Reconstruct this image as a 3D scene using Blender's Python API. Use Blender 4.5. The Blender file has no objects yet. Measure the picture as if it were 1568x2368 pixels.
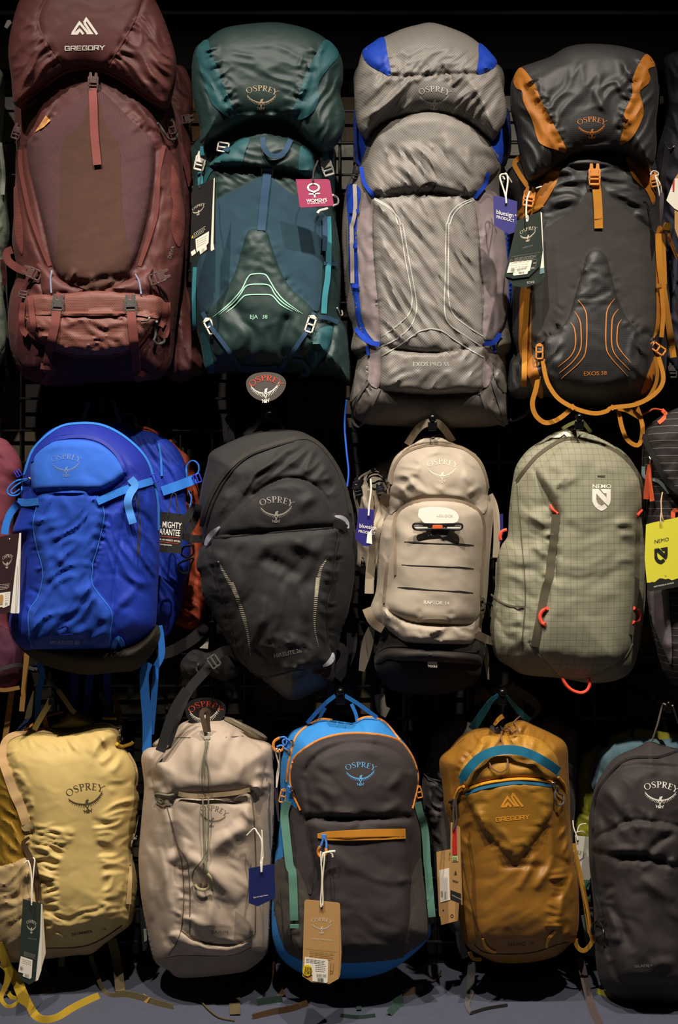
import bpy, bmesh, math, random
import numpy as np
from mathutils.geometry import delaunay_2d_cdt
from mathutils import Vector
C = bpy.context.scene
COL = C.collection
# ---------------------------------------------------------------- camera, world, lights, exposure
FOC = 2500.0            # focal length in pixels of the 1568 x 2368 frame
YC, ZC = -2.62, 1.085   # camera distance from the wall and height
cd = bpy.data.cameras.new('camera'); cam = bpy.data.objects.new('camera', cd); COL.objects.link(cam)
cam.location = (0, YC, ZC); cam.rotation_euler = (math.pi/2, 0, 0)
cd.sensor_fit = 'VERTICAL'; cd.sensor_height = 24.0; cd.lens = 24.0*FOC/2368.0
cd.clip_start = 0.05
C.camera = cam
wd = bpy.data.worlds.new('world'); C.world = wd; wd.use_nodes = True
wd.node_tree.nodes['Background'].inputs[0].default_value = (1.0, 0.86, 0.72, 1)
wd.node_tree.nodes['Background'].inputs[1].default_value = 0.014
C.view_settings.view_transform = 'Standard'; C.view_settings.look = 'None'
C.view_settings.exposure = -0.22; C.view_settings.gamma = 1.0; C.view_settings.use_curve_mapping = False
def spot(name, loc, tgt, energy, size, blend, radius, col):
    ld = bpy.data.lights.new(name, 'SPOT'); o = bpy.data.objects.new(name, ld); COL.objects.link(o)
    o.location = loc; d = Vector(tgt)-Vector(loc); o.rotation_euler = d.to_track_quat('-Z', 'Y').to_euler()
    ld.energy = energy; ld.spot_size = math.radians(size); ld.spot_blend = blend
    ld.shadow_soft_size = radius; ld.color = col
WARM = (1.0, 0.91, 0.80)
for sx, tx, e in ((-0.85, -0.45, 300), (-0.1, -0.05, 300), (0.75, 0.42, 300)):
    spot('track_spot', (sx, -1.72, 3.4), (tx, -0.30, 0.26), e*1.08, 64, 1.0, 0.03, WARM)
# ---------------------------------------------------------------- helpers
VW = {0:(0,0,1.0),1:(0,0,3.267),2:(0,440,3.2),3:(420,40,3.92),4:(420,480,3.92),5:(780,40,3.733),6:(780,520,3.564),
 7:(1150,80,3.751),8:(1150,540,3.751),9:(0,920,3.267),10:(0,1300,3.267),11:(400,920,3.564),12:(380,1300,3.409),
 13:(800,950,4.126),14:(800,1300,4.126),15:(1130,930,3.58),16:(1130,1300,3.58),17:(0,1600,3.92),18:(0,1968,3.92),
 19:(300,1600,3.92),20:(300,1968,3.92),21:(600,1580,3.733),22:(600,1968,3.733),23:(960,1580,3.647),24:(960,1968,3.647),
 25:(1300,1580,5.638),26:(1300,1968,5.851),27:(430,400,11.28),28:(1130,390,8.457),29:(1470,1080,7.894),30:(0,1220,11.28),
 31:(560,860,14.25),32:(690,2070,10.76),33:(1000,1880,8.77),34:(340,1120,10.764),35:(680,400,13.067),36:(1340,1100,15.68),
 37:(140,50,13.067),38:(1440,100,4.554),39:(1440,930,3.432)}
def P(*a):
    """pixel points; P(view, 'x,y x,y', view, '...')"""
    out = []
    for i in range(0, len(a), 2):
        ox, oy, s = VW[a[i]]
        for t in a[i+1].split():
            v = [float(q) for q in t.split(',')]
            out.append([ox+v[0]/s, oy+v[1]/s]+v[2:])
    n = max(len(r) for r in out)
    return np.array([r+[0.0]*(n-len(r)) for r in out])
def W(X, Y, y):
    k = (y-YC)/FOC
    return np.stack([(X-784.0)*k, np.broadcast_to(y, np.shape(k)), ZC-(Y-1184.0)*k], -1)
def cr(p, closed=False, step=5.0):
    """Catmull-Rom through p, resampled about every step px"""
    p = np.asarray(p, float); n = len(p)
    if n < 3 and not closed: q = p
    else:
        if closed: ext = np.vstack([p[-1:], p, p[:2]])
        else: ext = np.vstack([2*p[:1]-p[1:2], p, 2*p[-1:]-p[-2:-1]])
        q = []
        for i in range(1, len(ext)-2):
            a, b, c, d = ext[i-1:i+3]
            m = max(2, int(np.hypot(*(c-b)[:2])/2.0))
            t = np.linspace(0, 1, m, endpoint=False)[:, None]
            q.append(.5*((2*b)+(c-a)*t+(2*a-5*b+4*c-d)*t*t+(3*b-a-3*c+d)*t**3))
        if not closed: q.append(p[-1:])
        q = np.vstack(q)
    return rs(q, closed, step)
def rs(q, closed=False, step=5.0):
    q = np.asarray(q, float)
    if closed: q = np.vstack([q, q[:1]])
    L = np.r_[0, np.cumsum(np.hypot(*np.diff(q[:, :2], axis=0).T))]
    n = max(2, int(round(L[-1]/step))+1)
    t = np.linspace(0, L[-1], n)
    r = np.stack([np.interp(t, L, q[:, j]) for j in range(q.shape[1])], -1)
    return r[:-1] if closed else r
def lin(p, closed=True, step=5.0):
    """straight sided polygon with its corners kept"""
    p = np.asarray(p, float); out = []
    n = len(p)
    for i in range(n if closed else n-1):
        a, b = p[i], p[(i+1) % n]
        m = max(1, int(round(np.hypot(*(b-a)[:2])/step)))
        for k in range(m): out.append(a+(b-a)*k/m)
    if not closed: out.append(p[-1])
    return np.array(out)
def segdist(X, Y, poly, closed):
    a = poly[:, :2]; b = np.roll(a, -1, 0)
    if not closed: a, b = a[:-1], b[:-1]
    D = np.full(X.shape, 1e9)
    for (ax, ay), (bx, by) in zip(a, b):
        dx, dy = bx-ax, by-ay; L = dx*dx+dy*dy+1e-9
        t = np.clip(((X-ax)*dx+(Y-ay)*dy)/L, 0, 1)
        D = np.minimum(D, (X-ax-t*dx)**2+(Y-ay-t*dy)**2)
    return np.sqrt(D)
def inside(X, Y, poly):
    r = np.zeros(X.shape, bool); a = poly; b = np.roll(a, -1, 0)
    for (ax, ay), (bx, by) in zip(a[:, :2], b[:, :2]):
        if ay == by: continue
        c = (ay > Y) != (by > Y)
        r ^= c & (X < (bx-ax)*(Y-ay)/(by-ay)+ax)
    return r
def sst(t): t = np.clip(t, 0, 1); return t*t*(3-2*t)
def perlin(x, y, seed):
    rg = np.random.RandomState(seed); pm = rg.permutation(256); g = rg.uniform(0, 2*np.pi, 256)
    xi, yi = np.floor(x).astype(int), np.floor(y).astype(int); xf, yf = x-xi, y-yi
    def gr(i, j, dx, dy):
        h = g[pm[(pm[i & 255]+j) & 255]]; return np.cos(h)*dx+np.sin(h)*dy
    u, v = xf**3*(xf*(6*xf-15)+10), yf**3*(yf*(6*yf-15)+10)
    a = gr(xi, yi, xf, yf)*(1-u)+gr(xi+1, yi, xf-1, yf)*u
    b = gr(xi, yi+1, xf, yf-1)*(1-u)+gr(xi+1, yi+1, xf-1, yf-1)*u
    return (a*(1-v)+b*v)*1.5
# ---------------------------------------------------------------- objects
def srgb(h):
    h = h.lstrip('#'); c = [int(h[i:i+2], 16)/255 for i in (0, 2, 4)]
    return [x/12.92 if x <= .04045 else ((x+.055)/1.055)**2.4 for x in c]
class Thing:
    def __init__(s, name, label, cat, px, py, y, group=None):
        o = bpy.data.objects.new(name, None); COL.objects.link(o); s.root = o
        o.location = s.loc = W(np.float64(px), np.float64(py), np.float64(y)); o.empty_display_size = .03
        o['label'] = label; o['category'] = cat
        if group: o['group'] = group
    def mesh(s, name, V, F, mat, parent=None, smooth=True, label=None, sharp=40):
        me = bpy.data.meshes.new(name); V = np.asarray(V)-s.loc
        me.from_pydata(V.tolist(), [], F); me.materials.append(mat)
        me.polygons.foreach_set('use_smooth', [smooth]*len(me.polygons))
        if smooth and sharp: me.set_sharp_from_angle(angle=math.radians(sharp))
        o = bpy.data.objects.new(name, me); COL.objects.link(o)
        o.parent = parent or s.root
        if label: o['label'] = label
        return o
def fix(me):
    bm = bmesh.new(); bm.from_mesh(me); bmesh.ops.recalc_face_normals(bm, faces=bm.faces); bm.to_mesh(me); bm.free()
def tube(path, r, n=7, closed=False):
    """round tube along 3-D path"""
    p = np.asarray(path, float); m = len(p)
    t = (np.roll(p, -1, 0)-np.roll(p, 1, 0)) if closed else np.gradient(p, axis=0)
    t /= np.linalg.norm(t, axis=1)[:, None]+1e-12
    ref = np.array([0, 1.0, 0]); V = []
    r = np.broadcast_to(r, (m,))
    for i in range(m):
        a = np.cross(t[i], ref); l = np.linalg.norm(a)
        a = a/l if l > 1e-3 else np.array([1.0, 0, 0])
        b = np.cross(a, t[i])
        for k in range(n):
            q = 2*math.pi*k/n; V.append(p[i]+r[i]*(math.cos(q)*a+math.sin(q)*b))
    F = []
    for i in range(m if closed else m-1):
        j = (i+1) % m
        for k in range(n): F.append((i*n+k, i*n+(k+1) % n, j*n+(k+1) % n, j*n+k))
    if not closed: F += [tuple(range(n))[::-1], tuple((m-1)*n+k for k in range(n))]
    return V, F
def join(parts):
    V, F = [], []
    for v, f in parts:
        o = len(V); V += list(v); F += [tuple(i+o for i in q) for q in f]
    return V, F
def ball(c, r, n=10, sq=(1, 1, 1)):
    V, F = [], []
    for i in range(n+1):
        th = math.pi*i/n
        for k in range(2*n):
            ph = math.pi*k/n
            V.append((c[0]+r*sq[0]*math.sin(th)*math.cos(ph), c[1]+r*sq[1]*math.sin(th)*math.sin(ph), c[2]+r*sq[2]*math.cos(th)))
    for i in range(n):
        for k in range(2*n): F.append((i*2*n+k, i*2*n+(k+1) % (2*n), (i+1)*2*n+(k+1) % (2*n), (i+1)*2*n+k))
    return V, F
class Surf:
    """something with a front surface y(px,py) that parts are laid on"""
    PRINT = .0007
    def pt(s, X, Y, off=0.0): return W(X, Y, s.y(X, Y)-off)
    def patch(s, name, poly, mat, off=.0022, skirt=.004, step=6.0, smooth=True, label=None, parent=None, corners=False, bulge=0, edge=14):
        """sewn panel: a piece of the surface, raised, with turned edges"""
        b = lin(poly, True, step) if corners else cr(poly, True, step)
        n = len(b); x0, y0 = b.min(0)[:2]; x1, y1 = b.max(0)[:2]
        gx, gy = np.meshgrid(np.arange(x0, x1, step), np.arange(y0, y1, step*.87))
        gx = gx+(np.arange(len(gx)) % 2)[:, None]*step*.5
        gx, gy = gx.ravel(), gy.ravel()
        k = inside(gx, gy, b); gx, gy = gx[k], gy[k]
        if len(gx):
            dd = segdist(gx, gy, b, True); k = dd > step*.45; gx, gy = gx[k], gy[k]
        pts = np.vstack([b[:, :2], np.stack([gx, gy], -1)])
        r = delaunay_2d_cdt([Vector(q) for q in pts.tolist()], [], [list(range(n))], 1, 1e-5)
        v = np.array([tuple(q) for q in r[0]]); F = [tuple(f) for f in r[2]]
        ed = {}
        for f in F:
            for i in range(len(f)):
                a, c = f[i], f[(i+1) % len(f)]
                if (c, a) in ed: del ed[(c, a)]
                else: ed[(a, c)] = 1
        o = np.full(len(v), off)
        if bulge: o = o+bulge*np.sqrt(sst(segdist(v[:, 0], v[:, 1], b, True)/edge))
        V = s.pt(v[:, 0], v[:, 1], o); m = {}; V = V.tolist()
        for a, c in list(ed):
            for i in (a, c):
                if i not in m:
                    m[i] = len(V); V.append(s.pt(v[i, 0], v[i, 1], off-skirt).tolist())
            F.append((c, a, m[a], m[c]))
        F = [f[::-1] for f in F]
        return s.th.mesh(name, V, F, mat, parent, label=label, sharp=50)
    def ribs(s, line, w, lift=.0025, t=.0016, step=6.0, smooth=True):
        """flat webbing along a line laid over the surface: geometry only"""
        L = np.asarray(line, float)
        if L.shape[1] == 2: L = np.c_[L, np.zeros(len(L))]
        if not np.isscalar(w): L = np.c_[L, np.asarray(w, float)]
        q = cr(L, False, step) if smooth else lin(L, False, step)
        d = np.gradient(q[:, :2], axis=0); d /= np.hypot(*d.T)[:, None]+1e-9
        nn = np.stack([-d[:, 1], d[:, 0]], -1)*((w if np.isscalar(w) else q[:, 3:4])*.5)
        A, B = q[:, :2]+nn, q[:, :2]-nn
        ya, yb, yc = s.y(A[:, 0], A[:, 1]), s.y(B[:, 0], B[:, 1]), s.y(q[:, 0], q[:, 1])
        ym = np.minimum(np.minimum(ya, yb), yc); l = lift+q[:, 2]
        ya = np.maximum(ya, ym+.0)*.35+ym*.65-l; yb = yb*.35+ym*.65-l
        if len(q) > 6:
            k = np.array([.25, .5, .25])
            for _ in range(2): ya = np.r_[ya[0], np.convolve(ya, k, 'valid'), ya[-1]]; yb = np.r_[yb[0], np.convolve(yb, k, 'valid'), yb[-1]]
        m = len(q)
        a, b = W(A[:, 0], A[:, 1], ya), W(B[:, 0], B[:, 1], yb); dy = np.array([0, t, 0])
        V = np.vstack([a, b, b+dy, a+dy]); F = []
        for i in range(m-1):
            for k in range(4):
                k2 = (k+1) % 4; F.append((k*m+i, k2*m+i, k2*m+i+1, k*m+i+1))
        F += [(0, 3*m, 2*m, m), (m-1, 2*m-1, 3*m-1, 4*m-1)]
        return V.tolist(), F
    def strap(s, name, line, w, mat, lift=.0025, t=.0016, label=None, parent=None, smooth=True, step=6.0):
        V, F = s.ribs(line, w, lift, t, step, smooth); o = s.th.mesh(name, V, F, mat, parent, label=label); fix(o.data); return o
    def cord(s, name, line, r, mat, lift=.002, label=None, parent=None, closed=False):
        L = np.asarray(line, float)
        if L.shape[1] == 2: L = np.c_[L, np.zeros(len(L))]
        q = cr(L, closed, 4.0)
        V, F = tube(W(q[:, 0], q[:, 1], s.y(q[:, 0], q[:, 1])-lift-q[:, 2]), r*.00092, 7, closed)
        return s.th.mesh(name, V, F, mat, parent, label=label)
    def flat(s, name, tris, mat, off=None, parent=None, label=None):
        """print: list of (Nx2 px verts, faces)"""
        off = s.PRINT if off is None else off
        V, F = join([(s.pt(v[:, 0], v[:, 1], off), f) for v, f in tris])
        return s.th.mesh(name, V, F, mat, parent, smooth=False, label=label)
    def text(s, txt, x, y, h, mat, ang=0, xs=1.0, bold=0, U=None, Vv=None, parent=None, name='lettering', off=None, align='LEFT'):
        v, f = glyphs(txt, bold, align)
        a = math.radians(ang)
        U = np.array(U if U is not None else (math.cos(a)*xs, math.sin(a)*xs)); Vv = np.array(Vv if Vv is not None else (-math.sin(a), math.cos(a)))
        p = np.array([x, y])+v[:, :1]*h*U+v[:, 1:]*-h*Vv
        return s.flat(name, [(p, f)], mat, off, parent)
    def art(s, geo, x, y, w, mat, ang=0, U=None, Vv=None, parent=None, name='logo', off=None):
        a = math.radians(ang)
        U = np.array(U if U is not None else (math.cos(a), math.sin(a))); Vv = np.array(Vv if Vv is not None else (-math.sin(a), math.cos(a)))
        return s.flat(name, [(np.array([x, y])+v[:, :1]*w*U+v[:, 1:]*w*Vv, f) for v, f in geo], mat, off, parent)
    def plates(s, name, polys, x, y, sc, mat, ang=0, lift=.003, t=.004, parent=None, label=None, yy=None, xs=1.0):
        """moulded hardware: flat pieces of one moulding, extruded and bevelled"""
        a = math.radians(ang); y0 = (s.y(np.float64(x), np.float64(y)) if yy is None else yy)-lift
        V, F = [], []
        for pl in polys:
            pl = np.asarray(pl, float); n = len(pl); o = len(V)
            q = np.stack([x+sc*(pl[:, 0]*xs*math.cos(a)-pl[:, 1]*math.sin(a)), y+sc*(pl[:, 0]*xs*math.sin(a)+pl[:, 1]*math.cos(a))], -1)
            fr = W(q[:, 0], q[:, 1], np.full(n, y0-t)); V += fr.tolist()+(fr+[0, t, 0]).tolist()
            F += [tuple(o+i for i in range(n)), tuple(o+n+i for i in range(n))[::-1]]
            F += [(o+i, o+n+i, o+n+(i+1) % n, o+(i+1) % n) for i in range(n)]
        ob = s.th.mesh(name, V, F, mat, parent, label=label, sharp=30); fix(ob.data)
        md = ob.modifiers.new('edge', 'BEVEL'); md.width = .0007; md.segments = 2; md.limit_method = 'ANGLE'
        return ob
WK = .6
class Pillow(Surf):
    """a stuffed volume: outline at depth yr, bulging D towards the room and Db towards the wall"""
    def __init__(s, th, outline, yr, D, R, p=2.0, Db=.045, lean=0.0, smooth=True, crown=.25):
        s.th = th; s.out = cr(outline, True, 5.0) if smooth else lin(outline, True, 5.0)
        s.yr, s.D, s.Db = yr, D, Db
        (s.x0, s.y0), (x1, y1) = s.out.min(0)-9, s.out.max(0)+9
        s.nx, s.ny = int((x1-s.x0)/3)+2, int((y1-s.y0)/3)+2
        s.X, s.Y = np.meshgrid(s.x0+3*np.arange(s.nx), s.y0+3*np.arange(s.ny))
        o = rs(s.out, True, 12.0)
        d = segdist(s.X, s.Y, o, True); d[~inside(s.X, s.Y, s.out)] = 0; s.d = d
        t = np.clip(d/R, 0, 1)
        cy = (s.Y-s.y0)/(s.ny*3)
        s.m = (1-(1-t)**p)**(1/p)
        big = np.clip(d/max(d.max(), 1), 0, 1)
        s.H = s.m*(D*(1-crown)+D*crown*np.sin(big*np.pi/2)+lean*(cy-.5))
    PRINT = .0008
    def _win(s, p, pad):
        a, b = p[:, :2].min(0)-pad, p[:, :2].max(0)+pad
        i0, i1 = max(0, int((a[0]-s.x0)/3)), min(s.nx, int((b[0]-s.x0)/3)+2)
        j0, j1 = max(0, int((a[1]-s.y0)/3)), min(s.ny, int((b[1]-s.y0)/3)+2)
        return slice(j0, j1), slice(i0, i1)
    def bump(s, poly, h, edge=20, corners=False, round_=True):
        b = lin(poly, True, 12) if corners else cr(poly, True, 12.0)
        w = s._win(b, 3); X, Y = s.X[w], s.Y[w]
        d = segdist(X, Y, b, True); d[~inside(X, Y, b)] = 0
        t = np.clip(d/edge, 0, 1); s.H[w] += h*(np.sqrt(1-(1-t)**2) if round_ else sst(t)); return s
    def groove(s, line, h, w, closed=False):
        L = cr(line, closed, 10.0); k = s._win(L, 3*w); X, Y = s.X[k], s.Y[k]
        d = segdist(X, Y, L, closed); s.H[k] += h*np.exp(-(d/w)**2)*np.clip(s.d[k]/12, 0, 1); return s
    def folds(s, rows, k=.75):
        """tapering creases: (x1,y1,x2,y2,height m,width px)"""
        for x1, y1, x2, y2, h, w in rows:
            L = math.hypot(x2-x1, y2-y1)+1e-6; ux, uy = (x2-x1)/L, (y2-y1)/L
            kk = s._win(np.array([[x1, y1], [x2, y2]]), 3*w); X, Y = s.X[kk]-x1, s.Y[kk]-y1
            a = (X*ux+Y*uy)/L; c = -X*uy+Y*ux
            env = np.clip(np.sin(np.pi*np.clip(a, 0, 1)), 0, 1)**.7
            c = c+.25*w*np.sin(a*5)
            s.H[kk] += k*h*env*np.exp(-(c/w)**2)*np.clip(s.d[kk]/10, 0, 1)
        return s
    def calm(s, x, y, rx, ry):
        """cloth held flat where print stiffens it"""
        a = np.linspace(0, 2*np.pi, 20, endpoint=False); q = np.stack([x+rx*1.5*np.cos(a), y+ry*1.5*np.sin(a)], -1); w = s._win(q, 6)
        H = s.H[w].copy()
        for _ in range(60):
            E = np.pad(H, 1, mode='edge'); H = .2*(H+E[2:, 1:-1]+E[:-2, 1:-1]+E[1:-1, 2:]+E[1:-1, :-2])
        m = sst((1.5-np.sqrt(((s.X[w]-x)/rx)**2+((s.Y[w]-y)/ry)**2))/.4)
        s.H[w] = s.H[w]*(1-m)+H*m; return s
    def pucker(s, line, n, ln, h, w, seed=0, jit=25, smooth=True, side=0):
        """gathers running off a seam"""
        rg = random.Random(seed); q = cr(line, False, 4.0) if smooth else lin(line, False, 4.0); rows = []
        for _ in range(n):
            i = rg.randrange(1, len(q)-1); d = q[i+1][:2]-q[i-1][:2]; a = math.atan2(d[1], d[0])+math.pi/2+math.radians(rg.uniform(-jit, jit))
            l1 = ln*rg.uniform(.3, 1)*(side >= 0 or .15); l2 = ln*rg.uniform(.3, 1)*(side <= 0 or .15)
            rows.append((q[i][0]-l2*math.cos(a), q[i][1]-l2*math.sin(a), q[i][0]+l1*math.cos(a), q[i][1]+l1*math.sin(a), h*rg.choice([-1, 1, 1])*rg.uniform(.4, 1), w*rg.uniform(.6, 1.2)))
        return s.folds(rows, 1.0)
    def wr(s, amp, along, across, ang, seed, poly=None, edge=25, sharp=False, warp=.6):
        if poly is None: w = (slice(0, s.ny), slice(0, s.nx)); m = np.clip(s.d/edge, 0, 1)
        else:
            b = cr(poly, True, 14.0); w = s._win(b, 3); X, Y = s.X[w], s.Y[w]
            d = segdist(X, Y, b, True); d[~inside(X, Y, b)] = 0; m = sst(d/edge)*np.clip(s.d[w]/10, 0, 1)
        X, Y = s.X[w], s.Y[w]; a = math.radians(ang)
        u = (X*math.cos(a)+Y*math.sin(a)); v = (-X*math.sin(a)+Y*math.cos(a))
        v = v+across*warp*perlin(u/along*1.3+5, v/along*1.3, seed+7)
        n = perlin(u/along, v/across, seed)
        if sharp: n = 1.5*(1-np.clip(np.abs(n)*1.7, 0, 1))**1.4-.45
        n = n+.4*perlin(u/along*2.1, v/across*2.1, seed+3)
        s.H[w] += WK*amp*n*m; return s
    def y(s, X, Y):
        fx = np.clip((np.asarray(X, float)-s.x0)/3, 0, s.nx-1.001); fy = np.clip((np.asarray(Y, float)-s.y0)/3, 0, s.ny-1.001)
        i, j = fx.astype(int), fy.astype(int); u, v = fx-i, fy-j; H = s.H
        return s.yr-(H[j, i]*(1-u)*(1-v)+H[j, i+1]*u*(1-v)+H[j+1, i]*(1-u)*v+H[j+1, i+1]*u*v)
    def build(s, name, mat, label=None, parent=None, step=4.0, regions=()):
        b = s.out; n = len(b)
        gx, gy = np.meshgrid(np.arange(s.x0, s.x0+s.nx*3, step), np.arange(s.y0, s.y0+s.ny*3, step*.87))
        gx = gx+(np.arange(len(gx)) % 2)[:, None]*step*.5; gx, gy = gx.ravel(), gy.ravel()
        k = inside(gx, gy, b); gx, gy = gx[k], gy[k]
        dd = segdist(gx, gy, rs(b, True, 8), True); k = dd > 2.2; gx, gy = gx[k], gy[k]
        pts = np.vstack([b[:, :2], np.stack([gx, gy], -1)])
        r = delaunay_2d_cdt([Vector(q) for q in pts.tolist()], [], [list(range(n))], 1, 1e-5)
        v = np.array([tuple(q) for q in r[0]]); F = [tuple(f)[::-1] for f in r[2]]
        y = s.y(v[:, 0], v[:, 1]); om = {}
        for i, l in enumerate(r[3]):
            for q in l:
                if q < n: om[q] = i
        ring = [om[i] for i in range(n)]
        y[ring] = s.yr
        V = W(v[:, 0], v[:, 1], y).tolist()
        area = np.sum(b[:, 0]*np.roll(b[:, 1], -1)-np.roll(b[:, 0], -1)*b[:, 1])
        c = b.mean(0); prev = ring; bw = W(b[:, 0], b[:, 1], np.full(n, s.yr)); cw = W(c[0], c[1], np.float64(s.yr))
        for f, sc in ((.35, .965), (.7, .89), (1.0, .74)):
            cur = list(range(len(V), len(V)+n)); q = cw+(bw-cw)*sc; q[:, 1] = s.yr+s.Db*f; V += q.tolist()
            for i in range(n):
                j = (i+1) % n
                F.append((prev[i], prev[j], cur[j], cur[i]) if area > 0 else (prev[j], prev[i], cur[i], cur[j]))
            prev = cur
        V.append([cw[0], s.yr+s.Db*1.05, cw[2]]); ce = len(V)-1
        for i in range(n):
            j = (i+1) % n
            F.append((prev[i], prev[j], ce) if area > 0 else (prev[j], prev[i], ce))
        s.ob = s.th.mesh(name, V, F, mat, parent, label=label, sharp=0)
        if regions:
            nf = len(r[2]); fc = np.array([v[list(f)].mean(0) for f in r[2]]); idx = np.zeros(len(F), int); bi = np.r_[np.tile(np.arange(n), 4)]
            cen = np.vstack([fc, (b[:, :2]*.985+c[:2]*.015)[bi]])
            for k, (pl, m2) in enumerate(regions):
                s.ob.data.materials.append(m2); q = lin(pl, True, 10); idx[inside(cen[:, 0], cen[:, 1], q)] = k+1
            s.ob.data.polygons.foreach_set('material_index', idx)
        return s
class Card(Surf):
    """a stiff card hanging in a tilted plane; gx, gy are depth slopes in m per px"""
    def __init__(s, th, cx, cy, y, gx=0, gy=0): s.th, s.c, s.g = th, (cx, cy, y), (gx, gy)
    def y(s, X, Y): return s.c[2]+(np.asarray(X, float)-s.c[0])*s.g[0]+(np.asarray(Y, float)-s.c[1])*s.g[1]
    def sheet(s, name, poly, mat, off=0.0, t=.0007, parent=None, smooth=False, label=None):
        b = np.asarray(poly, float)[:, :2] if not smooth else cr(poly, True, 3.0)
        n = len(b); f = s.pt(b[:, 0], b[:, 1], off); k = f+np.array([0, t, 0])
        F = [tuple(range(n)), tuple(range(n, 2*n))[::-1]]+[(i, n+i, n+(i+1) % n, (i+1) % n) for i in range(n)]
        o = s.th.mesh(name, np.vstack([f, k]), F, mat, parent, smooth=False, label=label); fix(o.data); return o
class Free(Surf):
    """laid at absolute depth: third value of each point is the depth y"""
    def __init__(s, th): s.th = th
    def y(s, X, Y): return np.zeros(np.shape(X))
    def lay(s, L):
        """nothing goes below the floor"""
        L = np.array(L, float); lim = (ZC-.004)*FOC/np.maximum(L[:, 1]-1184, 1)+YC; L[:, 2] = np.minimum(L[:, 2], lim); return L
    def cordw(s, name, line, r, mat, parent=None, label=None, closed=False):
        q = s.lay(cr(s.lay(line), closed, 4.0)); V, F = tube(W(q[:, 0], q[:, 1], q[:, 2]), r*.00092, 7, closed)
        return s.th.mesh(name, V, F, mat, parent, label=label)
    def web(s, name, line, w, mat, parent=None, label=None, t=.0018, smooth=True):
        L = s.lay(line); L[:, 2] *= -1
        return s.strap(name, L, w, mat, 0.0, t, label, parent, smooth)
# ---------------------------------------------------------------- materials
def nt(name):
    m = bpy.data.materials.new(name); m.use_nodes = True; t = m.node_tree
    return m, t, t.nodes['Principled BSDF'], lambda k: t.nodes.new('ShaderNode'+k), t.links.new
def plain(name, col, rough=.5, metal=0.0, spec=.5, sheen=0.0):
    m, t, b, N, L = nt(name); b.inputs['Base Color'].default_value = (*srgb(col), 1)
    b.inputs['Roughness'].default_value = rough; b.inputs['Metallic'].default_value = metal
    b.inputs['Specular IOR Level'].default_value = spec; b.inputs['Sheen Weight'].default_value = sheen
    return m
def fab(name, col, rough=.62, sheen=.15, kind=None, per=300.0, ang=0.0, col2=None, amt=.35, duty=.2, bump=.15, spec=.35, crump=.17, aniso=0.0):
    """woven cloth. kind: grid / lines / brick / dots; per = repeats per metre"""
    m, t, b, N, L = nt(name)
    tc = N('TexCoord'); sx = N('SeparateXYZ'); L(tc.outputs['Object'], sx.inputs[0])
    cx = N('CombineXYZ'); L(sx.outputs['X'], cx.inputs['X']); L(sx.outputs['Z'], cx.inputs['Y'])
    mp = N('Mapping'); L(cx.outputs[0], mp.inputs[0]); mp.inputs['Rotation'].default_value = (0, 0, math.radians(ang)); mp.inputs['Scale'].default_value = (per, per, per)
    nz = N('TexNoise'); nz.inputs['Scale'].default_value = 34; nz.inputs['Detail'].default_value = 5; L(tc.outputs['Object'], nz.inputs['Vector'])
    base = srgb(col); c2 = srgb(col2) if col2 else [q*.55 for q in base]
    hue = N('MixRGB'); hue.blend_type = 'MIX'; hue.inputs[1].default_value = (*[q*.9 for q in base], 1); hue.inputs[2].default_value = (*[min(1, q*1.1) for q in base], 1)
    L(nz.outputs['Fac'], hue.inputs[0]); out = hue.outputs[0]; hgt = None
    def M(op, a, c=None, v=None):
        n = N('Math'); n.operation = op
        L(a, n.inputs[0]) if not isinstance(a, (int, float)) else setattr(n.inputs[0], 'default_value', a)
        if c is not None: (L(c, n.inputs[1]) if not isinstance(c, (int, float)) else setattr(n.inputs[1], 'default_value', c))
        return n.outputs[0]
    if kind:
        sp = N('SeparateXYZ'); L(mp.outputs[0], sp.inputs[0])
        fx, fy = M('FRACT', sp.outputs['X']), M('FRACT', sp.outputs['Y'])
        if kind == 'grid': f = M('MAXIMUM', M('LESS_THAN', fx, duty), M('LESS_THAN', fy, duty))
        elif kind == 'lines': f = M('LESS_THAN', fy, duty)
        elif kind == 'dots': f = M('MULTIPLY', M('LESS_THAN', fx, duty), M('LESS_THAN', fy, duty))
        elif kind == 'brick':
            br = N('TexBrick'); L(mp.outputs[0], br.inputs['Vector']); br.inputs['Scale'].default_value = 1.0
            br.inputs['Mortar Size'].default_value = duty*.5; br.inputs['Brick Width'].default_value = 1.0; br.inputs['Row Height'].default_value = .62
            br.inputs['Mortar Smooth'].default_value = .4
            f = br.outputs['Fac']
        mx = N('MixRGB'); L(M('MULTIPLY', f, amt), mx.inputs[0]); L(out, mx.inputs[1]); mx.inputs[2].default_value = (*c2, 1); out = mx.outputs[0]; hgt = f
    L(out, b.inputs['Base Color'])
    b.inputs['Roughness'].default_value = min(.85, rough+.1); b.inputs['Specular IOR Level'].default_value = spec*.75
    b.inputs['Sheen Weight'].default_value = sheen; b.inputs['Sheen Roughness'].default_value = .45
    b.inputs['Sheen Tint'].default_value = (*[min(1, q*1.2+.1) for q in base], 1)
    bp = N('Bump'); bp.inputs['Strength'].default_value = crump; bp.inputs['Distance'].default_value = .004
    L(nz.outputs['Fac'], bp.inputs['Height']); nrm = bp.outputs[0]
    if hgt is not None and bump:
        b2 = N('Bump'); b2.inputs['Strength'].default_value = bump; b2.inputs['Distance'].default_value = .0006
        L(hgt, b2.inputs['Height']); L(nrm, b2.inputs['Normal']); nrm = b2.outputs[0]
    L(nrm, b.inputs['Normal'])
    return m
def web(name, col, rough=.7):
    return fab(name, col, rough=rough, sheen=.2, kind='lines', per=700, duty=.4, amt=.25, bump=.3, crump=.05, ang=0)
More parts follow.
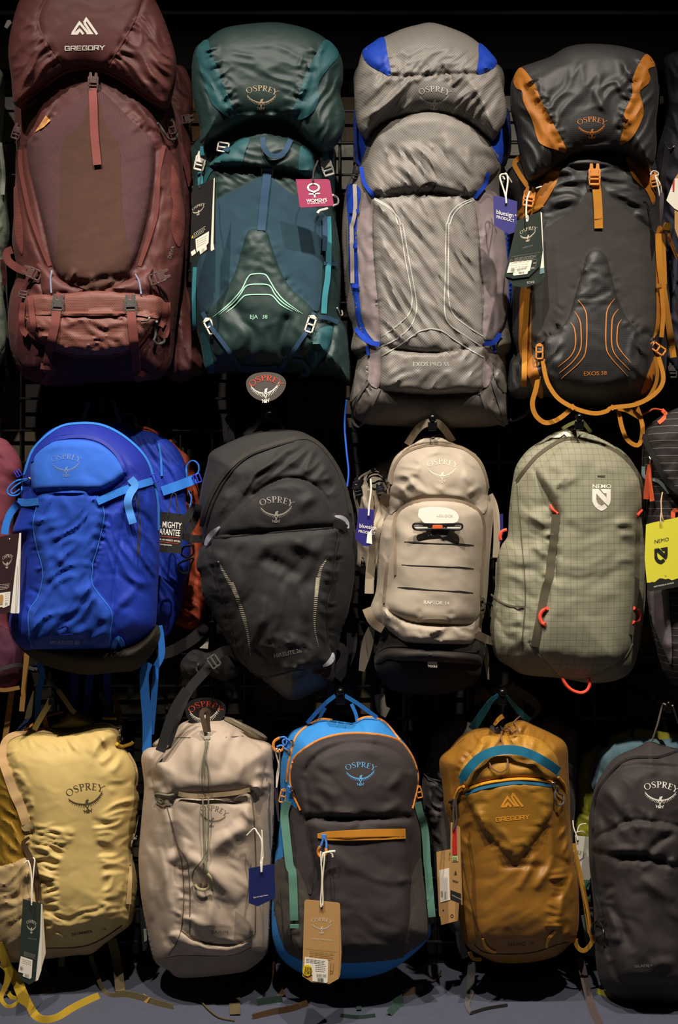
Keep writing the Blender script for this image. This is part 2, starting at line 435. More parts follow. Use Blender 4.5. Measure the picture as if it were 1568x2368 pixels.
# ---------------------------------------------------------------- lettering
_g = {}
def glyphs(txt, bold=0, align='LEFT'):
    """verts (cap height 1, baseline 0) and faces of a line of sans lettering"""
    k = (txt, bold, align)
    if k in _g: return _g[k]
    cu = bpy.data.curves.new('t', 'FONT'); cu.body = txt; cu.size = 1/0.729; cu.offset = bold; cu.resolution_u = 3; cu.align_x = align
    ob = bpy.data.objects.new('t', cu); me = ob.to_mesh()
    v = np.array([tuple(q.co)[:2] for q in me.vertices]) if len(me.vertices) else np.zeros((0, 2)); f = [tuple(p.vertices) for p in me.polygons]
    ob.to_mesh_clear(); bpy.data.objects.remove(ob); bpy.data.curves.remove(cu)
    _g[k] = (v, f); return _g[k]
def band(pts, w, curve=True, step=.04):
    """2-D ribbon with varying width"""
    L = np.asarray(pts, float); w = np.broadcast_to(np.asarray(w, float), (len(L),)); L = np.c_[L, w]
    q = cr(L*100, False, step*100)/100 if curve and len(L) > 2 else lin(L, False, step*2)
    d = np.gradient(q[:, :2], axis=0); d /= np.hypot(*d.T)[:, None]+1e-9
    n = np.stack([-d[:, 1], d[:, 0]], -1)*q[:, 2:3]*.5; m = len(q)
    return np.vstack([q[:, :2]+n, q[:, :2]-n]), [(i, i+1, m+i+1, m+i) for i in range(m-1)]
def ring(cx, cy, rx, ry, ix, iy, n=28):
    a = np.linspace(0, 2*np.pi, n, endpoint=False)
    return np.vstack([np.stack([cx+rx*np.cos(a), cy+ry*np.sin(a)], -1), np.stack([cx+ix*np.cos(a), cy+iy*np.sin(a)], -1)]), [(i, (i+1) % n, n+(i+1) % n, n+i) for i in range(n)]
def poly2(pts):
    p = np.asarray(pts, float); return p, [tuple(range(len(p)))]
def serif_letter(c):
    st = lambda x, a=0., b=1., w=.15: band([(x, a), (x, b)], w, False)
    sf = lambda x, y, l=.17: band([(x-l, y), (x+l, y)], .05, False)
    if c == 'O': return [ring(.45, .5, .45, .52, .33, .47)], .98
    if c == 'S': return [band([(.52, .76), (.49, .93), (.31, 1.0), (.12, .9), (.11, .7), (.3, .54), (.48, .4), (.5, .17), (.33, .01), (.13, .04), (.05, .25)], [.04, .05, .06, .08, .12, .17, .13, .1, .06, .05, .04])], .62
    if c in 'PR':
        r = [st(.2), sf(.18, .02), sf(.16, .98, .14), band([(.2, .97), (.42, .96), (.56, .85), (.55, .63), (.4, .5), (.2, .49)], [.05, .07, .13, .13, .07, .05])]
        if c == 'R': r.append(band([(.36, .5), (.56, .22), (.76, .01)], [.1, .13, .07])); return r, .78
        return r, .66
    if c == 'E': return [st(.2), band([(.04, .97), (.56, .97)], .06, False), band([(.2, .52), (.48, .52)], .06, False), band([(.04, .03), (.6, .03)], .06, False),
                         band([(.55, .98), (.56, .8)], .04, False), band([(.59, .0), (.63, .2)], .04, False), band([(.48, .6), (.48, .42)], .04, False)], .68
    if c == 'Y': return [band([(.06, .98), (.38, .48)], .14, False), band([(.72, .98), (.38, .48)], .06, False), st(.38, 0, .5), sf(.38, .02), sf(.08, .98, .12), sf(.72, .98, .11)], .76
def arc_word(reach=1.0, R=.95, h=.19, lift=0.0):
    """OSPREY along an arc, spanning -.5..+.5"""
    L = [serif_letter(c) for c in 'OSPREY']; tot = sum(w for _, w in L)+.06*5
    k = 1/tot; x = 0; out = []
    for g, w in L:
        for v, f in g:
            s = (x+v[:, 0])*k-.5; th = s/R*reach; r = R+v[:, 1]*h
            out.append((np.stack([r*np.sin(th), -r*np.cos(th)+R+lift], -1), f))
        x += w+.06
    return out
def bird():
    w = np.array([(-.5, -.02), (-.36, .11), (-.18, .185), (0, .21), (.2, .165), (.37, .05), (.49, -.1)])
    out = [band(w, [.012, .03, .036, .04, .036, .03, .012])]
    q = cr(w*100, False, 1)/100
    for i in range(11):
        for sgn in (-1, 1):
            t = .1+.78*i/10
            u = (.5-.5*t) if sgn < 0 else (.5+.5*t)
            p = q[int(u*(len(q)-1))]; a = math.radians(20+52*t); l = .115-.05*t
            out.append(band([p, p+l*np.array([sgn*math.sin(a)*.8, math.cos(a)])], [.022, .008], False))
    out += [poly2([(-.045, .2), (-.02, .1), (.05, .075), (.075, .1), (.05, .12), (.045, .2)]),
            band([(-.06, .2), (.015, .36), (.06, .4)], [.03, .024, .02], False), band([(.06, .2), (.0, .36), (-.05, .4)], [.03, .024, .02], False),
            band([(-.12, .36), (-.09, .4), (-.1, .45)], .025), band([(.12, .35), (.1, .4), (.1, .45)], .025), band([(-.05, .44), (.05, .44)], .035, False), band([(-.1, .4), (0, .41), (.1, .4)], .02)]
    return out
WORD, BIRD = arc_word(), bird()
EMBLEM = [(v+np.array([0, -.19]), f) for v, f in WORD]+BIRD
def mountains():
    b = lambda s, w=75: [band((P(37, t)-np.array([196, 101]))/93.0, w/13.067/93, False, .5) for t in s]
    return b(['355,632 572,300', '572,300 838,628', '572,505 690,655', '440,632 590,510'], 72)+[poly2((P(37, '310,670 525,668 575,590 575,450 480,600 345,610')-np.array([196, 101]))/93.0),
      poly2((P(37, '520,330 570,240 625,325 575,390')-np.array([196, 101]))/93.0), poly2((P(37, '785,655 1000,655 950,580 790,580')-np.array([196, 101]))/93.0)]+b(['930,632 720,310', '775,185 1105,660', '722,285 785,180'], 74)+[poly2((P(37, '675,290 775,130 830,210 745,330')-np.array([196, 101]))/93.0)]
MOUNT = mountains()
def gregory_word():
    """squared capitals, cap height 1"""
    Q = {'G': [[(.9, .85), (.9, 1), (.1, 1), (0, .9), (0, .1), (.1, 0), (.95, 0), (.95, .5), (.6, .5)]], 'R': [[(0, 0), (0, 1), (.95, 1), (.95, .45), (0, .45)], [(.5, .45), (.98, 0)]],
         'E': [[(.95, 1), (0, 1), (0, 0), (.95, 0)], [(0, .5), (.85, .5)]], 'O': [[(0, 0), (0, 1), (.95, 1), (.95, 0), (0, 0)]], 'Y': [[(0, 1), (.48, .5), (.48, 0)], [(.96, 1), (.48, .5)]]}
    out = []; x = 0
    for c in 'GREGORY':
        for l in Q[c]:
            for a, b in zip(l[:-1], l[1:]):
                a, b = np.array(a, float), np.array(b, float); d = (b-a)/np.hypot(*(b-a))*.1
                out.append(band([(a-d)*[1, -1]+[x, 0], (b+d)*[1, -1]+[x, 0]], .24, False, 1))
        x += 1.32
    return [((v-np.array([x*.5-.18, -.5]))/x, f) for v, f in out]
GWORD = gregory_word()
SHIELD = [((v-np.array([1391, 1149]))/43.0, f) for v, f in [poly2(P(36, '465,480 690,480 685,620 610,650')), poly2(P(36, '690,480 985,800 985,930 930,990 610,650')), poly2(P(36, '765,490 1135,490 985,640 880,640')),
   poly2(P(36, '1135,490 1135,880 1110,1000 1050,1100 930,990 985,800 985,640')), poly2(P(36, '465,480 610,650 610,850 640,960 700,1040 590,1150 520,1060 470,930')),
   poly2(P(36, '700,1040 800,1095 915,1035 1015,1150 900,1240 800,1280 690,1230 590,1150'))]]
BAR = lambda n=16, seed=1: [poly2([(x/n, 0), (x/n+w/n, 0), (x/n+w/n, 1), (x/n, 1)]) for x, w in zip(range(n), np.random.RandomState(seed).uniform(.25, .8, n))]
# hardware shapes, unit = its width
def frame(w, h, t): return [[(-w, -h), (w, -h), (w, -h+t), (-w, -h+t)], [(-w, h-t), (w, h-t), (w, h), (-w, h)], [(-w, -h), (-w+t, -h), (-w+t, h), (-w, h)], [(w-t, -h), (w, -h), (w, h), (w-t, h)]]
LADDER = frame(.5, .42, .12)+[[(-.45, -.05), (.45, -.05), (.45, .08), (-.45, .08)]]
SIDEREL = [[(-.36, -.85), (-.14, -.85), (-.1, -.45), (.1, -.45), (.14, -.85), (.36, -.85), (.4, -.5), (.32, -.15), (-.32, -.15), (-.4, -.5)], [(-.3, -.2), (.3, -.2), (.34, .15), (-.34, .15)],
  [(-.5, -.35), (-.36, -.5), (-.3, .2), (-.46, .2)], [(.5, -.35), (.36, -.5), (.3, .2), (.46, .2)], [(-.5, .1), (-.34, .1), (-.34, .85), (-.44, .85)], [(.5, .1), (.34, .1), (.34, .85), (.44, .85)],
  [(-.44, .7), (.44, .7), (.4, .88), (-.4, .88)], [(-.45, .3), (.45, .3), (.45, .45), (-.45, .45)]]
HOOKB = frame(.42, .75, .16)+[[(-.4, -.1), (.4, -.1), (.4, .06), (-.4, .06)], [(-.42, -.75), (.0, -.98), (.42, -.75)]]
# ---------------------------------------------------------------- shared materials
BLACKP = plain('black_plastic', '#16161a', .35); WHITEP = plain('white_plastic', '#d8d2c6', .35); GREYP = plain('grey_plastic', '#55524e', .35)
ORANGEP = plain('orange_plastic', '#d98a3c', .4); METAL = plain('steel', '#b5b0a8', .3, 1.0); BLKMETAL = plain('black_metal', '#0d0d0f', .25, .3)
WHITE = plain('white_print', '#efe9dd', .6); PAPER = plain('paper', '#efe7d6', .8); STRING = plain('white_string', '#e0d8c4', .8); INK = plain('black_ink', '#1c1a18', .8)
INKG = plain('grey_ink', '#8a857c', .8); BLACKCLOTH = fab('black_cloth', '#1b191b', .7); BLACKWEB = web('black_webbing', '#211f20'); KRAFT = plain('kraft_card', '#b98d55', .85)
DKCORD = plain('dark_cord', '#2a2320', .8); LOGOGREY = plain('grey_print', '#8d867c', .6); RED = plain('red_print', '#d8452c', .7)
def pack(label, px, py, y=-.2, group=None): return Thing('hiking_backpack', label, 'backpack', px, py, y, group)
G1, G2, G3, G4 = 'backpacks in the top row', 'backpacks in the middle row', 'backpacks in the bottom row', 'backpacks half hidden behind others'
def emblem(sf, x, y, w, mat, ang=0, **k): return sf.art(EMBLEM, x, y, w, mat, ang, **k)
# ================================================================ top row, maroon pack
t = pack('maroon tall trekking backpack with white mountain logo on its lid', 215, 890, -.2, G1)
MA = fab('maroon_ripstop', '#5c312e', .5, kind='lines', per=420, duty=.3, amt=.3, bump=.25, spec=.5); MAH = fab('maroon_hex', '#633631', .5, kind='brick', per=190, duty=.16, col2='#a8705c', amt=.5, spec=.55)
MAL = fab('maroon_lid_hex', '#542c2a', .5, kind='brick', per=190, duty=.12, col2='#80504a', amt=.5); MAM = fab('maroon_mesh', '#5c4042', .75, kind='lines', per=260, duty=.45, ang=78, col2='#4a2c2c', amt=.6)
MAB = fab('brown_stretch', '#553a31', .8, kind='lines', per=600, duty=.4, amt=.2); MAD = fab('maroon_base', '#4a2528', .65); MAW = web('maroon_webbing', '#6f3a36'); MAR = web('red_webbing', '#8a4c48'); MAS = fab('maroon_stripe', '#7c443f', .5, kind='lines', per=150, ang=20, duty=.3, amt=.4)  # maroon_base: body maroon with the shade at the bottom put into its colour
b = Pillow(t, P(0, '36,230 34,300 38,360 33,480 28,560 38,630 22,690 18,760 30,830 62,876 130,893 220,886 300,882 372,874 398,830 405,760 414,690 424,600 430,500 424,400 414,320 400,250 370,150 350,40 220,0 90,40 60,140'), -.19, .10, 75, crown=.3)
fl = P(2, '200,790 430,768 720,745 1000,765 1180,790 1235,870 1200,945 980,925 700,930 430,925 260,920 190,930')
pk2 = P(2, '190,925 170,960 230,1080 420,1190 620,1230 850,1220 1010,1160 1130,1010 1185,945 980,900 430,900')
b.bump(P(1, '690,690 440,860 240,1030 205,1110 230,1300 280,1503', 2, '330,300 410,600 600,735 760,735 960,580 1060,300 1120,0', 1, '1165,1300 1165,1150 1130,1040 940,860 760,690'), .018, 50)
b.bump(pk2, .030, 26); b.bump(fl, .014, 14)
b.groove(P(1, '205,1110 235,1300 285,1503', 2, '330,300 400,590'), -.006, 6); b.groove(P(1, '1165,1150 1160,1503', 2, '1080,300 1000,580'), -.006, 6)
b.groove(P(2, '160,0 230,300 330,560'), -.005, 5); b.groove(P(2, '1190,0 1130,350 1060,560'), -.005, 5)
b.groove(P(2, '500,650 620,690 780,650 950,660'), -.008, 8)
b.wr(.005, 60, 26, 70, 11, P(0, '30,240 140,200 70,330 90,560 120,640 40,640 30,400'), 20); b.wr(.006, 60, 24, 95, 12, P(0, '300,200 400,240 425,420 420,600 330,640 350,400 340,300'), 18)
b.wr(.007, 60, 22, 12, 13, pk2, 14, True); b.wr(.005, 70, 30, 25, 14, P(2, '120,1000 300,1150 620,1240 1000,1200 1200,1000 1250,1200 1100,1400 300,1400 100,1200'), 20); b.wr(.0012, 40, 30, 0, 15)
b.folds([(110, 250, 70, 330, .01, 9), (130, 225, 90, 300, .008, 8), (300, 225, 360, 300, .012, 10), (330, 240, 385, 330, .010, 8), (280, 260, 330, 285, .01, 9), (60, 640, 110, 690, .012, 9), (330, 650, 380, 690, .012, 9), (290, 640, 250, 680, .01, 8)])
b.pucker(P(2, '500,640 620,690 780,680 950,640'), 16, 26, .005, 5, 1); b.pucker(P(1, '440,860 240,1030 205,1110'), 12, 22, .004, 5, 2); b.pucker(P(1, '940,860 1130,1040 1165,1150'), 14, 24, .004, 5, 3); b.pucker(P(2, '190,940 430,1190 850,1220 1185,945'), 26, 20, .004, 5, 4)
b.build('main_body', MA, regions=[(P(2, '-20,1000 120,1080 230,1100 420,1200 620,1245 850,1235 1010,1175 1130,1050 1350,1000 1350,1500 0,1500'), MAD)])
b.patch('front_pocket', P(1, '680,690 440,860 240,1030 205,1110 230,1300 280,1503', 2, '335,300 410,590 600,735 760,735 960,580 1065,300 1120,0', 1, '1165,1300 1165,1150 1130,1040 940,860 770,690'), MAM)
b.patch('stretch_panel', P(1, '700,700 600,950 470,1100 455,1503', 2, '425,400 415,600 500,670 640,735 780,735 960,600 910,200 900,0', 1, '910,1300 900,1100 800,950 740,700'), MAB, .003)
for q in (P(1, '150,1130 160,1300 200,1503', 2, '230,200 320,450 370,560'), P(1, '1240,1100 1200,1300 1190,1503', 2, '1150,200 1090,400 1030,560')): b.strap('seam_tape', q, 9, MAW, .002)
b.patch('side_panel', P(1, '120,1150 115,1400', 2, '100,0 110,330 160,480 170,300 130,0'), MAS); b.patch('side_panel', P(1, '1300,1250 1290,1450', 2, '1280,100 1270,300 1330,420 1370,250 1340,0', 1, '1350,1350'), MAS)
b.patch('lower_pocket', pk2, MAH); b.patch('pocket_flap', fl, MAH, .006, .01)
b.strap('piping', P(2, '190,950 175,990 240,1085 430,1195 620,1235 850,1225 1010,1165 1130,1010'), 5, MAW, .004)
b.patch('compression_wing', P(2, '270,545 330,570 420,640 510,700 620,742 480,770 330,770 300,690'), MA, .004, bulge=.012); b.patch('compression_wing', P(2, '1130,575 1000,640 930,670 850,710 770,742 1000,768 1100,775 1115,660'), MA, .004, bulge=.012)
b.patch('base_panel', P(2, '120,1080 230,1100 420,1200 620,1245 850,1235 1010,1175 1130,1050 1230,1060 1220,1200 1150,1340 800,1400 400,1400 200,1330 110,1200'), MAD, .001)
b.cord('elastic_loop', P(2, '385,595 375,660 380,760'), 2.2, plain('pale_cord', '#8c93b0', .6), .016); b.cord('elastic_loop', P(2, '1000,620 1030,680 1045,770'), 2.2, bpy.data.materials['pale_cord'], .016)
BUCM = plain('maroon_plastic', '#5c4440', .3)
b.strap('center_strap', P(1, '698,660 705,800 712,1000 735,1245'), 19, MAR, .010)
b.plates('buckle', SIDEREL, 215, 188, 26, BUCM, 2, .010)
for q, bx in ((P(2, '450,760 425,850 405,1000 370,1150 355,1250 350,1350'), 425), (P(2, '965,760 965,850 985,1050 1000,1200 1010,1340'), 965)):
    b.strap('compression_strap', q, 20, MAW, .012); x, y = P(2, '%d,850' % bx)[0]; b.plates('buckle', SIDEREL, x, y, 30, GREYP, 3 if bx < 500 else -2, .013, label=None)
for q in ('170,830 160,950 170,1040 200,1070', '222,780 235,900 245,990 235,1050', '1225,830 1215,950 1190,1010', '1240,830 1240,960 1225,1075 1180,1050'): b.strap('webbing_loop', P(2, q), 13, MAW, .014)
b.strap('strap_end', P(2, '300,1300 390,1320 340,1400 320,1440'), 14, MAW, .01); b.strap('strap_end', P(2, '980,1340 1060,1360 1090,1380 1000,1400'), 14, MAW, .01)
b.plates('buckle', SIDEREL, *P(2, '235,610')[0], 27, BUCM, -65, .02); b.plates('buckle', SIDEREL, *P(2, '1180,640')[0], 29, BUCM, 68, .02)
b.strap('side_strap', P(2, '190,600 120,570 60,520 50,460 90,440'), 18, MAW, .01); b.plates('ladder_lock', LADDER, *P(2, '170,770')[0], 20, GREYP, 10, .012)
b.cord('zip_pull', P(2, '1160,970 1150,1080 1140,1110 1170,1140 1215,1120 1215,1095'), 3.2, GREYP, .016); b.cord('zip_pull', P(2, '1040,965 1090,965 1110,940'), 3, GREYP, .016)
b.cord('zip_pull', P(1, '1190,930 1215,960 1275,1050 1320,1050 1340,1010 1310,950'), 3, GREYP, .016); b.plates('buckle', HOOKB, *P(1, '1295,960')[0], 22, BUCM, -15, .012); b.plates('buckle', SIDEREL, *P(1, '128,990')[0], 22, BUCM, 20, .012)
b.text('DEVA', *P(2, '1262,510')[0], 8, LOGOGREY, -72, 1.1, .01, name='model_name')
b.patch('orange_tag', P(1, '262,1000 345,872 382,910 330,960'), plain('orange_card', '#d99a5a', .8), .006, corners=True)
l = Pillow(t, P(0, '37,246 83,211 153,168 211,160 275,184 337,226 378,249 396,222 408,147 391,76 364,10 330,-50 210,-80 90,-60 45,0 20,100 26,180'), -.285, .055, 55, Db=.11)
l.groove(P(1, '370,-60 300,190 510,530'), -.004, 5); l.groove(P(1, '1100,-30 1040,100 790,525'), -.004, 5)
l.wr(.008, 90, 26, -52, 21, P(1, '60,80 300,190 500,540 300,640 130,780 60,500'), 16, True); l.wr(.009, 95, 26, 50, 22, P(1, '1060,80 800,520 1000,650 1250,790 1320,500 1270,250'), 16, True); l.wr(.0015, 40, 20, 0, 23)
l.calm(196, 92, 55, 38); l.pucker(P(1, '300,190 510,530'), 16, 34, .0045, 5, 5, side=1); l.pucker(P(1, '790,525 1045,95'), 16, 34, .0045, 5, 6, side=1); l.build('lid', MA)
l.patch('lid_panel', P(1, '372,-200 372,-60 300,190 510,530 650,522 790,527 1045,95 1000,-100 960,-200'), MAL)
l.strap('lid_seam', P(1, '130,800 290,688 500,545 690,522 900,598 1100,740 1240,810'), 5, MAW, .003)
l.art(MOUNT, 196, 80, 93, WHITE, off=.0029); l.art(GWORD, 196, 111, 94, WHITE, -1, Vv=(0, .9), off=.0029)
l.plates('zip_pull', [[(-.5, -.2), (.3, -.3), (.5, 0), (.3, .3), (-.5, .2)]], *P(1, '240,760')[0], 26, GREYP, -55, -.012); l.plates('zip_pull', [[(-.5, -.2), (.3, -.3), (.5, 0), (.3, .3), (-.5, .2)]], *P(1, '60,180')[0], 22, GREYP, -60, .002)
# second maroon pack behind it
t = pack('maroon backpack mostly hidden behind the tall maroon one, its side pocket showing', 440, 880, -.08, G4)
b = Pillow(t, P(0, '330,180 410,150 438,178 446,230 440,300 444,420 436,560 430,660 440,740 462,810 474,858 450,872 420,884 380,860 340,700'), -.10, .04, 35, Db=.04)
b.wr(.008, 70, 22, 70, 31, None, 12, True); b.build('main_body', MA); b.strap('side_strap', P(0, '410,330 430,380 442,430'), 14, MAW, .006); b.plates('buckle', SIDEREL, 430, 275, 22, BUCM, 80, .006)
b.patch('side_pocket', P(0, '415,700 440,745 462,812 472,856 440,868 410,850'), MA, .003, bulge=.008)
# ================================================================ top row, teal pack
t = pack('dark green and teal trekking backpack with a blue mesh front', 615, 880, -.2, G1)
TG = fab('deep_green_ripstop', '#172c2a', .45, kind='grid', per=330, duty=.28, col2='#2a4642', amt=.35, spec=.55); TE = fab('teal_nylon', '#1d4c52', .5, spec=.5); TM = fab('blue_mesh', '#27414f', .75, kind='lines', per=380, duty=.45, amt=.3)
TW = web('navy_webbing', '#2c4660'); TT = web('teal_webbing', '#35808c'); MINT = plain('mint_print', '#a3d6bd', .6); SAND = plain('sand_print', '#b3a083', .6)
b = Pillow(t, P(3, '200,600 170,1040 90,1150 75,1260 95,1400 105,1560', 4, '85,300 88,600 95,900 130,1100 185,1300 215,1470 300,1500 540,1500 900,1500 1200,1505 1400,1540 1530,1590 1520,1300 1490,1090 1440,980 1455,700 1440,400 1400,100', 3, '1395,1500 1400,1250 1340,1040 1300,600 760,480'), -.19, .105, 70, crown=.3, lean=.02)
ctr = P(4, '610,205 690,190 770,215 800,300 850,450 910,600 1000,740 1190,925 1200,1100 1170,1300 1000,1420 760,1445 500,1420 300,1330 250,1100 230,940 350,820 470,620 540,400 575,270')
up = P(3, '270,1310 430,1180 530,1105 620,1090 860,1080 1075,1160 1165,1205 1205,1290 1200,1420 1060,1415 780,1380 520,1355 270,1352')
b.bump(up, .022, 22); b.bump(ctr, .012, 30); b.groove(P(3, '300,1362 520,1362 780,1390 1060,1420'), -.008, 6)
b.wr(.005, 90, 30, 8, 41, up, 14, True); b.wr(.006, 70, 22, 20, 42, P(3, '300,1380 700,1390 1050,1420 1250,1480 1250,1650 1000,1600 800,1440 560,1520 320,1640'), 14, True)
b.wr(.009, 80, 34, 85, 43, P(4, '240,950 700,1050 1190,950 1200,1300 900,1450 500,1440 260,1250'), 22); b.wr(.004, 50, 22, 12, 44, P(4, '560,230 800,230 900,600 470,600'), 14, True)
b.wr(.003, 70, 50, 60, 45); b.groove(P(4, '470,900 640,1150 560,1400'), -.010, 14); b.groove(P(4, '950,1020 900,1200 920,1330'), -.012, 12)
b.wr(.007, 60, 20, 80, 46, P(4, '1300,900 1480,1080 1520,1580 1200,1480 1200,1100'), 14, True)
b.pucker(ctr[[0,17,16,15,14]], 20, 20, .0035, 4, 7); b.pucker(ctr[3:8], 20, 22, .0035, 4, 8); b.pucker(P(4, '1200,1130 1180,1470 1340,1300'), 20, 24, .004, 4, 9); b.pucker(P(3, '270,1355 520,1355 1060,1418'), 22, 20, .004, 5, 10)
b.calm(*P(4, '705,990')[0], 32, 14); b.build('main_body', TG)
b.patch('mesh_panel', P(3, '770,1420 560,1530 310,1660', 4, '270,100 140,560 165,930 240,935 450,800 700,700 950,800 1180,925 1250,900 1280,500 1290,150', 3, '1290,1780 1000,1600 860,1490'), TM)
b.patch('center_panel', ctr, TG, .004)
b.patch('teal_panel', P(3, '270,1310 430,1185 530,1110 615,1098 575,1220 520,1352 270,1352'), TE); b.patch('teal_panel', P(3, '1080,1170 1165,1210 1205,1290 1200,1425 1068,1420'), TE)
b.patch('teal_panel', P(4, '1200,1130 1370,1080 1330,1280 1180,1470 1165,1300'), TE, bulge=.006); b.patch('teal_panel', P(4, '175,1130 240,1200 300,1480 225,1478 180,1280'), TE)
b.patch('side_pocket', P(4, '1390,1070 1480,1100 1510,1400 1500,1560 1400,1530 1215,1475 1340,1300'), TG, bulge=.008); b.patch('side_panel', P(3, '300,1385 250,1430', 4, '120,60 110,250', 3, '130,1480 200,1360'), TE)
for q in ('280,995 400,900 480,820 545,740 590,650 620,610 660,601 730,600 770,615 810,680 860,760 940,850 1100,965', '337,972 460,870 530,790 575,720 620,698 700,693 770,697 810,720 850,790 930,870 1065,952', '405,950 480,890 550,815 590,792 700,787 800,790 840,815 900,880 1005,942'):
    b.strap('printed_line', P(4, q), [.6]+[2.7]*(len(q.split())-2)+[.6], MINT, .0052, .0004, step=4)
b.text('EJA', *P(4, '617,1006')[0], 9.2, MINT, 0, 1.05, .012, name='model_name', off=.0046); b.text('38', *P(4, '728,1006')[0], 9.2, MINT, 0, 1.05, 0, name='model_name', off=.0046)
b.strap('haul_loop', P(3, '735,1085 745,1180 800,1245 870,1258 940,1210 990,1105'), 12, TW, .010)
b.strap('center_strap', P(3, '778,1370 770,1480 752,1620 738,1780', 4, '722,205'), 19, TW, .007); b.plates('ladder_lock', LADDER, *P(3, '775,1385')[0], 28, WHITEP, 4, .008)
b.strap('side_strap', P(3, '210,1180 270,1150 330,1165 430,1200'), 12, TW, .012); b.plates('ladder_lock', LADDER, *P(3, '375,1175')[0], 28, WHITEP, 10, .014)
b.plates('buckle', SIDEREL, *P(3, '170,1300')[0], 26, WHITEP, 14, .012); b.plates('buckle', SIDEREL, *P(3, '1315,1345')[0], 27, WHITEP, -18, .014)
b.strap('lid_strap', P(3, '190,1170 185,1250'), 11, TT, .013); b.strap('lid_strap', P(3, '1300,1200 1310,1290'), 15, TT, .014); b.strap('lid_strap', P(3, '165,1400 175,1560'), 12, TT, .008)
for q in ('190,950 250,1060 370,1220 450,1330 530,1450 620,1475', '1200,950 1160,1080 1080,1200 990,1330 880,1490', '560,1450 700,1462 870,1450', '1000,1385 1090,1400 1150,1470 1140,1510 1080,1515'): b.strap('lower_strap', P(4, q), 10, TW, .010)
b.plates('strap_hook', HOOKB, *P(4, '258,1080')[0], 24, WHITEP, -28, .013); b.plates('strap_hook', HOOKB, *P(4, '1168,1062')[0], 25, WHITEP, 18, .013)
b.cord('side_buckle', P(4, '1410,910 1440,980 1460,970 1450,930'), 2, WHITEP, .006)
b.strap('side_strap', P(4, '120,540 110,800 115,1110'), 9, TT, .006); b.strap('side_strap', P(4, '1330,80 1335,350 1325,620 1300,800 1290,960'), 13, TT, .008); b.strap('side_strap', P(4, '1300,80 1300,260 1295,390'), 11, TW, .012); b.strap('side_strap', P(4, '1290,505 1410,515'), 8, TW, .01); b.strap('side_strap', P(4, '1250,990 1330,1000 1420,1040'), 10, TW, .01)
b.cord('mouthpiece', P(4, '1320,10 1290,20 1250,30 1230,55'), 3.4, WHITEP, .02); b.cord('hose_ring', P(3, '1370,1610 1415,1640 1415,1690 1375,1705'), 2.6, WHITEP, .016)
l = Pillow(t, P(3, '112,320 90,480 100,700 130,850 165,1000 185,1150 400,1035 590,950 760,942 960,957 1130,1110 1250,1205 1330,1205 1450,1080 1482,900 1440,700 1465,550 1440,350 1310,200 1200,130 1060,80 860,45 640,55 430,85 320,130 230,200 150,250'), -.285, .055, 60, Db=.11)
l.wr(.005, 100, 24, 62, 51, P(3, '130,250 300,160 480,900 300,850 180,1100 110,600'), 16, True); l.wr(.006, 100, 26, -62, 52, P(3, '1300,180 1440,350 1460,700 1460,1080 1300,1200 1050,1000 960,940 1150,450'), 16, True)
l.wr(.004, 110, 30, 10, 53, P(3, '260,300 1250,300 1000,930 480,900'), 18, True); l.groove(P(3, '580,940 700,850 800,880 840,940'), .008, 8); l.wr(.0012, 40, 20, 0, 54)
l.folds([(495, 270, 470, 330, .006, 5), (690, 270, 715, 330, .006, 5), (600, 250, 640, 275, .008, 8), (480, 140, 500, 170, .005, 5), (700, 120, 690, 160, .005, 5)])
l.pucker(P(3, '232,200 330,470 445,760 475,910'), 34, 26, .005, 4, 11, 40); l.pucker(P(3, '1310,200 1140,480 975,945'), 34, 26, .005, 4, 12, 40); l.calm(*P(3, '725,718')[0], 40, 34); l.build('lid', TG)
l.patch('teal_panel', P(3, '232,200 270,330 330,470 385,640 445,760 475,910 435,915 290,800 240,700 205,600 160,440 130,350 150,260'), TE); l.patch('teal_panel', P(3, '1310,200 1428,330 1340,450 1240,600 1245,740 1190,860 1080,930 975,945 1060,700 1140,480 1220,330'), TE)
emblem(l, *P(3, '725,718')[0], 68, SAND, 4)
# ================================================================ top row, grey pack
t = pack('shiny grey trekking backpack with royal blue trim and curved pale lines', 1000, 985, -.2, G1)
GR = fab('grey_diamond_ripstop', '#6c6660', .42, kind='grid', per=235, duty=.2, ang=45, col2='#b4afa6', amt=.38, spec=.6, bump=.25); GRD = fab('grey_dotted_ripstop', '#625c56', .42, kind='grid', per=235, duty=.22, ang=45, col2='#9c978e', amt=.34, spec=.6)
BL = fab('royal_blue_nylon', '#1440b0', .45, spec=.5); MV = fab('mauve_stretch', '#857878', .75, kind='lines', per=300, duty=.4, amt=.2); BW = web('royal_blue_webbing', '#1740b4'); PAL = plain('pale_line', '#aeaca5', .55); GW = web('grey_webbing', '#5a5654'); GRB = fab('grey_base', '#57504a', .5, spec=.4)
b = Pillow(t, P(5, '200,400 150,760 140,900 150,1100 160,1250 75,1480 55,1620', 6, '38,50 50,400 75,700 130,860 112,1030 165,1100 130,1300 105,1450 130,1560 220,1640 500,1660 800,1680 1100,1672 1300,1655 1395,1600 1400,1380 1400,1150 1385,1070 1440,1000 1430,900 1420,600 1410,300 1400,0', 5, '1440,1700 1405,1500 1440,1300 1500,1150 1490,850 1440,700 1380,400 780,260'), -.19, .11, 65, crown=.35)
mid = P(5, '270,1040 400,900 780,800 1100,880 1320,1060 1400,1200 1390,1330 1270,1450 1180,1545 800,1515 320,1545 230,1420 215,1250')
cp = P(5, '318,1545 500,1522 800,1512 1180,1545', 6, '1160,0 1190,500 1200,900 1210,1000 1000,1040 800,1050 500,1020 355,990 330,600 290,0')
lp = P(6, '355,1000 500,1030 800,1055 1210,1005 1215,1150 1195,1360 1000,1385 770,1395 500,1375 350,1340 350,1100')
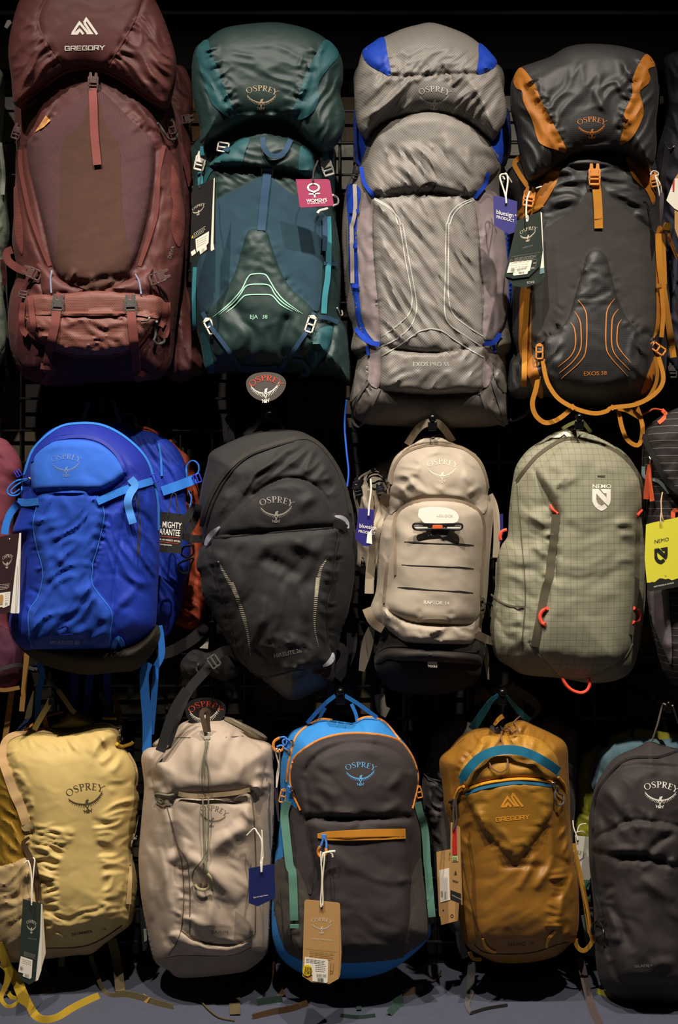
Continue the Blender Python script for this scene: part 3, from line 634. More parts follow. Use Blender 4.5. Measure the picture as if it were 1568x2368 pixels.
b.bump(mid, .024, 30); b.bump(cp, .012, 34); b.bump(lp, .014, 26); b.groove(P(5, '318,1540 500,1518 800,1508 1180,1540'), -.005, 5); b.groove(P(6, '355,995 500,1025 800,1050 1210,1000'), -.003, 4); b.groove(P(6, '350,1340 500,1380 770,1400 1000,1390 1195,1362'), -.006, 6)
b.wr(.010, 150, 24, 52, 61, P(5, '300,1120 800,1050 1350,1150 1380,1300 1180,1530 800,1505 330,1530 230,1350'), 24, True); b.wr(.0085, 190, 24, 55, 62, cp, 26, True); b.wr(.007, 80, 22, -50, 63, lp, 18, True)
b.folds([(840, 440, 915, 520, .012, 8), (900, 370, 985, 430, .01, 9), (960, 330, 1060, 430, .014, 10), (1020, 310, 1100, 410, .011, 9), (880, 560, 960, 680, .010, 8), (930, 530, 1010, 640, .008, 9), (1000, 540, 1080, 690, .009, 9), (890, 630, 930, 720, .008, 7)], .8)
b.wr(.007, 100, 18, 85, 64, P(6, '60,0 280,0 340,900 250,900 100,800'), 14, True); b.wr(.007, 100, 20, 85, 65, P(6, '1170,0 1400,0 1420,700 1330,920 1210,900'), 14, True); b.wr(.010, 50, 18, 75, 66, P(6, '110,1030 250,1000 330,1300 250,1600 110,1500'), 14, True); b.wr(.010, 50, 18, 95, 67, P(6, '1220,1000 1430,900 1400,1600 1250,1500'), 14, True); b.wr(.002, 40, 26, 50, 68)
b.pucker(P(5, '318,1535 800,1508 1180,1535'), 30, 30, .005, 5, 13, 45); b.pucker(P(6, '290,0 330,600 355,990'), 40, 18, .003, 3.5, 14); b.pucker(P(6, '1160,0 1200,600 1210,1000'), 40, 18, .003, 3.5, 15); b.pucker(P(6, '355,1000 800,1052 1210,1003'), 30, 24, .004, 4, 16, 50)
b.calm(*P(6, '780,1150')[0], 54, 14); b.build('main_body', GRD, regions=[(P(6, '0,1290 255,1290 350,1345 500,1385 770,1402 1000,1392 1195,1365 1285,1290 1500,1290 1500,1800 0,1800'), GRB)])
b.patch('upper_panel', mid, GR, .002)
b.patch('center_panel', cp, GR); b.patch('lower_pocket', lp, GRD)
b.patch('blue_gusset', P(5, '155,780 182,960 250,1045 268,1060 190,1285 150,1200 138,900'), BL); b.patch('blue_gusset', P(5, '1465,780 1500,950 1490,1100 1440,1295 1320,1075 1380,1020 1450,900'), BL)
b.patch('blue_side', P(5, '90,1440 200,1490 175,1700', 6, '165,100 175,400 185,640 250,860 350,960 350,990 230,930 160,800 135,600 95,400 90,0', 5, '80,1600'), BL, .001); b.patch('blue_side', P(6, '1375,0 1420,0 1420,300 1440,560 1390,800 1350,900 1410,600 1400,300'), BL, .001)
b.patch('stretch_pocket', P(5, '235,1515 312,1560', 6, '290,0 300,300 330,600 350,960 255,900 200,760 178,500 165,200 162,0', 5, '195,1700'), MV, .003); b.patch('stretch_pocket', P(5, '1190,1565 1300,1490 1395,1560', 6, '1370,0 1410,400 1400,700 1330,910 1205,930 1210,600 1190,300 1160,0'), MV, .003)
b.patch('stretch_pocket', P(6, '280,1005 352,1005 345,1330 250,1280 240,1100'), MV, .003); b.patch('stretch_pocket', P(6, '1217,1000 1290,1040 1280,1260 1200,1330'), MV, .003)
b.patch('side_pocket', P(6, '150,870 240,930 250,1030 125,1035'), GRD, .004, bulge=.008); b.patch('side_pocket', P(6, '1330,930 1400,850 1435,990 1380,1080 1300,1040'), GRD, .004, bulge=.008); b.patch('side_pocket', P(6, '235,1060 170,1110 125,1350 112,1460 250,1260'), GRD, .004, bulge=.008); b.patch('side_pocket', P(6, '1290,1060 1375,1090 1395,1380 1300,1270'), GRD, .004, bulge=.008)
b.patch('base_panel', P(6, '255,1290 350,1345 500,1385 770,1402 1000,1392 1195,1365 1285,1290 1380,1400 1385,1590 1300,1640 800,1665 220,1620 140,1540'), GRB, .001)
for q in (('320,1560 420,1615 490,1680 525,1792', '515,0 560,280 612,560 615,650 590,735 480,840 360,922'), ('320,1572 430,1635 520,1720 550,1792', '540,0 590,280 648,600 650,720 600,840 480,945 360,1002'), ('1180,1560 1060,1612 980,1690 945,1792', '897,0 890,400 885,700 930,820 1080,930 1190,1000'), ('1180,1575 1070,1630 1000,1710 970,1792', '920,0 915,400 918,600 960,740 1080,840 1200,917')):
    b.strap('printed_line', P(5, q[0], 6, q[1]), 2.6, PAL, .0032, .0004, step=4)
b.strap('printed_line', P(6, '362,1080 500,1000 640,900 700,868 780,856 860,872 960,940 1080,1020 1205,1090'), 2.4, PAL, .0042, .0004, step=4)
b.text('EXOS', *P(6, '622,1166')[0], 10.2, PAL, 0, 1.02, .012, name='model_name', off=.0029); b.text('PRO 55', *P(6, '765,1166')[0], 10.2, PAL, 0, 1.0, 0, name='model_name', off=.0029)
b.strap('blue_trim', P(5, '205,1290 235,1430 320,1550'), 9, BW, .006); b.strap('blue_trim', P(5, '1305,1340 1280,1440 1185,1560'), 9, BW, .006)
b.strap('blue_strap', P(6, '150,850 210,925 280,970 352,985'), 11, BW, .008); b.strap('blue_strap', P(6, '1213,978 1290,968 1345,895'), 11, BW, .008); b.strap('blue_strap', P(6, '245,1000 255,1075'), 7, BW, .007); b.strap('blue_strap', P(6, '1285,980 1300,1050'), 7, BW, .007)
b.strap('side_strap', P(5, '150,1440 155,1650 130,1792', 6, '118,0 122,240 125,480'), 9, web('pale_webbing', '#9a8f88'), .008)
for q in ('100,170 160,175', '120,500 175,505'): b.strap('strap_keeper', P(6, q), 9, BW, .009)
b.strap('strap_keeper', P(5, '100,1675 190,1672'), 9, BW, .009)
b.strap('webbing_loop', P(6, '255,1290 160,1440 125,1580 150,1650 200,1650 260,1540 350,1350'), 6, GW, .006); b.strap('webbing_loop', P(6, '1180,1350 1220,1480 1300,1610 1385,1655'), 8, GW, .006); b.strap('webbing_loop', P(6, '1285,1285 1320,1400 1370,1550 1395,1650'), 10, GW, .006)
b.cord('draw_cord', P(5, '690,1505 730,1450 800,1422 855,1435 840,1465 810,1505'), 1.8, DKCORD, .004)
b.plates('buckle', SIDEREL, *P(5, '160,1340')[0], 17, BLACKP, 12, .014); b.plates('buckle', SIDEREL, *P(5, '1430,1350')[0], 17, BLACKP, -8, .014)
l = Pillow(t, P(5, '400,170 560,100 700,62 800,45 920,70 1100,140 1220,220 1350,340 1392,440 1430,600 1462,790 1440,920 1380,1020 1330,1060 1200,960 1080,892 920,850 780,842 600,862 430,905 300,985 250,1042 180,960 155,800 148,600 180,420 220,290 300,220'), -.285, .06, 62, Db=.11)
l.wr(.009, 170, 26, -48, 71, P(5, '180,420 460,500 900,495 1380,420 1440,800 1330,1040 920,840 430,890 250,1020 160,800'), 20, True); l.wr(.005, 80, 24, -40, 72, P(5, '440,250 1200,250 1200,480 460,490'), 16, True)
l.groove(P(5, '240,370 290,420 460,497 640,507 900,492 1210,487 1310,460 1385,400'), -.005, 5); l.wr(.002, 40, 26, 50, 73)
l.folds([(850, 290, 960, 175, .012, 10), (880, 320, 1010, 240, .010, 9), (1120, 260, 1160, 330, .01, 8), (1080, 180, 1130, 250, .008, 8)])
l.pucker(P(5, '290,422 460,497 900,492 1210,487 1385,400'), 40, 34, .005, 5, 17, 45); l.pucker(P(5, '400,170 462,495'), 14, 22, .004, 4, 18); l.calm(*P(5, '838,690')[0], 40, 34); l.build('lid', GR)
l.patch('blue_panel', P(5, '215,290 300,220 400,170 430,300 462,495 380,470 290,420 240,370'), BL); l.patch('blue_panel', P(5, '1228,222 1330,310 1382,395 1310,460 1210,485 1222,350'), BL)
emblem(l, *P(5, '838,690')[0], 68, plain('light_grey_print', '#cfccc4', .5), 2)
# ================================================================ top row, charcoal and orange pack
t = pack('charcoal trekking backpack with burnt orange panels and straps', 1370, 930, -.2, G1)
CH = fab('charcoal_ripstop', '#242323', .44, kind='grid', per=260, duty=.25, col2='#4c4946', amt=.35, spec=.55); CM = fab('charcoal_mesh', '#3d3936', .8, kind='lines', per=420, duty=.45, amt=.25); OR = fab('burnt_orange_nylon', '#a8671d', .5, spec=.45); OW = web('orange_webbing', '#bd7d26'); ORP = plain('orange_print', '#cf7f36', .6)
b = Pillow(t, P(7, '250,600 215,1040 90,1180 62,1300 140,1450 175,1600', 8, '150,100 122,450 120,850 170,1050 100,1110 92,1380 200,1440 350,1410 560,1450 850,1492 1100,1465 1300,1410 1440,1330 1480,1000 1500,700 1485,300 1440,0', 7, '1420,1500 1405,1250 1370,1100 1320,700 1100,460 540,480'), -.19, .105, 70, crown=.3, lean=.02)
ctr = P(8, '855,140 920,165 960,240 1010,440 1060,600 1130,740 1260,880 1330,930 1300,1150 1230,1350 1000,1450 800,1460 580,1430 440,1250 410,930 520,860 620,720 680,520 740,320 780,180')
b.bump(ctr, .012, 28); b.wr(.0075, 90, 26, 5, 81, P(7, '540,1030 1100,1030 1300,1300 1380,1600 1250,1620 900,1320 700,1450 400,1620 420,1450'), 18, True); b.wr(.005, 60, 22, -8, 82, P(8, '740,250 960,250 1060,600 650,640'), 12, True)
b.wr(.010, 70, 30, 100, 83, P(8, '400,950 580,900 600,1400 400,1350'), 14, True); b.wr(.010, 70, 30, 80, 84, P(8, '1150,850 1330,930 1260,1380 1100,1300'), 14, True); b.wr(.008, 60, 24, 85, 85, P(8, '100,1050 340,1000 380,1400 100,1400'), 12, True); b.wr(.002, 60, 40, 0, 86)
b.folds([(1255, 400, 1330, 395, .01, 8), (1290, 425, 1400, 410, .008, 7), (1270, 470, 1340, 460, .01, 8), (1400, 440, 1490, 470, .01, 9), (1290, 380, 1420, 375, .01, 9), (1470, 490, 1510, 520, .012, 8)])
b.pucker(ctr[[0,14,13,12]], 20, 20, .0035, 4, 19); b.pucker(ctr[2:7], 20, 20, .0035, 4, 20); b.pucker(P(8, '310,985 430,915 600,800'), 14, 30, .006, 5, 21, side=-1); b.pucker(P(8, '1130,740 1270,890 1350,915'), 14, 30, .006, 5, 22)
b.calm(*P(8, '852,1215')[0], 36, 14); b.build('main_body', CH)
b.patch('mesh_panel', P(7, '820,1290 700,1480 480,1640', 8, '400,0 330,450 300,700 310,985 430,915 600,800 850,600 1080,750 1270,890 1350,915 1375,600 1375,0', 7, '1360,1700 1210,1600 1000,1420 900,1290'), CM)
b.patch('center_panel', ctr, CH, .004)
b.patch('orange_side', P(8, '205,470 290,470 298,1000 330,1100 400,1400 340,1392 200,1060 190,800'), OR, .002); b.patch('orange_side', P(7, '545,1125 520,1270 400,1480 310,1550 190,1600 178,1545 330,1350 450,1190'), OR); b.patch('orange_side', P(7, '1115,1055 1200,1095 1310,1140 1370,1300 1360,1480 1290,1350 1180,1240'), OR); b.patch('orange_side', P(8, '1378,0 1450,0 1468,440 1455,700 1355,915 1380,700'), OR, .003); b.patch('orange_side', P(8, '1395,1010 1330,1150 1245,1390 1330,1330 1385,1150'), OR, .002)
for q in ('700,575 755,650 776,740 770,1000 720,1110 555,1260', '670,675 715,750 727,850 722,1000 655,1110 540,1210', '635,768 670,830 679,960 640,1060 530,1155', '1018,565 960,650 945,750 945,980 990,1080 1135,1240', '1050,655 1005,720 994,800 994,960 1030,1060 1150,1185', '1080,745 1050,790 1040,860 1042,960 1085,1035 1160,1120'):
    b.strap('printed_line', P(8, q), [.8, 2.2, 2.6, 2.6, 2, .8] if len(q.split()) == 6 else [.8, 2.4, 2.6, 2, .8], ORP, .0052, .0004, step=4)
b.text('EXOS', *P(8, '748,1232')[0], 9.6, ORP, -1.5, 1.12, .012, name='model_name', off=.0046); b.text('38', *P(8, '898,1227')[0], 9.6, ORP, -1.5, 1.1, 0, name='model_name', off=.0046)
b.strap('center_strap', P(7, '848,1230 862,1330 875,1500 880,1680'), 20, OW, .007); b.plates('buckle', SIDEREL, *P(7, '845,1210')[0], 29, ORANGEP, 0, .009)
b.strap('strap_stitch', P(7, '845,1600 918,1590'), 2, OR, .0085)
b.strap('side_strap', P(7, '205,1055 150,1110 180,1190 260,1310'), 11, OW, .012); b.plates('buckle', SIDEREL, *P(7, '278,1400')[0], 28, ORANGEP, 10, .014); b.plates('buckle', SIDEREL, *P(7, '1360,1250')[0], 22, ORANGEP, -12, .014)
b.strap('side_strap', P(7, '270,1480 265,1560 255,1620'), 21, OW, .008); b.strap('side_strap', P(7, '180,1540 400,1480'), 7, OW, .009)
b.strap('side_strap', P(8, '262,480 250,700 240,900 232,1330'), 12, OW, .010); b.strap('side_strap', P(8, '1395,0 1410,250 1440,470 1490,800 1528,1075'), 15, OW, .010); b.strap('side_strap', P(8, '1435,0 1445,250 1450,440'), 12, OW, .008); b.strap('side_strap', P(8, '1425,480 1440,700 1425,900'), 10, OW, .012); b.strap('strap_keeper', P(8, '1380,450 1470,455'), 9, OW, .014)
b.plates('strap_hook', HOOKB, *P(8, '367,1030')[0], 22, ORANGEP, 0, .012); b.plates('strap_hook', HOOKB, *P(8, '1400,1000')[0], 24, ORANGEP, -55, .012)
f = Free(t)
def dep(v, s, y): p = P(v, s); return np.c_[p[:, :2], np.linspace(y[0], y[1], len(p))]
f.web('lower_strap', dep(8, '370,1090 365,1200 335,1350 305,1470 330,1570 400,1635 470,1635 560,1590 660,1500', (-.285, -.25)), 11, OW); f.web('lower_strap', dep(8, '395,1090 415,1220 450,1320 530,1430 650,1505 760,1545 860,1560 950,1540 1000,1510 1190,1485 1330,1420 1420,1330 1440,1230 1400,1070', (-.295, -.29)), 10, OW)
f.web('lower_strap', dep(8, '1370,1070 1390,1200 1370,1320 1300,1430 1190,1475', (-.3, -.26)), 8, OW); f.web('lower_strap', dep(8, '1050,1520 1085,1690 1140,1800 1230,1832 1262,1700 1235,1570 1190,1455', (-.25, -.24)), 10, OW); f.web('lower_strap', dep(8, '1050,1510 1130,1530 1200,1570 1250,1600', (-.26, -.24)), 13, OW)
f.web('strap_keeper', dep(8, '640,1490 670,1520', (-.3, -.3)), 11, OW); f.web('strap_keeper', dep(8, '985,1500 1015,1520', (-.3, -.3)), 11, OW)
b.cord('toggle_cord', P(38, '490,1920 500,2050 583,2250'), 2.0, ORANGEP, .016); b.cord('toggle_cord', P(38, '478,1990 490,2080 570,2280'), 2.0, ORANGEP, .016); b.plates('cord_toggle', [[(-.35, -.5), (.35, -.5), (.5, 0), (.35, .5), (-.35, .5), (-.5, 0)]], *P(38, '470,1930')[0], 18, plain('ochre_plastic', '#a8781e', .4), 10, .014, .008)
l = Pillow(t, P(7, '190,290 320,240 460,190 600,110 760,80 960,85 1120,110 1290,165 1370,250 1395,400 1400,560 1378,760 1382,950 1360,1110 1310,1145 1200,1082 1060,1015 850,1012 690,1037 560,1110 430,1200 300,1272 250,1220 200,1000 165,800 120,600 115,450 140,370'), -.285, .055, 60, Db=.11)
l.wr(.007, 120, 26, 58, 91, P(7, '150,350 330,300 640,1000 560,1080 280,1240 180,900'), 18, True); l.wr(.007, 120, 26, -62, 92, P(7, '1290,180 1390,400 1370,1100 1050,1000 1080,650 1180,350'), 18, True); l.wr(.005, 90, 34, -55, 93, P(7, '330,300 1200,250 1060,960 700,1000'), 24, True); l.groove(P(7, '690,1030 780,985 900,960 1020,1000'), .007, 7)
l.folds([(1370, 200, 1410, 290, .01, 10), (1430, 130, 1470, 190, .01, 10), (1420, 180, 1460, 250, .009, 8), (1330, 320, 1400, 290, .008, 8)])
l.pucker(P(7, '240,310 380,570 600,1000'), 30, 28, .005, 4, 23, 40); l.pucker(P(7, '1300,167 1170,450 1065,955'), 30, 26, .005, 4, 24, 40); l.calm(*P(7, '820,800')[0], 40, 34); l.build('lid', CH)
l.patch('orange_panel', P(7, '190,288 240,310 330,440 380,570 440,690 600,1000 500,995 380,950 340,880 300,740 225,580 215,490 160,460 140,380'), OR); l.patch('orange_panel', P(7, '1300,167 1372,265 1310,300 1330,400 1240,490 1250,560 1268,690 1180,880 1065,955 1095,800 1100,680 1170,520 1170,400 1230,250'), OR)
emblem(l, *P(7, '820,800')[0], 62, ORP, 0)
# ================================================================ edge packs of the top row
t = pack('navy black backpack cut by the right edge beside the orange-strapped one', 1580, 900, -.2, G1)
NV = fab('navy_cloth', '#22222c', .6)
b = Pillow(t, P(0, '1534,150 1560,120 1640,110 1680,200 1690,600 1680,880 1600,900 1530,860 1500,800 1512,640 1508,540 1528,480 1512,420 1520,350 1542,260'), -.12, .05, 50, Db=.04)
b.wr(.008, 80, 26, 75, 101, None, 16, True); b.build('main_body', NV); b.cord('zip_pull', P(0, '1538,330 1548,345 1560,338'), 2.2, GREYP, .004); b.strap('side_strap', P(0, '1545,330 1535,400 1530,470'), 14, BLACKWEB, .004); b.strap('side_strap', P(0, '1560,600 1556,660 1540,690'), 14, web('slate_webbing', '#34364a'), .006); b.plates('buckle', SIDEREL, 1556, 855, 22, GREYP, 0, .004)
t = pack('sage green backpack cut by the left edge beside the maroon one', -20, 850, -.2, G1)
SG = fab('sage_mesh', '#6b7466', .75, kind='dots', per=260, ang=45, duty=.5, amt=.4); SP = fab('sage_cloth', '#7a8072', .6)
b = Pillow(t, P(0, '-80,140 0,160 6,220 -2,300 10,370 12,420 16,470 20,540 12,600 14,680 16,760 14,810 -10,850 -80,860'), -.12, .05, 40, Db=.04)
b.wr(.006, 60, 24, 80, 111, None, 10, True); b.build('main_body', SP); b.patch('mesh_pocket', P(0, '-40,640 8,660 14,720 14,790 -10,820 -40,800'), SG); b.strap('side_strap', P(0, '0,330 8,400 6,450'), 9, web('sage_webbing', '#8d9186'), .008); b.strap('side_strap', P(0, '4,600 10,640 8,660'), 9, web('dark_red_webbing', '#4a1a1e'), .008)
# ================================================================ middle row, blue pack
def dep(v, s, y): p = P(v, s); return np.c_[p[:, :2], np.linspace(y[0], y[1], len(p))]
AZ = fab('azure_stretch', '#1f47ac', .7, kind='dots', per=420, ang=30, duty=.5, amt=.2, crump=.08); RB = fab('cobalt_cloth', '#1a36a2', .55, kind='lines', per=260, ang=-30, duty=.4, amt=.15); RBD = fab('deep_cobalt', '#1c2b90', .5); SKY = fab('sky_blue_cloth', '#2f62c6', .75, crump=.05); AW = web('azure_webbing', '#2f7ad8'); AWL = web('light_azure_webbing', '#4d92e6'); DBK = fab('dark_olive_base', '#2a241c', .8)
t = pack('cobalt blue daypack with lighter blue upper pocket', 210, 1545, -.2, G2)
b0 = Pillow(t, P(10, '150,600 600,560 1000,560 1180,470 1200,600 1050,800 850,835 640,850 400,800 250,730'), -.21, .09, 40); b0.build('base', DBK)
b = Pillow(t, P(9, '430,218 560,187 680,182 800,212 950,292 1080,412 1150,540 1190,700 1208,900 1205,1200', 10, '1195,150 1188,330 1165,500 1050,620 900,690 700,692 480,702 250,682 130,622 78,530 72,400 140,250', 9, '160,1250 150,1080 95,1010 145,850 170,600 200,480 260,370 340,272'), -.245, .10, 60, crown=.35)
top = P(9, '240,440 320,365 430,325 600,318 740,345 850,420 930,520 955,575 720,712 310,718 240,640'); fp = P(9, '305,718 500,705 722,710 775,820 787,900 745,1100 700,1250', 10, '700,50 705,180 840,370 835,520 815,655 500,665 240,650 215,500 220,370 290,250 320,100', 9, '310,1250 270,1100 250,950 280,800')
b.bump(P(9, '240,430 400,310 600,285 760,318 880,418 955,570 720,712 310,718 230,640'), .012, 18); b.bump(top, .008, 12); b.bump(fp, .012, 20); b.groove(P(9, '310,712 500,700 720,706'), -.008, 6)
b.wr(.008, 90, 26, -48, 121, fp, 18, True); b.wr(.007, 130, 30, 62, 122, P(9, '960,400 1150,600 1200,1000 1190,1400 900,1500 760,1000 950,700'), 18, True); b.wr(.006, 60, 30, -40, 123, P(9, '160,800 280,800 320,1300 240,1500 100,1500'), 12); b.wr(.003, 60, 40, 20, 124)
b.folds([(280, 1130, 330, 1220, .012, 11), (300, 1260, 370, 1330, .01, 9), (110, 1280, 155, 1300, .012, 9), (225, 1220, 190, 1270, .01, 8), (100, 1310, 160, 1390, .01, 9), (230, 1330, 170, 1390, .01, 9), (330, 1340, 250, 1430, .012, 10)], .4)
b.groove(P(9, '955,820 900,1150 860,1450', 10, '850,380'), -.004, 4); b.groove(P(9, '960,850 1090,900 1200,1120'), -.006, 8)
b.pucker(P(9, '722,712 775,820 787,900 745,1100 700,1300'), 34, 24, .004, 4.5, 33); b.pucker(P(9, '305,718 255,950 310,1250', 10, '322,100 220,370'), 34, 24, .004, 4.5, 34)
b.calm(*P(9, '500,502')[0], 38, 30); b.calm(*P(10, '500,608')[0], 46, 12); b.build('main_body', RB)
b.patch('top_panel', P(9, '200,540 260,380 430,230 680,190 930,290 1080,430 1150,570 1150,600 960,690 955,560 880,410 760,312 600,278 400,302 240,430 215,600'), RBD, .0015)
b.patch('upper_pocket', top, SKY); b.patch('front_panel', fp, AZ)
b.strap('zipper', P(9, '242,480 260,415 400,318 600,290 760,325 880,425 950,560'), 8, RBD, .004)
b.strap('piping', P(9, '180,580 255,380 430,228 600,190 780,207 950,297 1095,440 1160,600 1195,800 1200,1000'), 5, AW, .004)
b.strap('panel_seam', P(9, '280,800 250,950 270,1100 310,1250', 10, '322,100 290,250 220,370 215,500 240,650'), 1.8, AW, .0035, .0008); b.strap('panel_seam', P(9, '722,712 775,820 787,900 745,1100 700,1250', 10, '700,50 705,180 840,370 835,520 815,655'), 1.8, AW, .0035, .0008)
b.strap('load_strap', P(9, '735,785 900,712 1040,660 1170,622'), 17, AW, .008); b.strap('strap_end', P(9, '985,610 1020,660 985,720 965,790 985,880 1005,950'), 18, AWL, .014); b.plates('buckle', LADDER, *P(9, '1160,610')[0], 21, plain('cobalt_plastic', '#2a38b8', .35), 70, .012)
b.strap('load_strap', P(9, '130,785 200,792 290,782'), 17, AW, .008); b.strap('load_strap', P(9, '140,795 80,870 45,960 35,1030'), 17, AW, .006)
b.cord('zip_pull', P(9, '215,615 130,625 65,680 60,725 110,742 160,715 165,670'), 2.2, AW, .012); b.cord('zip_pull', P(9, '210,620 140,650 85,700 100,725 150,690'), 2.0, AW, .012); b.plates('zip_slider', [[(-.4, -.3), (.4, -.3), (.4, .3), (-.4, .3)]], *P(9, '220,612')[0], 10, METAL, 20, .012); b.plates('buckle', LADDER, *P(9, '135,570')[0], 17, bpy.data.materials['cobalt_plastic'], 60, .005)
b.cord('drawstring', P(9, '1008,715 1050,850 1055,960 1040,1100 1040,1200'), 1.2, DKCORD, .012); b.cord('drawstring', P(9, '1045,715 1050,850 1062,980 1045,1190'), 1.2, DKCORD, .014)
for y in (482, 545): b.strap('lash_slot', P(10, '445,%d 500,%d 550,%d' % (y+3, y, y-2)), 2.4, RBD, .004, .0006)
b.strap('tool_loop', P(10, '855,660 870,600 895,575 915,600 930,640'), 11, AW, .008)
PB = plain('faint_blue_print', '#4d6ea8', .7); b.text('SPORTLITE 20', *P(10, '375,619')[0], 8.3, plain('slate_print', '#7382a8', .6), .5, .98, .008, name='model_name', off=.0029); emblem(b, *P(9, '500,502')[0], 64, plain('dim_slate_print', '#5e7fb6', .6), 0, off=.0029)
f = Free(t)
f.web('shoulder_strap', dep(10, '1200,480 1215,560 1220,700 1180,790', (-.16, -.16)), 15, AW); f.web('shoulder_strap', dep(10, '1120,760 1090,850 1095,1000 1110,1200 1110,1437', (-.15, -.15)), 21, AW); f.web('shoulder_strap', dep(10, '1180,790 1165,1000 1140,1300', (-.12, -.12)), 14, AW)
f.web('shoulder_strap', dep(10, '290,760 320,850 290,1000 280,1240', (-.13, -.13)), 13, AW)
for q in ('560,850 560,950 540,1100', '680,850 670,950 650,1130', '810,840 805,950 810,1170'): f.web('hip_strap', dep(10, q, (-.1, -.1)), 17, web('deep_blue_webbing', '#1a3a9a') if 'deep_blue_webbing' not in bpy.data.materials else bpy.data.materials['deep_blue_webbing'])
f.web('hanging_loop', dep(9, '560,190 610,170 640,120 670,30', (-.17, -.17)), 9, GW); f.web('hanging_loop', dep(9, '905,180 880,100 855,20', (-.15, -.15)), 9, GW)
# ---- second blue and the rust pack behind
t = pack('second cobalt blue daypack showing to the right behind the first', 400, 1500, -.12, G4)
b = Pillow(t, P(9, '800,207 890,172 1000,230 1150,262 1290,332 1380,450 1412,600 1405,800 1440,1000 1430,1300', 10, '1400,150 1370,350 1250,590 1190,480 1000,300', 9, '900,1000 800,400'), -.10, .04, 35, Db=.04)
b.wr(.009, 140, 26, 60, 131, None, 14, True); b.build('main_body', RB); b.strap('load_strap', P(9, '1225,705 1300,680 1380,650 1480,612'), 22, AW, .008); b.strap('piping', P(9, '1198,345 1215,450 1222,590'), 5, AW, .003); b.cord('zip_pull', P(9, '1412,610 1410,520 1450,475 1495,500 1500,560 1450,600'), 2.3, AW, .01); b.plates('buckle', LADDER, *P(9, '1490,610')[0], 22, bpy.data.materials['cobalt_plastic'], 70, .01); b.cord('zip_pull', P(9, '1420,700 1445,760 1430,850'), 1.8, AW, .01)
t = pack('rust red daypack peeking out behind the blue ones', 450, 1450, -.08, G4)
RU = fab('rust_cloth', '#8c3a20', .6)
b = Pillow(t, P(9, '950,235 1080,225 1250,290 1350,380 1440,470 1500,700 1525,1000 1545,1300', 10, '1565,250 1500,480 1350,480 1200,300', 9, '1200,1000 1000,500'), -.062, .02, 20, Db=.015)
b.wr(.008, 60, 24, 60, 141, None, 12, True); b.build('main_body', RU); Free(t).cordw('zip_pull', dep(9, '940,150 960,120 1000,125 1015,165 995,205 965,190', (-.09, -.09)), 1.8, RU); b.strap('piping', P(9, '1060,225 1130,235 1300,330'), 5, RU, .003)
# ================================================================ middle row, black pack
t = pack('charcoal black daypack with striped reflective trim', 650, 1610, -.2, G2)
BK = fab('black_pack_cloth', '#2b2929', .62, kind='lines', per=500, duty=.45, amt=.18, spec=.35); BK2 = fab('black_pocket_cloth', '#262424', .6, spec=.35); BKB = fab('black_boot', '#262223', .45, spec=.5); ZP = fab('zipper_tape', '#2e2b26', .6, kind='lines', per=400, ang=90, duty=.4, amt=.3)
b = Pillow(t, P(11, '310,450 450,372 590,312 760,267 1000,267 1130,312 1250,402 1350,560 1430,740 1480,900 1500,1060 1520,1250', 12, '1510,60 1450,400 1385,600 1335,850 1310,960 1150,1040 1000,1090 850,990 770,905 600,790 480,600 370,380 300,250 285,100', 11, '195,1400 215,1250 250,1180 212,950 232,750 280,550'), -.2, .115, 80, crown=.35)
hood = P(11, '690,790 800,712 930,672 1060,680 1180,742 1260,832 1310,950 1322,1070 1000,1100 700,1120 345,1155 470,980'); fp = P(11, '335,1155 600,1128 900,1102 1320,1068 1362,1120 1345,1250', 12, '1330,150 1285,350 1292,600 1312,800 1060,850 770,908 600,750 520,480 430,200 398,60')
b.bump(hood, .016, 26); b.bump(fp, .016, 30); b.groove(P(11, '670,800 800,712 930,668 1060,676 1180,740 1262,835 1312,960'), -.008, 6); b.groove(P(11, '335,1150 700,1114 1000,1092 1320,1064'), -.007, 6)
b.groove(P(11, '230,1060 300,840 430,620 600,470 800,390 1000,335 1120,332 1230,402 1350,565 1430,760 1465,950'), .006, 12)
b.wr(.012, 120, 34, -40, 151, P(11, '480,640 1000,380 1250,450 1400,850 1260,820 1000,650 680,780 400,1000 330,950'), 24, True); b.wr(.012, 130, 40, 110, 152, P(11, '480,1200 1250,1130 1230,1639', 12, '1180,500 1250,780 800,880 620,600 480,300'), 34); b.wr(.008, 50, 22, 60, 153, P(12, '620,600 1280,550 1300,800 780,890'), 16, True); b.wr(.007, 100, 26, 68, 154, P(11, '230,1000 330,1180 380,1500', 12, '560,600 480,560 320,200'), 14, True); b.wr(.002, 60, 30, 30, 155)
b.folds([(640, 1060, 700, 1020, .016, 12), (570, 1110, 660, 1050, .018, 13), (560, 1140, 640, 1080, .012, 10), (740, 1060, 770, 1120, .012, 11), (660, 1250, 745, 1275, .016, 16), (680, 1330, 710, 1440, .014, 14), (610, 1380, 590, 1500, .014, 12), (600, 1290, 700, 1330, -.014, 14), (690, 1180, 730, 1140, .014, 12)])
b.pucker(P(11, '340,1170 380,1500', 12, '430,200 520,480 600,740'), 36, 26, .005, 5, 35); b.pucker(P(11, '1350,1130 1300,1500', 12, '1280,350 1290,600'), 36, 26, .005, 5, 36); b.pucker(P(12, '770,905 1060,850 1310,810'), 20, 24, .005, 6, 37)
b.calm(*P(11, '852,912')[0], 42, 34); b.calm(*P(12, '970,732')[0], 38, 16); b.build('main_body', BK)
b.patch('hood_pocket', hood, BK2); b.patch('front_panel', fp, BK, .004, bulge=.003, edge=8); b.patch('boot', P(12, '770,912 900,880 1060,855 1310,812 1325,950 1200,1020 1000,1085 850,985'), BKB, .004)
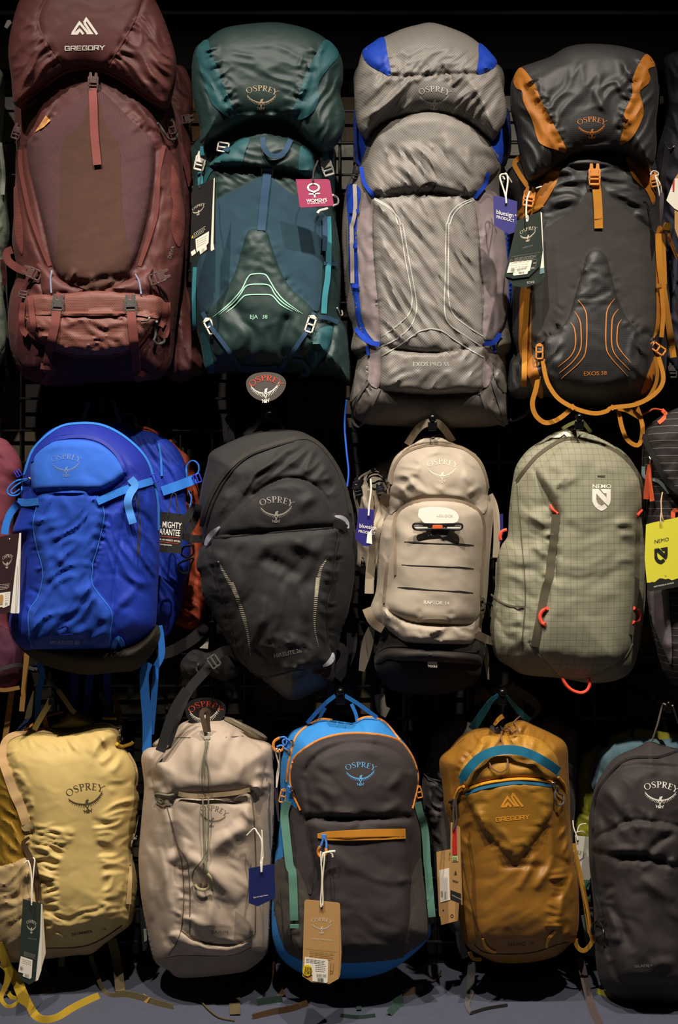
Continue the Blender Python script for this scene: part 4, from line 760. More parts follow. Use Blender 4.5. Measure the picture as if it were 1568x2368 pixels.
b.strap('zipper', P(11, '230,1060 300,840 430,620 600,470 800,390 1000,335 1120,332 1230,402 1350,565 1430,760 1465,950'), 8, ZP, .003); b.strap('piping', P(11, '270,1060 335,860 455,640 610,490 800,412 1000,352'), 3, BLACKWEB, .003)
for nm, (a, c), w in (('l', ('375,1350 410,1420 450,1490 530,1639', '530,160 600,350 650,530 682,750'), 9), ('r', ('1285,1310 1240,1370 1210,1440 1180,1639', '1210,120 1195,300 1185,500 1215,660'), 8)):
    q = cr(P(11, a, 12, c), False, 4.6); n = len(q); g = []
    for i in range(n):
        ww = w*min(1, (n-i)/22, .35+i/18)
        g.append(poly2([(q[i, 0]-ww/2, q[i, 1]-1.1), (q[i, 0]+ww/2, q[i, 1]-1.1), (q[i, 0]+ww/2, q[i, 1]+1.1), (q[i, 0]-ww/2, q[i, 1]+1.1)]))
    b.flat('reflective_trim', g, plain('reflective_print', '#a39b88', .5) if 'reflective_print' not in bpy.data.materials else bpy.data.materials['reflective_print'], .0078)
b.text('HIKELITE 26', *P(12, '866,755')[0], 9.6, LOGOGREY, -11.5, .95, .01, name='model_name', off=.0077); emblem(b, *P(11, '852,912')[0], 73, LOGOGREY, 2, off=.0029)
b.strap('seam', fp[[0,1,2,3]], 3, BK2, .0085, .0008); b.strap('seam', fp[3:9], 3, BK2, .0085, .0008); b.strap('seam', fp[10:], 3, BK2, .0085, .0008)
GREYW = web('pale_grey_webbing', '#b8b8c0')
b.strap('white_loop', P(11, '385,1062 330,1110 290,1160 265,1215'), [4, 11, 12, 6], GREYW, .012); b.strap('white_loop', P(11, '1335,975 1390,985 1435,1020 1445,1075'), [4, 9, 8, 5], GREYW, .012); b.strap('white_loop', P(12, '1330,715 1325,760 1290,800 1250,822'), [4, 12, 10, 4], GREYW, .012)
b.strap('side_strap', P(11, '260,1165 150,1160 85,1130 75,1060 190,880'), 18, BLACKWEB, .004); b.strap('side_strap', P(11, '215,880 180,1010 120,1110'), 16, BLACKWEB, .002); b.strap('side_strap', P(11, '1320,1040 1380,1050 1430,1075'), 16, BLACKWEB, .008)
for q in ('170,1215 90,1230 70,1290 120,1315 170,1280 165,1230', '165,1320 60,1360 40,1400 70,1440 130,1435 150,1370'): b.cord('carabiner', P(11, q), 2.6, BLKMETAL, .02, closed=True)
f = Free(t)
f.web('hanging_loop', dep(11, '590,318 700,205 770,130', (-.17, -.2)), 15, BLACKWEB); f.web('hanging_loop', dep(11, '940,268 860,175 815,112', (-.17, -.2)), 13, BLACKWEB); f.web('webbing_loop', dep(11, '440,350 430,260 450,170 485,172 480,260 490,345', (-.14, -.14)), 12, BLACKWEB); f.web('shoulder_strap', dep(11, '1265,150 1268,280 1265,420', (-.08, -.08)), 15, BLACKWEB)
f.web('hip_strap', dep(12, '600,760 520,700 430,720 330,850 200,1000 120,1160 20,1440', (-.2, -.27)), 22, BLACKWEB); f.plates('ladder_lock', LADDER, *P(12, '390,785')[0], 30, GREYP, 55, 0, yy=-.245)
hb = Pillow(t, P(12, '140,770 230,690 330,715 430,690 540,745 600,820 560,900 450,935 340,890 270,935 180,920 125,850'), -.16, .022, 40, Db=.03); hb.groove(P(12, '320,715 300,800 340,890'), -.006, 6); hb.groove(P(12, '460,700 480,800 450,930'), -.006, 6); hb.wr(.006, 40, 18, 50, 301, None, 8, True); hb.build('hip_belt', BLACKCLOTH); hb.patch('belt_pocket', P(12, '165,790 240,730 300,750 290,850 210,890 160,850'), BLACKWEB, .004); hb.cord('zip_pull', P(12, '270,800 255,850 290,880 310,860'), 2, GREYP, .006); bl = Pillow(t, P(12, '420,900 470,880 560,930 580,1000 540,1010 480,970'), -.12, .02, 20, Db=.02); bl.build('belt_tail', BLACKCLOTH)
f.web('hip_strap', dep(12, '330,500 230,600 60,700 -60,730', (-.13, -.13)), 26, BLACKWEB); f.web('hip_strap', dep(12, '1300,680 1380,660 1420,720 1390,800 1330,860', (-.22, -.2)), 18, BLACKWEB); f.web('hip_strap', dep(12, '1480,560 1470,700 1400,860 1360,920', (-.14, -.14)), 24, BLACKWEB); f.plates('white_patch', [[(-.5, .5), (.5, -.7), (.4, .6)]], *P(12, '315,640')[0], 22, WHITEP, 0, 0, .001, yy=-.12)
# ================================================================ middle row, beige pack
t = pack('beige hydration backpack with helmet clip and black base', 990, 1610, -.2, G2)
TN = fab('tan_cloth', '#a69988', .6, crump=.08, spec=.4); TN2 = fab('tan_panel_cloth', '#ab9e8c', .65, crump=.06); TNW = web('tan_webbing', '#a3957f'); TND = web('dark_tan_webbing', '#7d6d5a'); DK = fab('black_bottom', '#28231f', .55); DKM = fab('black_mesh', '#100e10', .9)
b = Pillow(t, P(13, '560,350 640,300 720,242 830,224 930,237 1040,312 1160,352 1270,450 1330,560 1362,700 1355,830 1405,950 1390,1200', 14, '1370,0 1350,300 1322,500 1292,640 1330,850 1302,980 1240,1150 1000,1250 700,1262 450,1222 320,1100 270,950 308,700 222,500 290,250', 13, '300,1400 330,1100 420,960 392,800 402,620 460,450'), -.2, .12, 70, crown=.35)
upz = '430,700 450,560 540,420 700,345 900,322 1100,352 1250,452 1330,600 1360,740'
lpk = P(13, '480,1250 468,1060 540,932 700,862 900,850 1100,872 1250,950 1312,1080 1312,1300', 14, '1298,100 1288,340 1272,510 1180,592 1000,592 700,582 560,548 440,482 352,405 370,200 400,0')
band_ = P(14, '345,412 440,490 560,555 700,588 1000,600 1180,597 1280,515 1245,660 1195,772 1000,782 800,772 560,752 450,675 358,605')
b.bump(lpk, .022, 26); b.bump(band_, .020, 14); b.groove(P(13, upz), -.005, 5); b.groove(P(13, '390,800 550,880 480,960'), -.008, 7); b.groove(P(13, '540,900 700,848 900,838 1100,858 1240,920'), -.007, 6)
b.wr(.010, 90, 34, 28, 161, P(13, '440,600 600,430 900,350 1200,440 1340,700 1300,860 1100,850 800,840 560,870 430,780'), 22, True); b.wr(.004, 90, 50, 10, 162, lpk, 20); b.wr(.008, 50, 26, 40, 163, band_, 10, True); b.wr(.006, 60, 24, 80, 164, P(13, '330,1050 450,1000 440,1568', 14, '350,400 240,500 300,200'), 12, True); b.wr(.0015, 50, 30, 0, 165)
b.folds([(915, 1110, 975, 1085, .012, 10), (920, 1140, 960, 1110, .012, 9), (1000, 1045, 1085, 1060, .008, 9), (1085, 1150, 1110, 1120, .014, 8), (1040, 1070, 1110, 1130, .008, 9), (985, 1480, 1015, 1450, .008, 8), (965, 1410, 975, 1425, -.006, 6), (1050, 1415, 1035, 1425, -.006, 6)])
b.calm(*P(13, '920,562')[0], 40, 30); b.calm(*P(14, '855,395')[0], 36, 12); b.build('main_body', TN, regions=[(P(14, '0,700 330,600 365,622 450,690 560,765 800,785 1190,785 1240,680 1600,800 1600,1400 0,1400'), DKM)])
b.patch('lower_pocket', lpk, TN2, .003); b.strap('zipper', P(13, '470,1568 470,1300 462,1060 530,930 700,858 900,846 1100,866 1260,945 1320,1080 1320,1300', 14, '1302,100 1292,320'), 7, TND, .003); b.strap('zipper', P(13, '410,1568 425,1300', 14, '370,300') if 0 else P(14, '395,0 375,200 360,390'), 7, TND, .004)
b.strap('zipper', P(13, upz), 6, TND, .003); b.strap('top_seam', P(13, '540,400 640,330 800,300 960,300 1100,340 1240,420'), 3, TND, .002)
b.patch('lower_band', band_, TN, .003); b.patch('side_gusset', P(13, '382,790 450,830 555,872 520,920 460,960 425,990 400,900'), TN, .004); b.patch('side_gusset', P(13, '1352,800 1290,850 1230,900 1300,980 1350,940'), TN, .004)
b.patch('base', P(14, '365,622 450,690 560,765 800,785 1190,785 1240,680 1300,880 1300,980 1240,1140 1000,1240 700,1250 450,1210 325,1095 280,950 300,760'), DKM, .002); b.patch('base_flap', P(14, '272,960 300,880 380,830 500,820 800,835 1200,872 1290,910 1295,985 1220,975 1000,960 700,945 500,938 400,925 330,960'), DK, .006, bulge=.012); b.patch('base_trim', P(14, '365,625 450,690 560,765 800,788 1190,790 1235,690 1280,830 1200,862 800,822 500,806 380,815 310,850 320,720'), DK, .004)
b.strap('webbing_handle', P(14, '690,560 740,530 850,525 950,530 1000,570'), 9, TNW, .006); b.patch('lash_tab', P(14, '682,572 740,520 950,525 1005,582 850,585'), TNW, .005, corners=True)
for v, q, w in ((13, '555,1250 640,1256 700,1258 830,1265 1000,1270 1080,1273 1150,1280 1222,1284', [1, 4, 3, 2, 1.6, 4, 4.5, 2]), (13, '530,1468 640,1476 830,1483 1000,1490 1080,1494 1150,1502 1220,1508', [1, 2, 1.8, 1.6, 4, 4.5, 2]), (14, '492,240 560,247 650,252 800,265 1000,276 1080,280 1150,290 1215,296', [1, 4.5, 4, 2, 1.6, 4, 4.5, 2])): b.strap('printed_slash', P(v, q), w, INK, .004, .0004)
b.text('RAPTOR', *P(14, '740,400')[0], 8.8, WHITE, 2, .96, .014, name='model_name', off=.0037); b.text('14', *P(14, '938,408')[0], 8.8, WHITE, 2, 1.0, .0, name='model_name', off=.0037); emblem(b, *P(13, '920,562')[0], 66, plain('cream_print', '#cdbfa8', .6), 2)
CB = plain('clip_black', '#1e1c1c', .3)
yc = float(b.y(*P(13, '875,1106')[0]))-.013; fr = Free(t); cz = lambda q: np.c_[P(13, q), [yc]*len(q.split())]
cl = fr.cordw('helmet_clip', cz('660,1078 770,1080 880,1082 990,1080 1090,1080 1112,1100 1105,1122 1070,1134 980,1130 880,1126 780,1130 680,1134 648,1122 640,1100'), 2.6, CB, closed=True)
fr.cordw('clip_yoke', cz('790,1095 840,1088 910,1088 960,1098 940,1122 880,1126 820,1122 800,1108'), 2.2, CB, parent=cl, closed=True)
b.plates('clip_release', [[(-.5, -.12), (-.4, -.2), (.4, -.2), (.5, -.12), (.5, .12), (.4, .2), (-.4, .2), (-.5, .12)]], *P(13, '875,1108')[0], 24, plain('orange_button', '#d8622c', .4), 0, 0, .004, parent=cl, yy=yc+.002)
for q in ('655,1108 720,1108 780,1106', '965,1108 1030,1110 1090,1106'): fr.strap('clip_plate', np.c_[P(13, q), [-yc-.001]*3], 6, WHITEP, 0, .002, parent=cl)
b.plates('clip_post', [[(-.5, -.2), (.5, -.2), (.35, .2), (.1, .28), (-.1, .1), (-.4, .2)]], *P(13, '900,1158')[0], 46, GREYP, 0, .003, .004, parent=cl)
dk = Card(t, *P(13, '880,1000')[0], float(b.y(*P(13, '880,1000')[0]))-.014); wo = dk.sheet('clip_disc', P(13, '690,980 705,935 780,918 850,916 960,925 1040,955 1075,1000 1070,1040 1040,1068 900,1078 780,1076 735,1062 715,1030 690,1010'), WHITE, 0, .003, smooth=True, parent=cl); dk.text('LIDLOCK', *P(13, '866,1008')[0], 6, plain('faint_print', '#cfc8ba', .7), 1, 1.1, .004, off=.001, parent=cl)
f = Free(t)
f.web('carry_handle', dep(13, '585,322 640,235 710,150 795,108 830,112', (-.22, -.275)), 17, TNW); f.web('carry_handle', dep(13, '850,112 890,125 950,190 1020,295', (-.275, -.22)), 17, TNW)
b.strap('load_strap', P(13, '385,790 350,930 300,1100 262,1300 235,1500', 14, '228,150 222,300'), 21, TNW, .004); b.strap('side_strap', P(14, '195,440 240,545 290,600 355,640'), 20, TND, .006); b.strap('side_strap', P(14, '1245,690 1310,720 1370,745 1450,760'), 19, TND, .006)
f.web('hip_wing', dep(14, '250,620 220,720 190,850 150,1040', (-.2, -.17)), [16, 24, 25, 14], TNW); f.web('hip_wing', dep(14, '1290,760 1330,850 1360,1120', (-.2, -.17)), [14, 14, 4], TNW); f.web('load_strap', dep(13, '1372,800 1410,880 1435,1000 1440,1200 1430,1400', (-.2, -.2)), 15, TNW)
for q in ('1290,355 1310,350 1315,390 1300,405', '1290,440 1320,430 1310,480 1290,480'): b.cord('zip_slider', P(14, q), 4, METAL, .012)
b.cord('zip_pull', P(14, '1330,390 1370,470 1370,520 1420,545 1465,510 1450,460 1420,430 1350,380'), 2.4, BLKMETAL, .016); b.cord('zip_slider', P(13, '400,690 412,700 405,735'), 4, METAL, .012)
f.web('dangling_strap', dep(14, '320,1260 330,1350 350,1410 400,1440', (-.12, -.12)), 24, web('olive_webbing', '#8d8778')); f.cordw('drawcord', dep(14, '1435,0 1430,250 1425,390', (-.21, -.21)), 1.6, TNW); f.web('tool_label', dep(14, '780,975 870,975', (-.335, -.335)), 11, DK)
Card(t, *P(14, '820,980')[0], -.337).text('TOOLS', *P(14, '784,1002')[0], 4.4, WHITE, 2, 1.1, .004, off=.0022, name='label_print')
# ---- second beige pack behind
t = pack('second beige hydration backpack showing at the left behind the first', 850, 1320, -.1, G4)
b = Pillow(t, P(13, '560,380 400,470 250,545 95,660 70,800 110,1000 100,1250 95,1480 200,1568 420,1568 500,800'), -.10, .045, 35, Db=.04); b.wr(.008, 80, 26, 70, 171, None, 12, True); b.build('main_body', TN); b.strap('piping', P(13, '400,475 260,550 150,640'), 4, TND, .003)
b.strap('side_strap', P(13, '230,760 240,1000 240,1180'), 13, TND, .008); b.strap('side_strap', P(13, '280,760 300,900 300,1040'), 11, TND, .008)
for q, a in (('110,740', -15), ('330,760', -12), ('110,690', 20)): b.plates('buckle', SIDEREL, *P(13, q)[0], 20, BLACKP, a, .01)
b.cord('zip_pull', P(13, '205,660 220,610 290,590 350,620 365,670 310,670 270,690 220,690'), 2.4, BLKMETAL, .012, closed=True)
b.cord('carabiner', P(13, '155,1400 170,1420 180,1470 150,1490 150,1430'), 1.6, BLKMETAL, .01)
# ================================================================ middle row, olive pack
t = pack('olive green ripstop daypack with orange red loops and white shield emblem', 1320, 1580, -.2, G2)
OL = fab('olive_ripstop', '#8b8872', .6, kind='grid', per=73, duty=.055, col2='#3c3a2a', amt=.6, crump=.08, bump=.05); OLP = fab('olive_plain', '#827d6a', .65); OLD = web('dark_olive_webbing', '#57503f'); CO = plain('coral_cord', '#ee4e36', .6)
b = Pillow(t, P(15, '430,322 520,265 600,227 700,217 830,242 1000,332 1130,422 1220,540 1282,680 1290,850 1292,1000 1300,1300', 16, '1302,100 1300,300 1272,550 1240,740 1180,900 1060,977 850,1002 600,962 300,932 180,870 60,782 15,600 18,400 55,200', 15, '70,1300 110,1180 158,1100 170,900 200,650 232,520 320,400'), -.2, .11, 70, crown=.35)
fc = P(15, '390,575 470,500 540,420 640,347 760,340 920,350 1080,420 1180,540 1245,660 1287,800 1282,870 1238,932 1225,1050 1218,1250 1212,1468', 16, '1210,300 1192,670 1130,782 1000,872 850,948 700,968 560,920 412,750 500,300 530,100', 15, '555,1468 568,1250 574,1050 578,920 480,760')
b.bump(fc, .014, 24); b.groove(P(15, '230,650 300,560 400,440 540,340 640,298 760,300 900,330 1050,400 1170,500 1250,620 1285,760'), -.010, 7); b.groove(P(15, '390,575 480,760 578,920'), -.006, 6); b.groove(P(16, '340,670 410,755 560,925 700,972 850,952 1000,876 1130,786 1195,672'), -.004, 4)
b.pucker(P(15, '500,1468 530,1200 545,950'), 22, 30, .005, 6, 31, 20); b.pucker(P(15, '1238,950 1230,1468'), 18, 26, .004, 6, 32, 20)
b.folds([(1296, 1118, 1310, 1098, .010, 6), (1290, 1130, 1296, 1112, .010, 5), (1466, 1105, 1480, 1125, .010, 6)])
b.wr(.008, 80, 32, 20, 181, P(15, '180,800 500,780 560,930 500,1468', 16, '350,650 100,500 60,200'), 24); b.wr(.006, 110, 34, -5, 182, P(15, '600,950 1220,950 1210,1468', 16, '1200,300 500,300'), 20); b.wr(.007, 70, 26, 55, 183, P(15, '600,400 1180,560 1260,800 1150,760 620,720 400,560'), 18); b.wr(.010, 50, 30, 60, 184, P(16, '20,380 280,370 280,800 100,800'), 14); b.wr(.002, 60, 40, 0, 185)
b.folds([(1220, 1190, 1270, 1220, .014, 12), (1230, 1260, 1262, 1285, .012, 10), (1420, 1215, 1470, 1205, .012, 9), (1430, 1240, 1480, 1235, .010, 9), (1300, 1130, 1330, 1100, .008, 8), (1250, 1100, 1295, 1150, .008, 8), (1420, 1300, 1470, 1290, .01, 10)])
b.calm(1391, 1140, 34, 42); b.build('main_body', OL)
b.patch('front_panel', fc, OL, .002)
b.strap('zipper', P(15, '225,660 300,560 400,445 540,345 640,302 760,304 900,333 1050,403 1170,503 1250,622 1285,760'), 8, OLD, .003); b.strap('side_zipper', P(15, '560,930 545,1100 520,1300 500,1468', 16, '470,230 430,450 385,700'), 19, OLD, .002); b.strap('side_zipper', P(15, '1238,950 1235,1200 1230,1468', 16, '1222,250 1180,600'), 11, OLD, .002)
b.patch('bottom_panel', P(16, '345,670 410,760 560,930 700,975 850,955 1000,880 1130,790 1195,675 1230,740 1170,890 1055,962 850,988 600,950 310,915 280,800'), OLP, .002)
b.strap('pocket_edge', P(16, '20,265 100,330 200,365 295,370'), 4, OLD, .004); b.strap('seam', P(15, '235,680 250,900 270,1100', 16, '300,150 300,400 270,700'), 2, OLD, .002); b.strap('piping', P(16, '345,670 410,758 560,928', ), 3, OLP, .004); b.strap('piping', P(16, '850,952 1000,876 1130,786 1195,672'), 3, OLP, .004)
b.cord('cord_loop', P(15, '512,852 530,890 575,925'), 3.4, CO, .007); b.cord('cord_loop', P(15, '1270,895 1250,915 1230,940'), 3.4, CO, .007); b.cord('cord_loop', P(16, '488,382 445,405 425,450 440,500 470,515'), 4.4, CO, .008); b.cord('cord_loop', P(16, '1200,380 1238,400 1248,445 1235,485 1192,497'), 4.4, CO, .008)
f = Free(t); f.cordw('cord_loop', dep(16, '608,955 645,1020 700,1065 770,1082 820,1055 838,1000 825,958', (-.27, -.27)), 4.0, CO); f.cordw('cord_loop', dep(15, '150,1055 110,1070 95,1110 100,1140', (-.2, -.2)), 4.0, CO)
NG = web('neon_webbing', '#cfd694'); f.web('carry_handle', dep(15, '610,222 660,190 740,155', (-.22, -.275)), 8, NG); f.web('carry_handle', dep(15, '770,150 800,185 848,250', (-.275, -.22)), 8, NG); b.patch('inner_label', P(15, '500,300 560,265 640,235 700,292 650,290 625,265 590,292'), PAPER, .004, corners=True)
b.text('NEMO', *P(36, '462,448')[0], 9.2, WHITE, .5, 1.22, .014, name='wordmark', off=.0027); b.art(SHIELD, 1391, 1149, 43, WHITE, off=.0027)
b.strap('bar_tack', P(15, '900,607 968,609'), 2.2, OLD, .0045, .0006)
# ================================================================ edges of the middle row
t = pack('black pinstriped daypack with orange pulls cut by the right edge', 1580, 1560, -.2, G2)
PS = fab('pinstripe_cloth', '#2c2726', .65, kind='lines', per=62, duty=.07, ang=0, col2='#8d857c', amt=.6); CORAL = web('coral_webbing', '#e8643c')
b = Pillow(t, P(39, '163,250 215,180 300,112 440,45 560,30 640,300 640,2100 440,2250 330,2150 250,1900 205,1600 190,1300 190,900 160,520'), -.2, .09, 55)
b.bump(P(39, '165,300 290,115 440,50 600,100 620,760 440,760 330,640 240,520'), .03, 20); b.wr(.006, 60, 30, -40, 191, None, 16); b.build('main_body', PS)
b.strap('zipper', P(39, '180,250 190,330 250,440 330,600 400,680 500,760'), 12, BLACKWEB, .004); b.patch('shoulder_strap', P(39, '195,1500 250,1480 355,1490 375,1700 390,1900 385,2080 350,2020 270,1840 215,1680'), fab('mauve_grey_mesh', '#6e6468', .8), .006, bulge=.008)
b.strap('cord_tab', P(39, '310,60 345,95 325,130 285,165'), 9, CORAL, .006); b.cord('cord_tab', P(39, '155,97 200,78 250,55 320,65'), 2.6, CORAL, .008); b.strap('zip_pull', P(39, '210,495 195,620 185,770'), [6, 9, 13], CORAL, .014); b.strap('zip_pull', P(39, '212,495 220,640 235,785'), [6, 8, 11], CORAL, .017); b.strap('lining', P(39, '165,510 170,590 240,610 300,640 370,720'), 8, plain('pale_blue_lining', '#8c9aa0', .7), .003); b.strap('cord_tab', P(39, '400,920 405,865 439,855'), 10, CORAL, .008); b.cord('zip_slider', P(39, '205,430 222,440 218,490'), 2.4, METAL, .014)
t = pack('plum pink backpack cut by the left edge beside the cobalt one', -30, 1600, -.2, G2)
PK = fab('plum_cloth', '#7a3a48', .65, kind='lines', per=300, duty=.4, amt=.2, ang=-20); PKD = fab('dark_plum_cloth', '#50283a', .65)
b = Pillow(t, P(0, '-90,1000 0,1012 26,1030 46,1060 50,1090 38,1120 30,1180 28,1260 30,1380 24,1440 50,1482 58,1530 40,1580 0,1596 -90,1590'), -.11, .04, 40, Db=.04)
b.wr(.006, 60, 30, 30, 201, None, 12); b.build('main_body', PK); b.patch('lower_panel', P(0, '-60,1440 10,1450 46,1488 50,1540 30,1575 -60,1580'), PKD, .002); b.strap('lower_strap', P(0, '-30,1560 0,1548 40,1538 80,1548'), 8, GW, .012)
f = Free(t); OCH = web('ochre_webbing', '#b08448'); f.web('dangling_strap', dep(0, '62,1510 58,1560 50,1645', (-.15, -.15)), 12, OCH); f.web('dangling_strap', dep(0, '28,1590 20,1650 10,1720', (-.08, -.08)), 13, OCH); f.cordw('drawcord', dep(0, '80,1545 110,1570 150,1612', (-.12, -.12)), 4, GW); f.web('elastic_hem', dep(0, '-20,1592 10,1596 45,1590', (-.16, -.16)), 9, OCH)
# ================================================================ bottom row, yellow pack
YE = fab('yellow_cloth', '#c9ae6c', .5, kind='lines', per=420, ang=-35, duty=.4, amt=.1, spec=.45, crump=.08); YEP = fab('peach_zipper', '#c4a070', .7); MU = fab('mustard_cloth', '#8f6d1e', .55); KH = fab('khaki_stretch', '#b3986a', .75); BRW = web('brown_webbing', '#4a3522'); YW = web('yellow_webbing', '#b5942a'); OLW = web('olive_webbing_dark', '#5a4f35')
t = pack('pale yellow daypack with dark bird emblem and a khaki side pocket', 130, 2215, -.2, G3)
b = Pillow(t, P(17, '-150,560 -40,520 0,480 60,425 210,365 370,332 600,352 760,325 860,290 980,290 1055,328 1095,385 1085,480 1165,550 1222,650 1247,760 1238,850 1262,960 1252,1100 1240,1250 1200,1400', 18, '1195,0 1240,250 1236,450 1192,650 1060,762 960,832 830,932 680,947 400,982 100,1012 0,960 -100,800 -150,400'), -.15, .12, 75, crown=.35)
sp = P(18, '-100,160 0,140 120,112 250,58 300,200 340,420 385,640 405,900 380,980 100,1005 0,950 -90,780')
b.bump(P(17, '60,440 210,370 600,358 860,292 1040,330 1240,760 1200,1100 1150,1568', 18, '1130,300 1000,740 700,870 420,875 350,450 300,100', 17, '290,1200 130,750 50,560'), .014, 40); b.bump(sp, .014, 20); b.groove(P(18, '418,882 700,872 900,812 1110,672'), -.006, 5)
b.wr(.011, 75, 17, 8, 211, P(17, '280,1200 700,1250 560,1568', 18, '560,400 620,800 420,820 340,300'), 20, True); b.wr(.009, 80, 24, -22, 212, P(17, '800,900 1250,800 1240,1300 1190,1568', 18, '1200,300 1100,640 800,700 900,300'), 20, True); b.wr(.008, 110, 26, 60, 213, P(17, '200,370 600,355 1040,330 1000,600 600,560 200,520'), 18, True); b.wr(.007, 70, 22, 15, 214, P(17, '60,520 260,700 320,1100 130,800'), 14, True); b.wr(.009, 70, 20, 55, 215, P(17, '-20,760 120,900 220,1300 200,1568 -20,1568'), 12, True); b.wr(.010, 70, 28, -25, 216, sp, 16, True); b.wr(.005, 70, 24, -20, 217, P(18, '420,540 1120,480 1100,680 700,860 420,860'), 14, True); b.wr(.002, 60, 40, 0, 218)
b.folds([(265, 1730, 235, 1770, .012, 8), (280, 1745, 262, 1790, .01, 8), (225, 1690, 250, 1720, .01, 10), (150, 1690, 180, 1730, .008, 9), (70, 1960, 120, 1965, .01, 6), (80, 2020, 130, 2030, .012, 6), (85, 2040, 130, 2047, -.008, 6)])
b.pucker(P(17, '300,1250 290,1568', 18, '330,300 400,750'), 44, 30, .003, 4, 41, 20); b.pucker(P(17, '1240,900 1190,1568', 18, '1180,300 1110,670'), 36, 34, .0035, 5, 42, 25); b.pucker(P(17, '60,500 110,760 200,1000 280,1180'), 26, 26, .004, 4, 43)
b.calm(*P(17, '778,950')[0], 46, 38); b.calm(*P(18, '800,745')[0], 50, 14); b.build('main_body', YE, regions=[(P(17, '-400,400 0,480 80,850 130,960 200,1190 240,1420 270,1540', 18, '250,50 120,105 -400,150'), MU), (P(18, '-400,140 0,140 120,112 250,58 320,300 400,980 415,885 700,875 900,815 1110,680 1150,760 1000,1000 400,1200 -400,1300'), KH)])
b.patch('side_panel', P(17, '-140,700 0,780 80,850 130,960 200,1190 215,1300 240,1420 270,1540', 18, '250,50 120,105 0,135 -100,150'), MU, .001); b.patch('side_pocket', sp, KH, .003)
b.strap('zipper', P(17, '215,368 120,390 60,430 28,500 30,640 70,760 130,920 190,1050 240,1200'), [8, 13, 15, 16, 18, 20, 22, 22, 22], YEP, .004); b.patch('zipper_garage', P(17, '195,1205 290,1175 298,1245 215,1262'), KH, .006); b.strap('piping', P(17, '215,366 370,334 600,354 760,327 860,292 980,292 1055,330'), 4, YEP, .003); b.strap('piping', P(17, '1165,552 1222,652 1246,762 1238,850'), 4, YEP, .003)
b.strap('side_strap', P(17, '265,1320 210,1370 240,1440 290,1540', 18, '300,100 330,250 350,450'), [6, 10, 13, 15, 15, 14, 13], BRW, .008); b.strap('bottom_seam', P(18, '418,882 700,872 900,812 1110,672'), 2, BRW, .002); b.patch('bottom_panel', P(18, '420,888 700,878 900,818 1100,690 1040,765 950,830 830,925 680,940 400,975'), KH, .002)
b.text('SKIMMER', *P(18, '652,770')[0], 6.6, plain('brown_print', '#4c3c20', .7), -9, 1.35, .012, name='model_name'); b.text('16', *P(18, '925,722')[0], 6.4, bpy.data.materials['brown_print'], -9, 1.2, 0, name='model_name'); emblem(b, *P(17, '778,950')[0], 82, plain('umber_print', '#4f4428', .7), -8)
for q in ('1050,320 1075,310 1095,330 1080,360', '1070,420 1095,410 1105,430 1080,450'): b.cord('zip_slider', P(17, q), 4, METAL, .01)
b.cord('zip_pull', P(17, '1060,470 1100,495 1180,475 1205,455'), 4.5, YW, .014); b.cord('side_cord', P(17, '1235,1095 1250,1130 1235,1240 1215,1320 1195,1370 1200,1420 1180,1568'), 1.4, plain('khaki_cord', '#8c7e60', .8), .008)
b.cord('white_knot', P(17, '1240,1305 1200,1350 1190,1400'), 2, STRING, .014); b.cord('white_knot', P(17, '1215,1290 1205,1340 1235,1330'), 1.8, STRING, .016)
b.strap('side_mesh', P(18, '1195,0 1180,250 1165,480'), [3, 9, 12], KH, .004)
f = Free(t); KW = web('khaki_webbing', '#9a8a58'); f.web('hanging_loop', dep(17, '310,345 370,230 425,140 462,62', (-.2, -.25)), 13, KW); f.web('hanging_loop', dep(17, '425,330 400,240 390,180', (-.17, -.2)), 12, BRW); hb = Pillow(t, P(17, '470,325 560,250 650,165 700,190 860,285 740,330'), -.17, .02, 20, Db=.03); hb.build('back_flap', fab('dark_khaki', '#5f552f', .7)); f.web('hanging_loop', dep(17, '680,190 640,150 580,60 520,-20', (-.19, -.22)), 11, OLW)
f.web('harness_strap', dep(18, '0,830 60,1040 150,1180 230,1370 310,1500 400,1545 520,1520 650,1440 790,1370 900,1320', (-.24, -.06)), [14, 22, 25, 26, 26, 24, 22, 22, 22, 20], YW); f.web('harness_strap', dep(18, '20,1020 80,1080 60,1200 10,1330 60,1410 130,1395 190,1330', (-.22, -.2)), [18, 20, 14, 10, 8, 8, 6], YW); f.web('harness_strap', dep(18, '80,1060 150,1200 170,1330 110,1330 60,1270', (-.2, -.2)), 10, YW)
f.web('harness_strap', dep(18, '1010,800 1060,1000 1090,1270', (-.13, -.1)), 22, OLW); f.web('harness_strap', dep(18, '820,950 870,1100 930,1250 1000,1310 1150,1310 1280,1340 1420,1385 1568,1420', (-.12, -.14)), [12, 10, 10, 12, 20, 20, 18, 14], OLW); f.web('strap_keeper', dep(18, '1280,1330 1340,1365', (-.15, -.15)), 20, web('tan_keeper', '#a8803c')); f.web('harness_strap', dep(18, '560,960 556,1050', (-.15, -.15)), 15, OLW); f.web('harness_strap', dep(18, '360,1080 430,1180 460,1280', (-.13, -.13)), 24, OLW); f.web('harness_strap', dep(18, '690,950 730,1070 820,1140', (-.1, -.1)), 10, BLACKWEB)
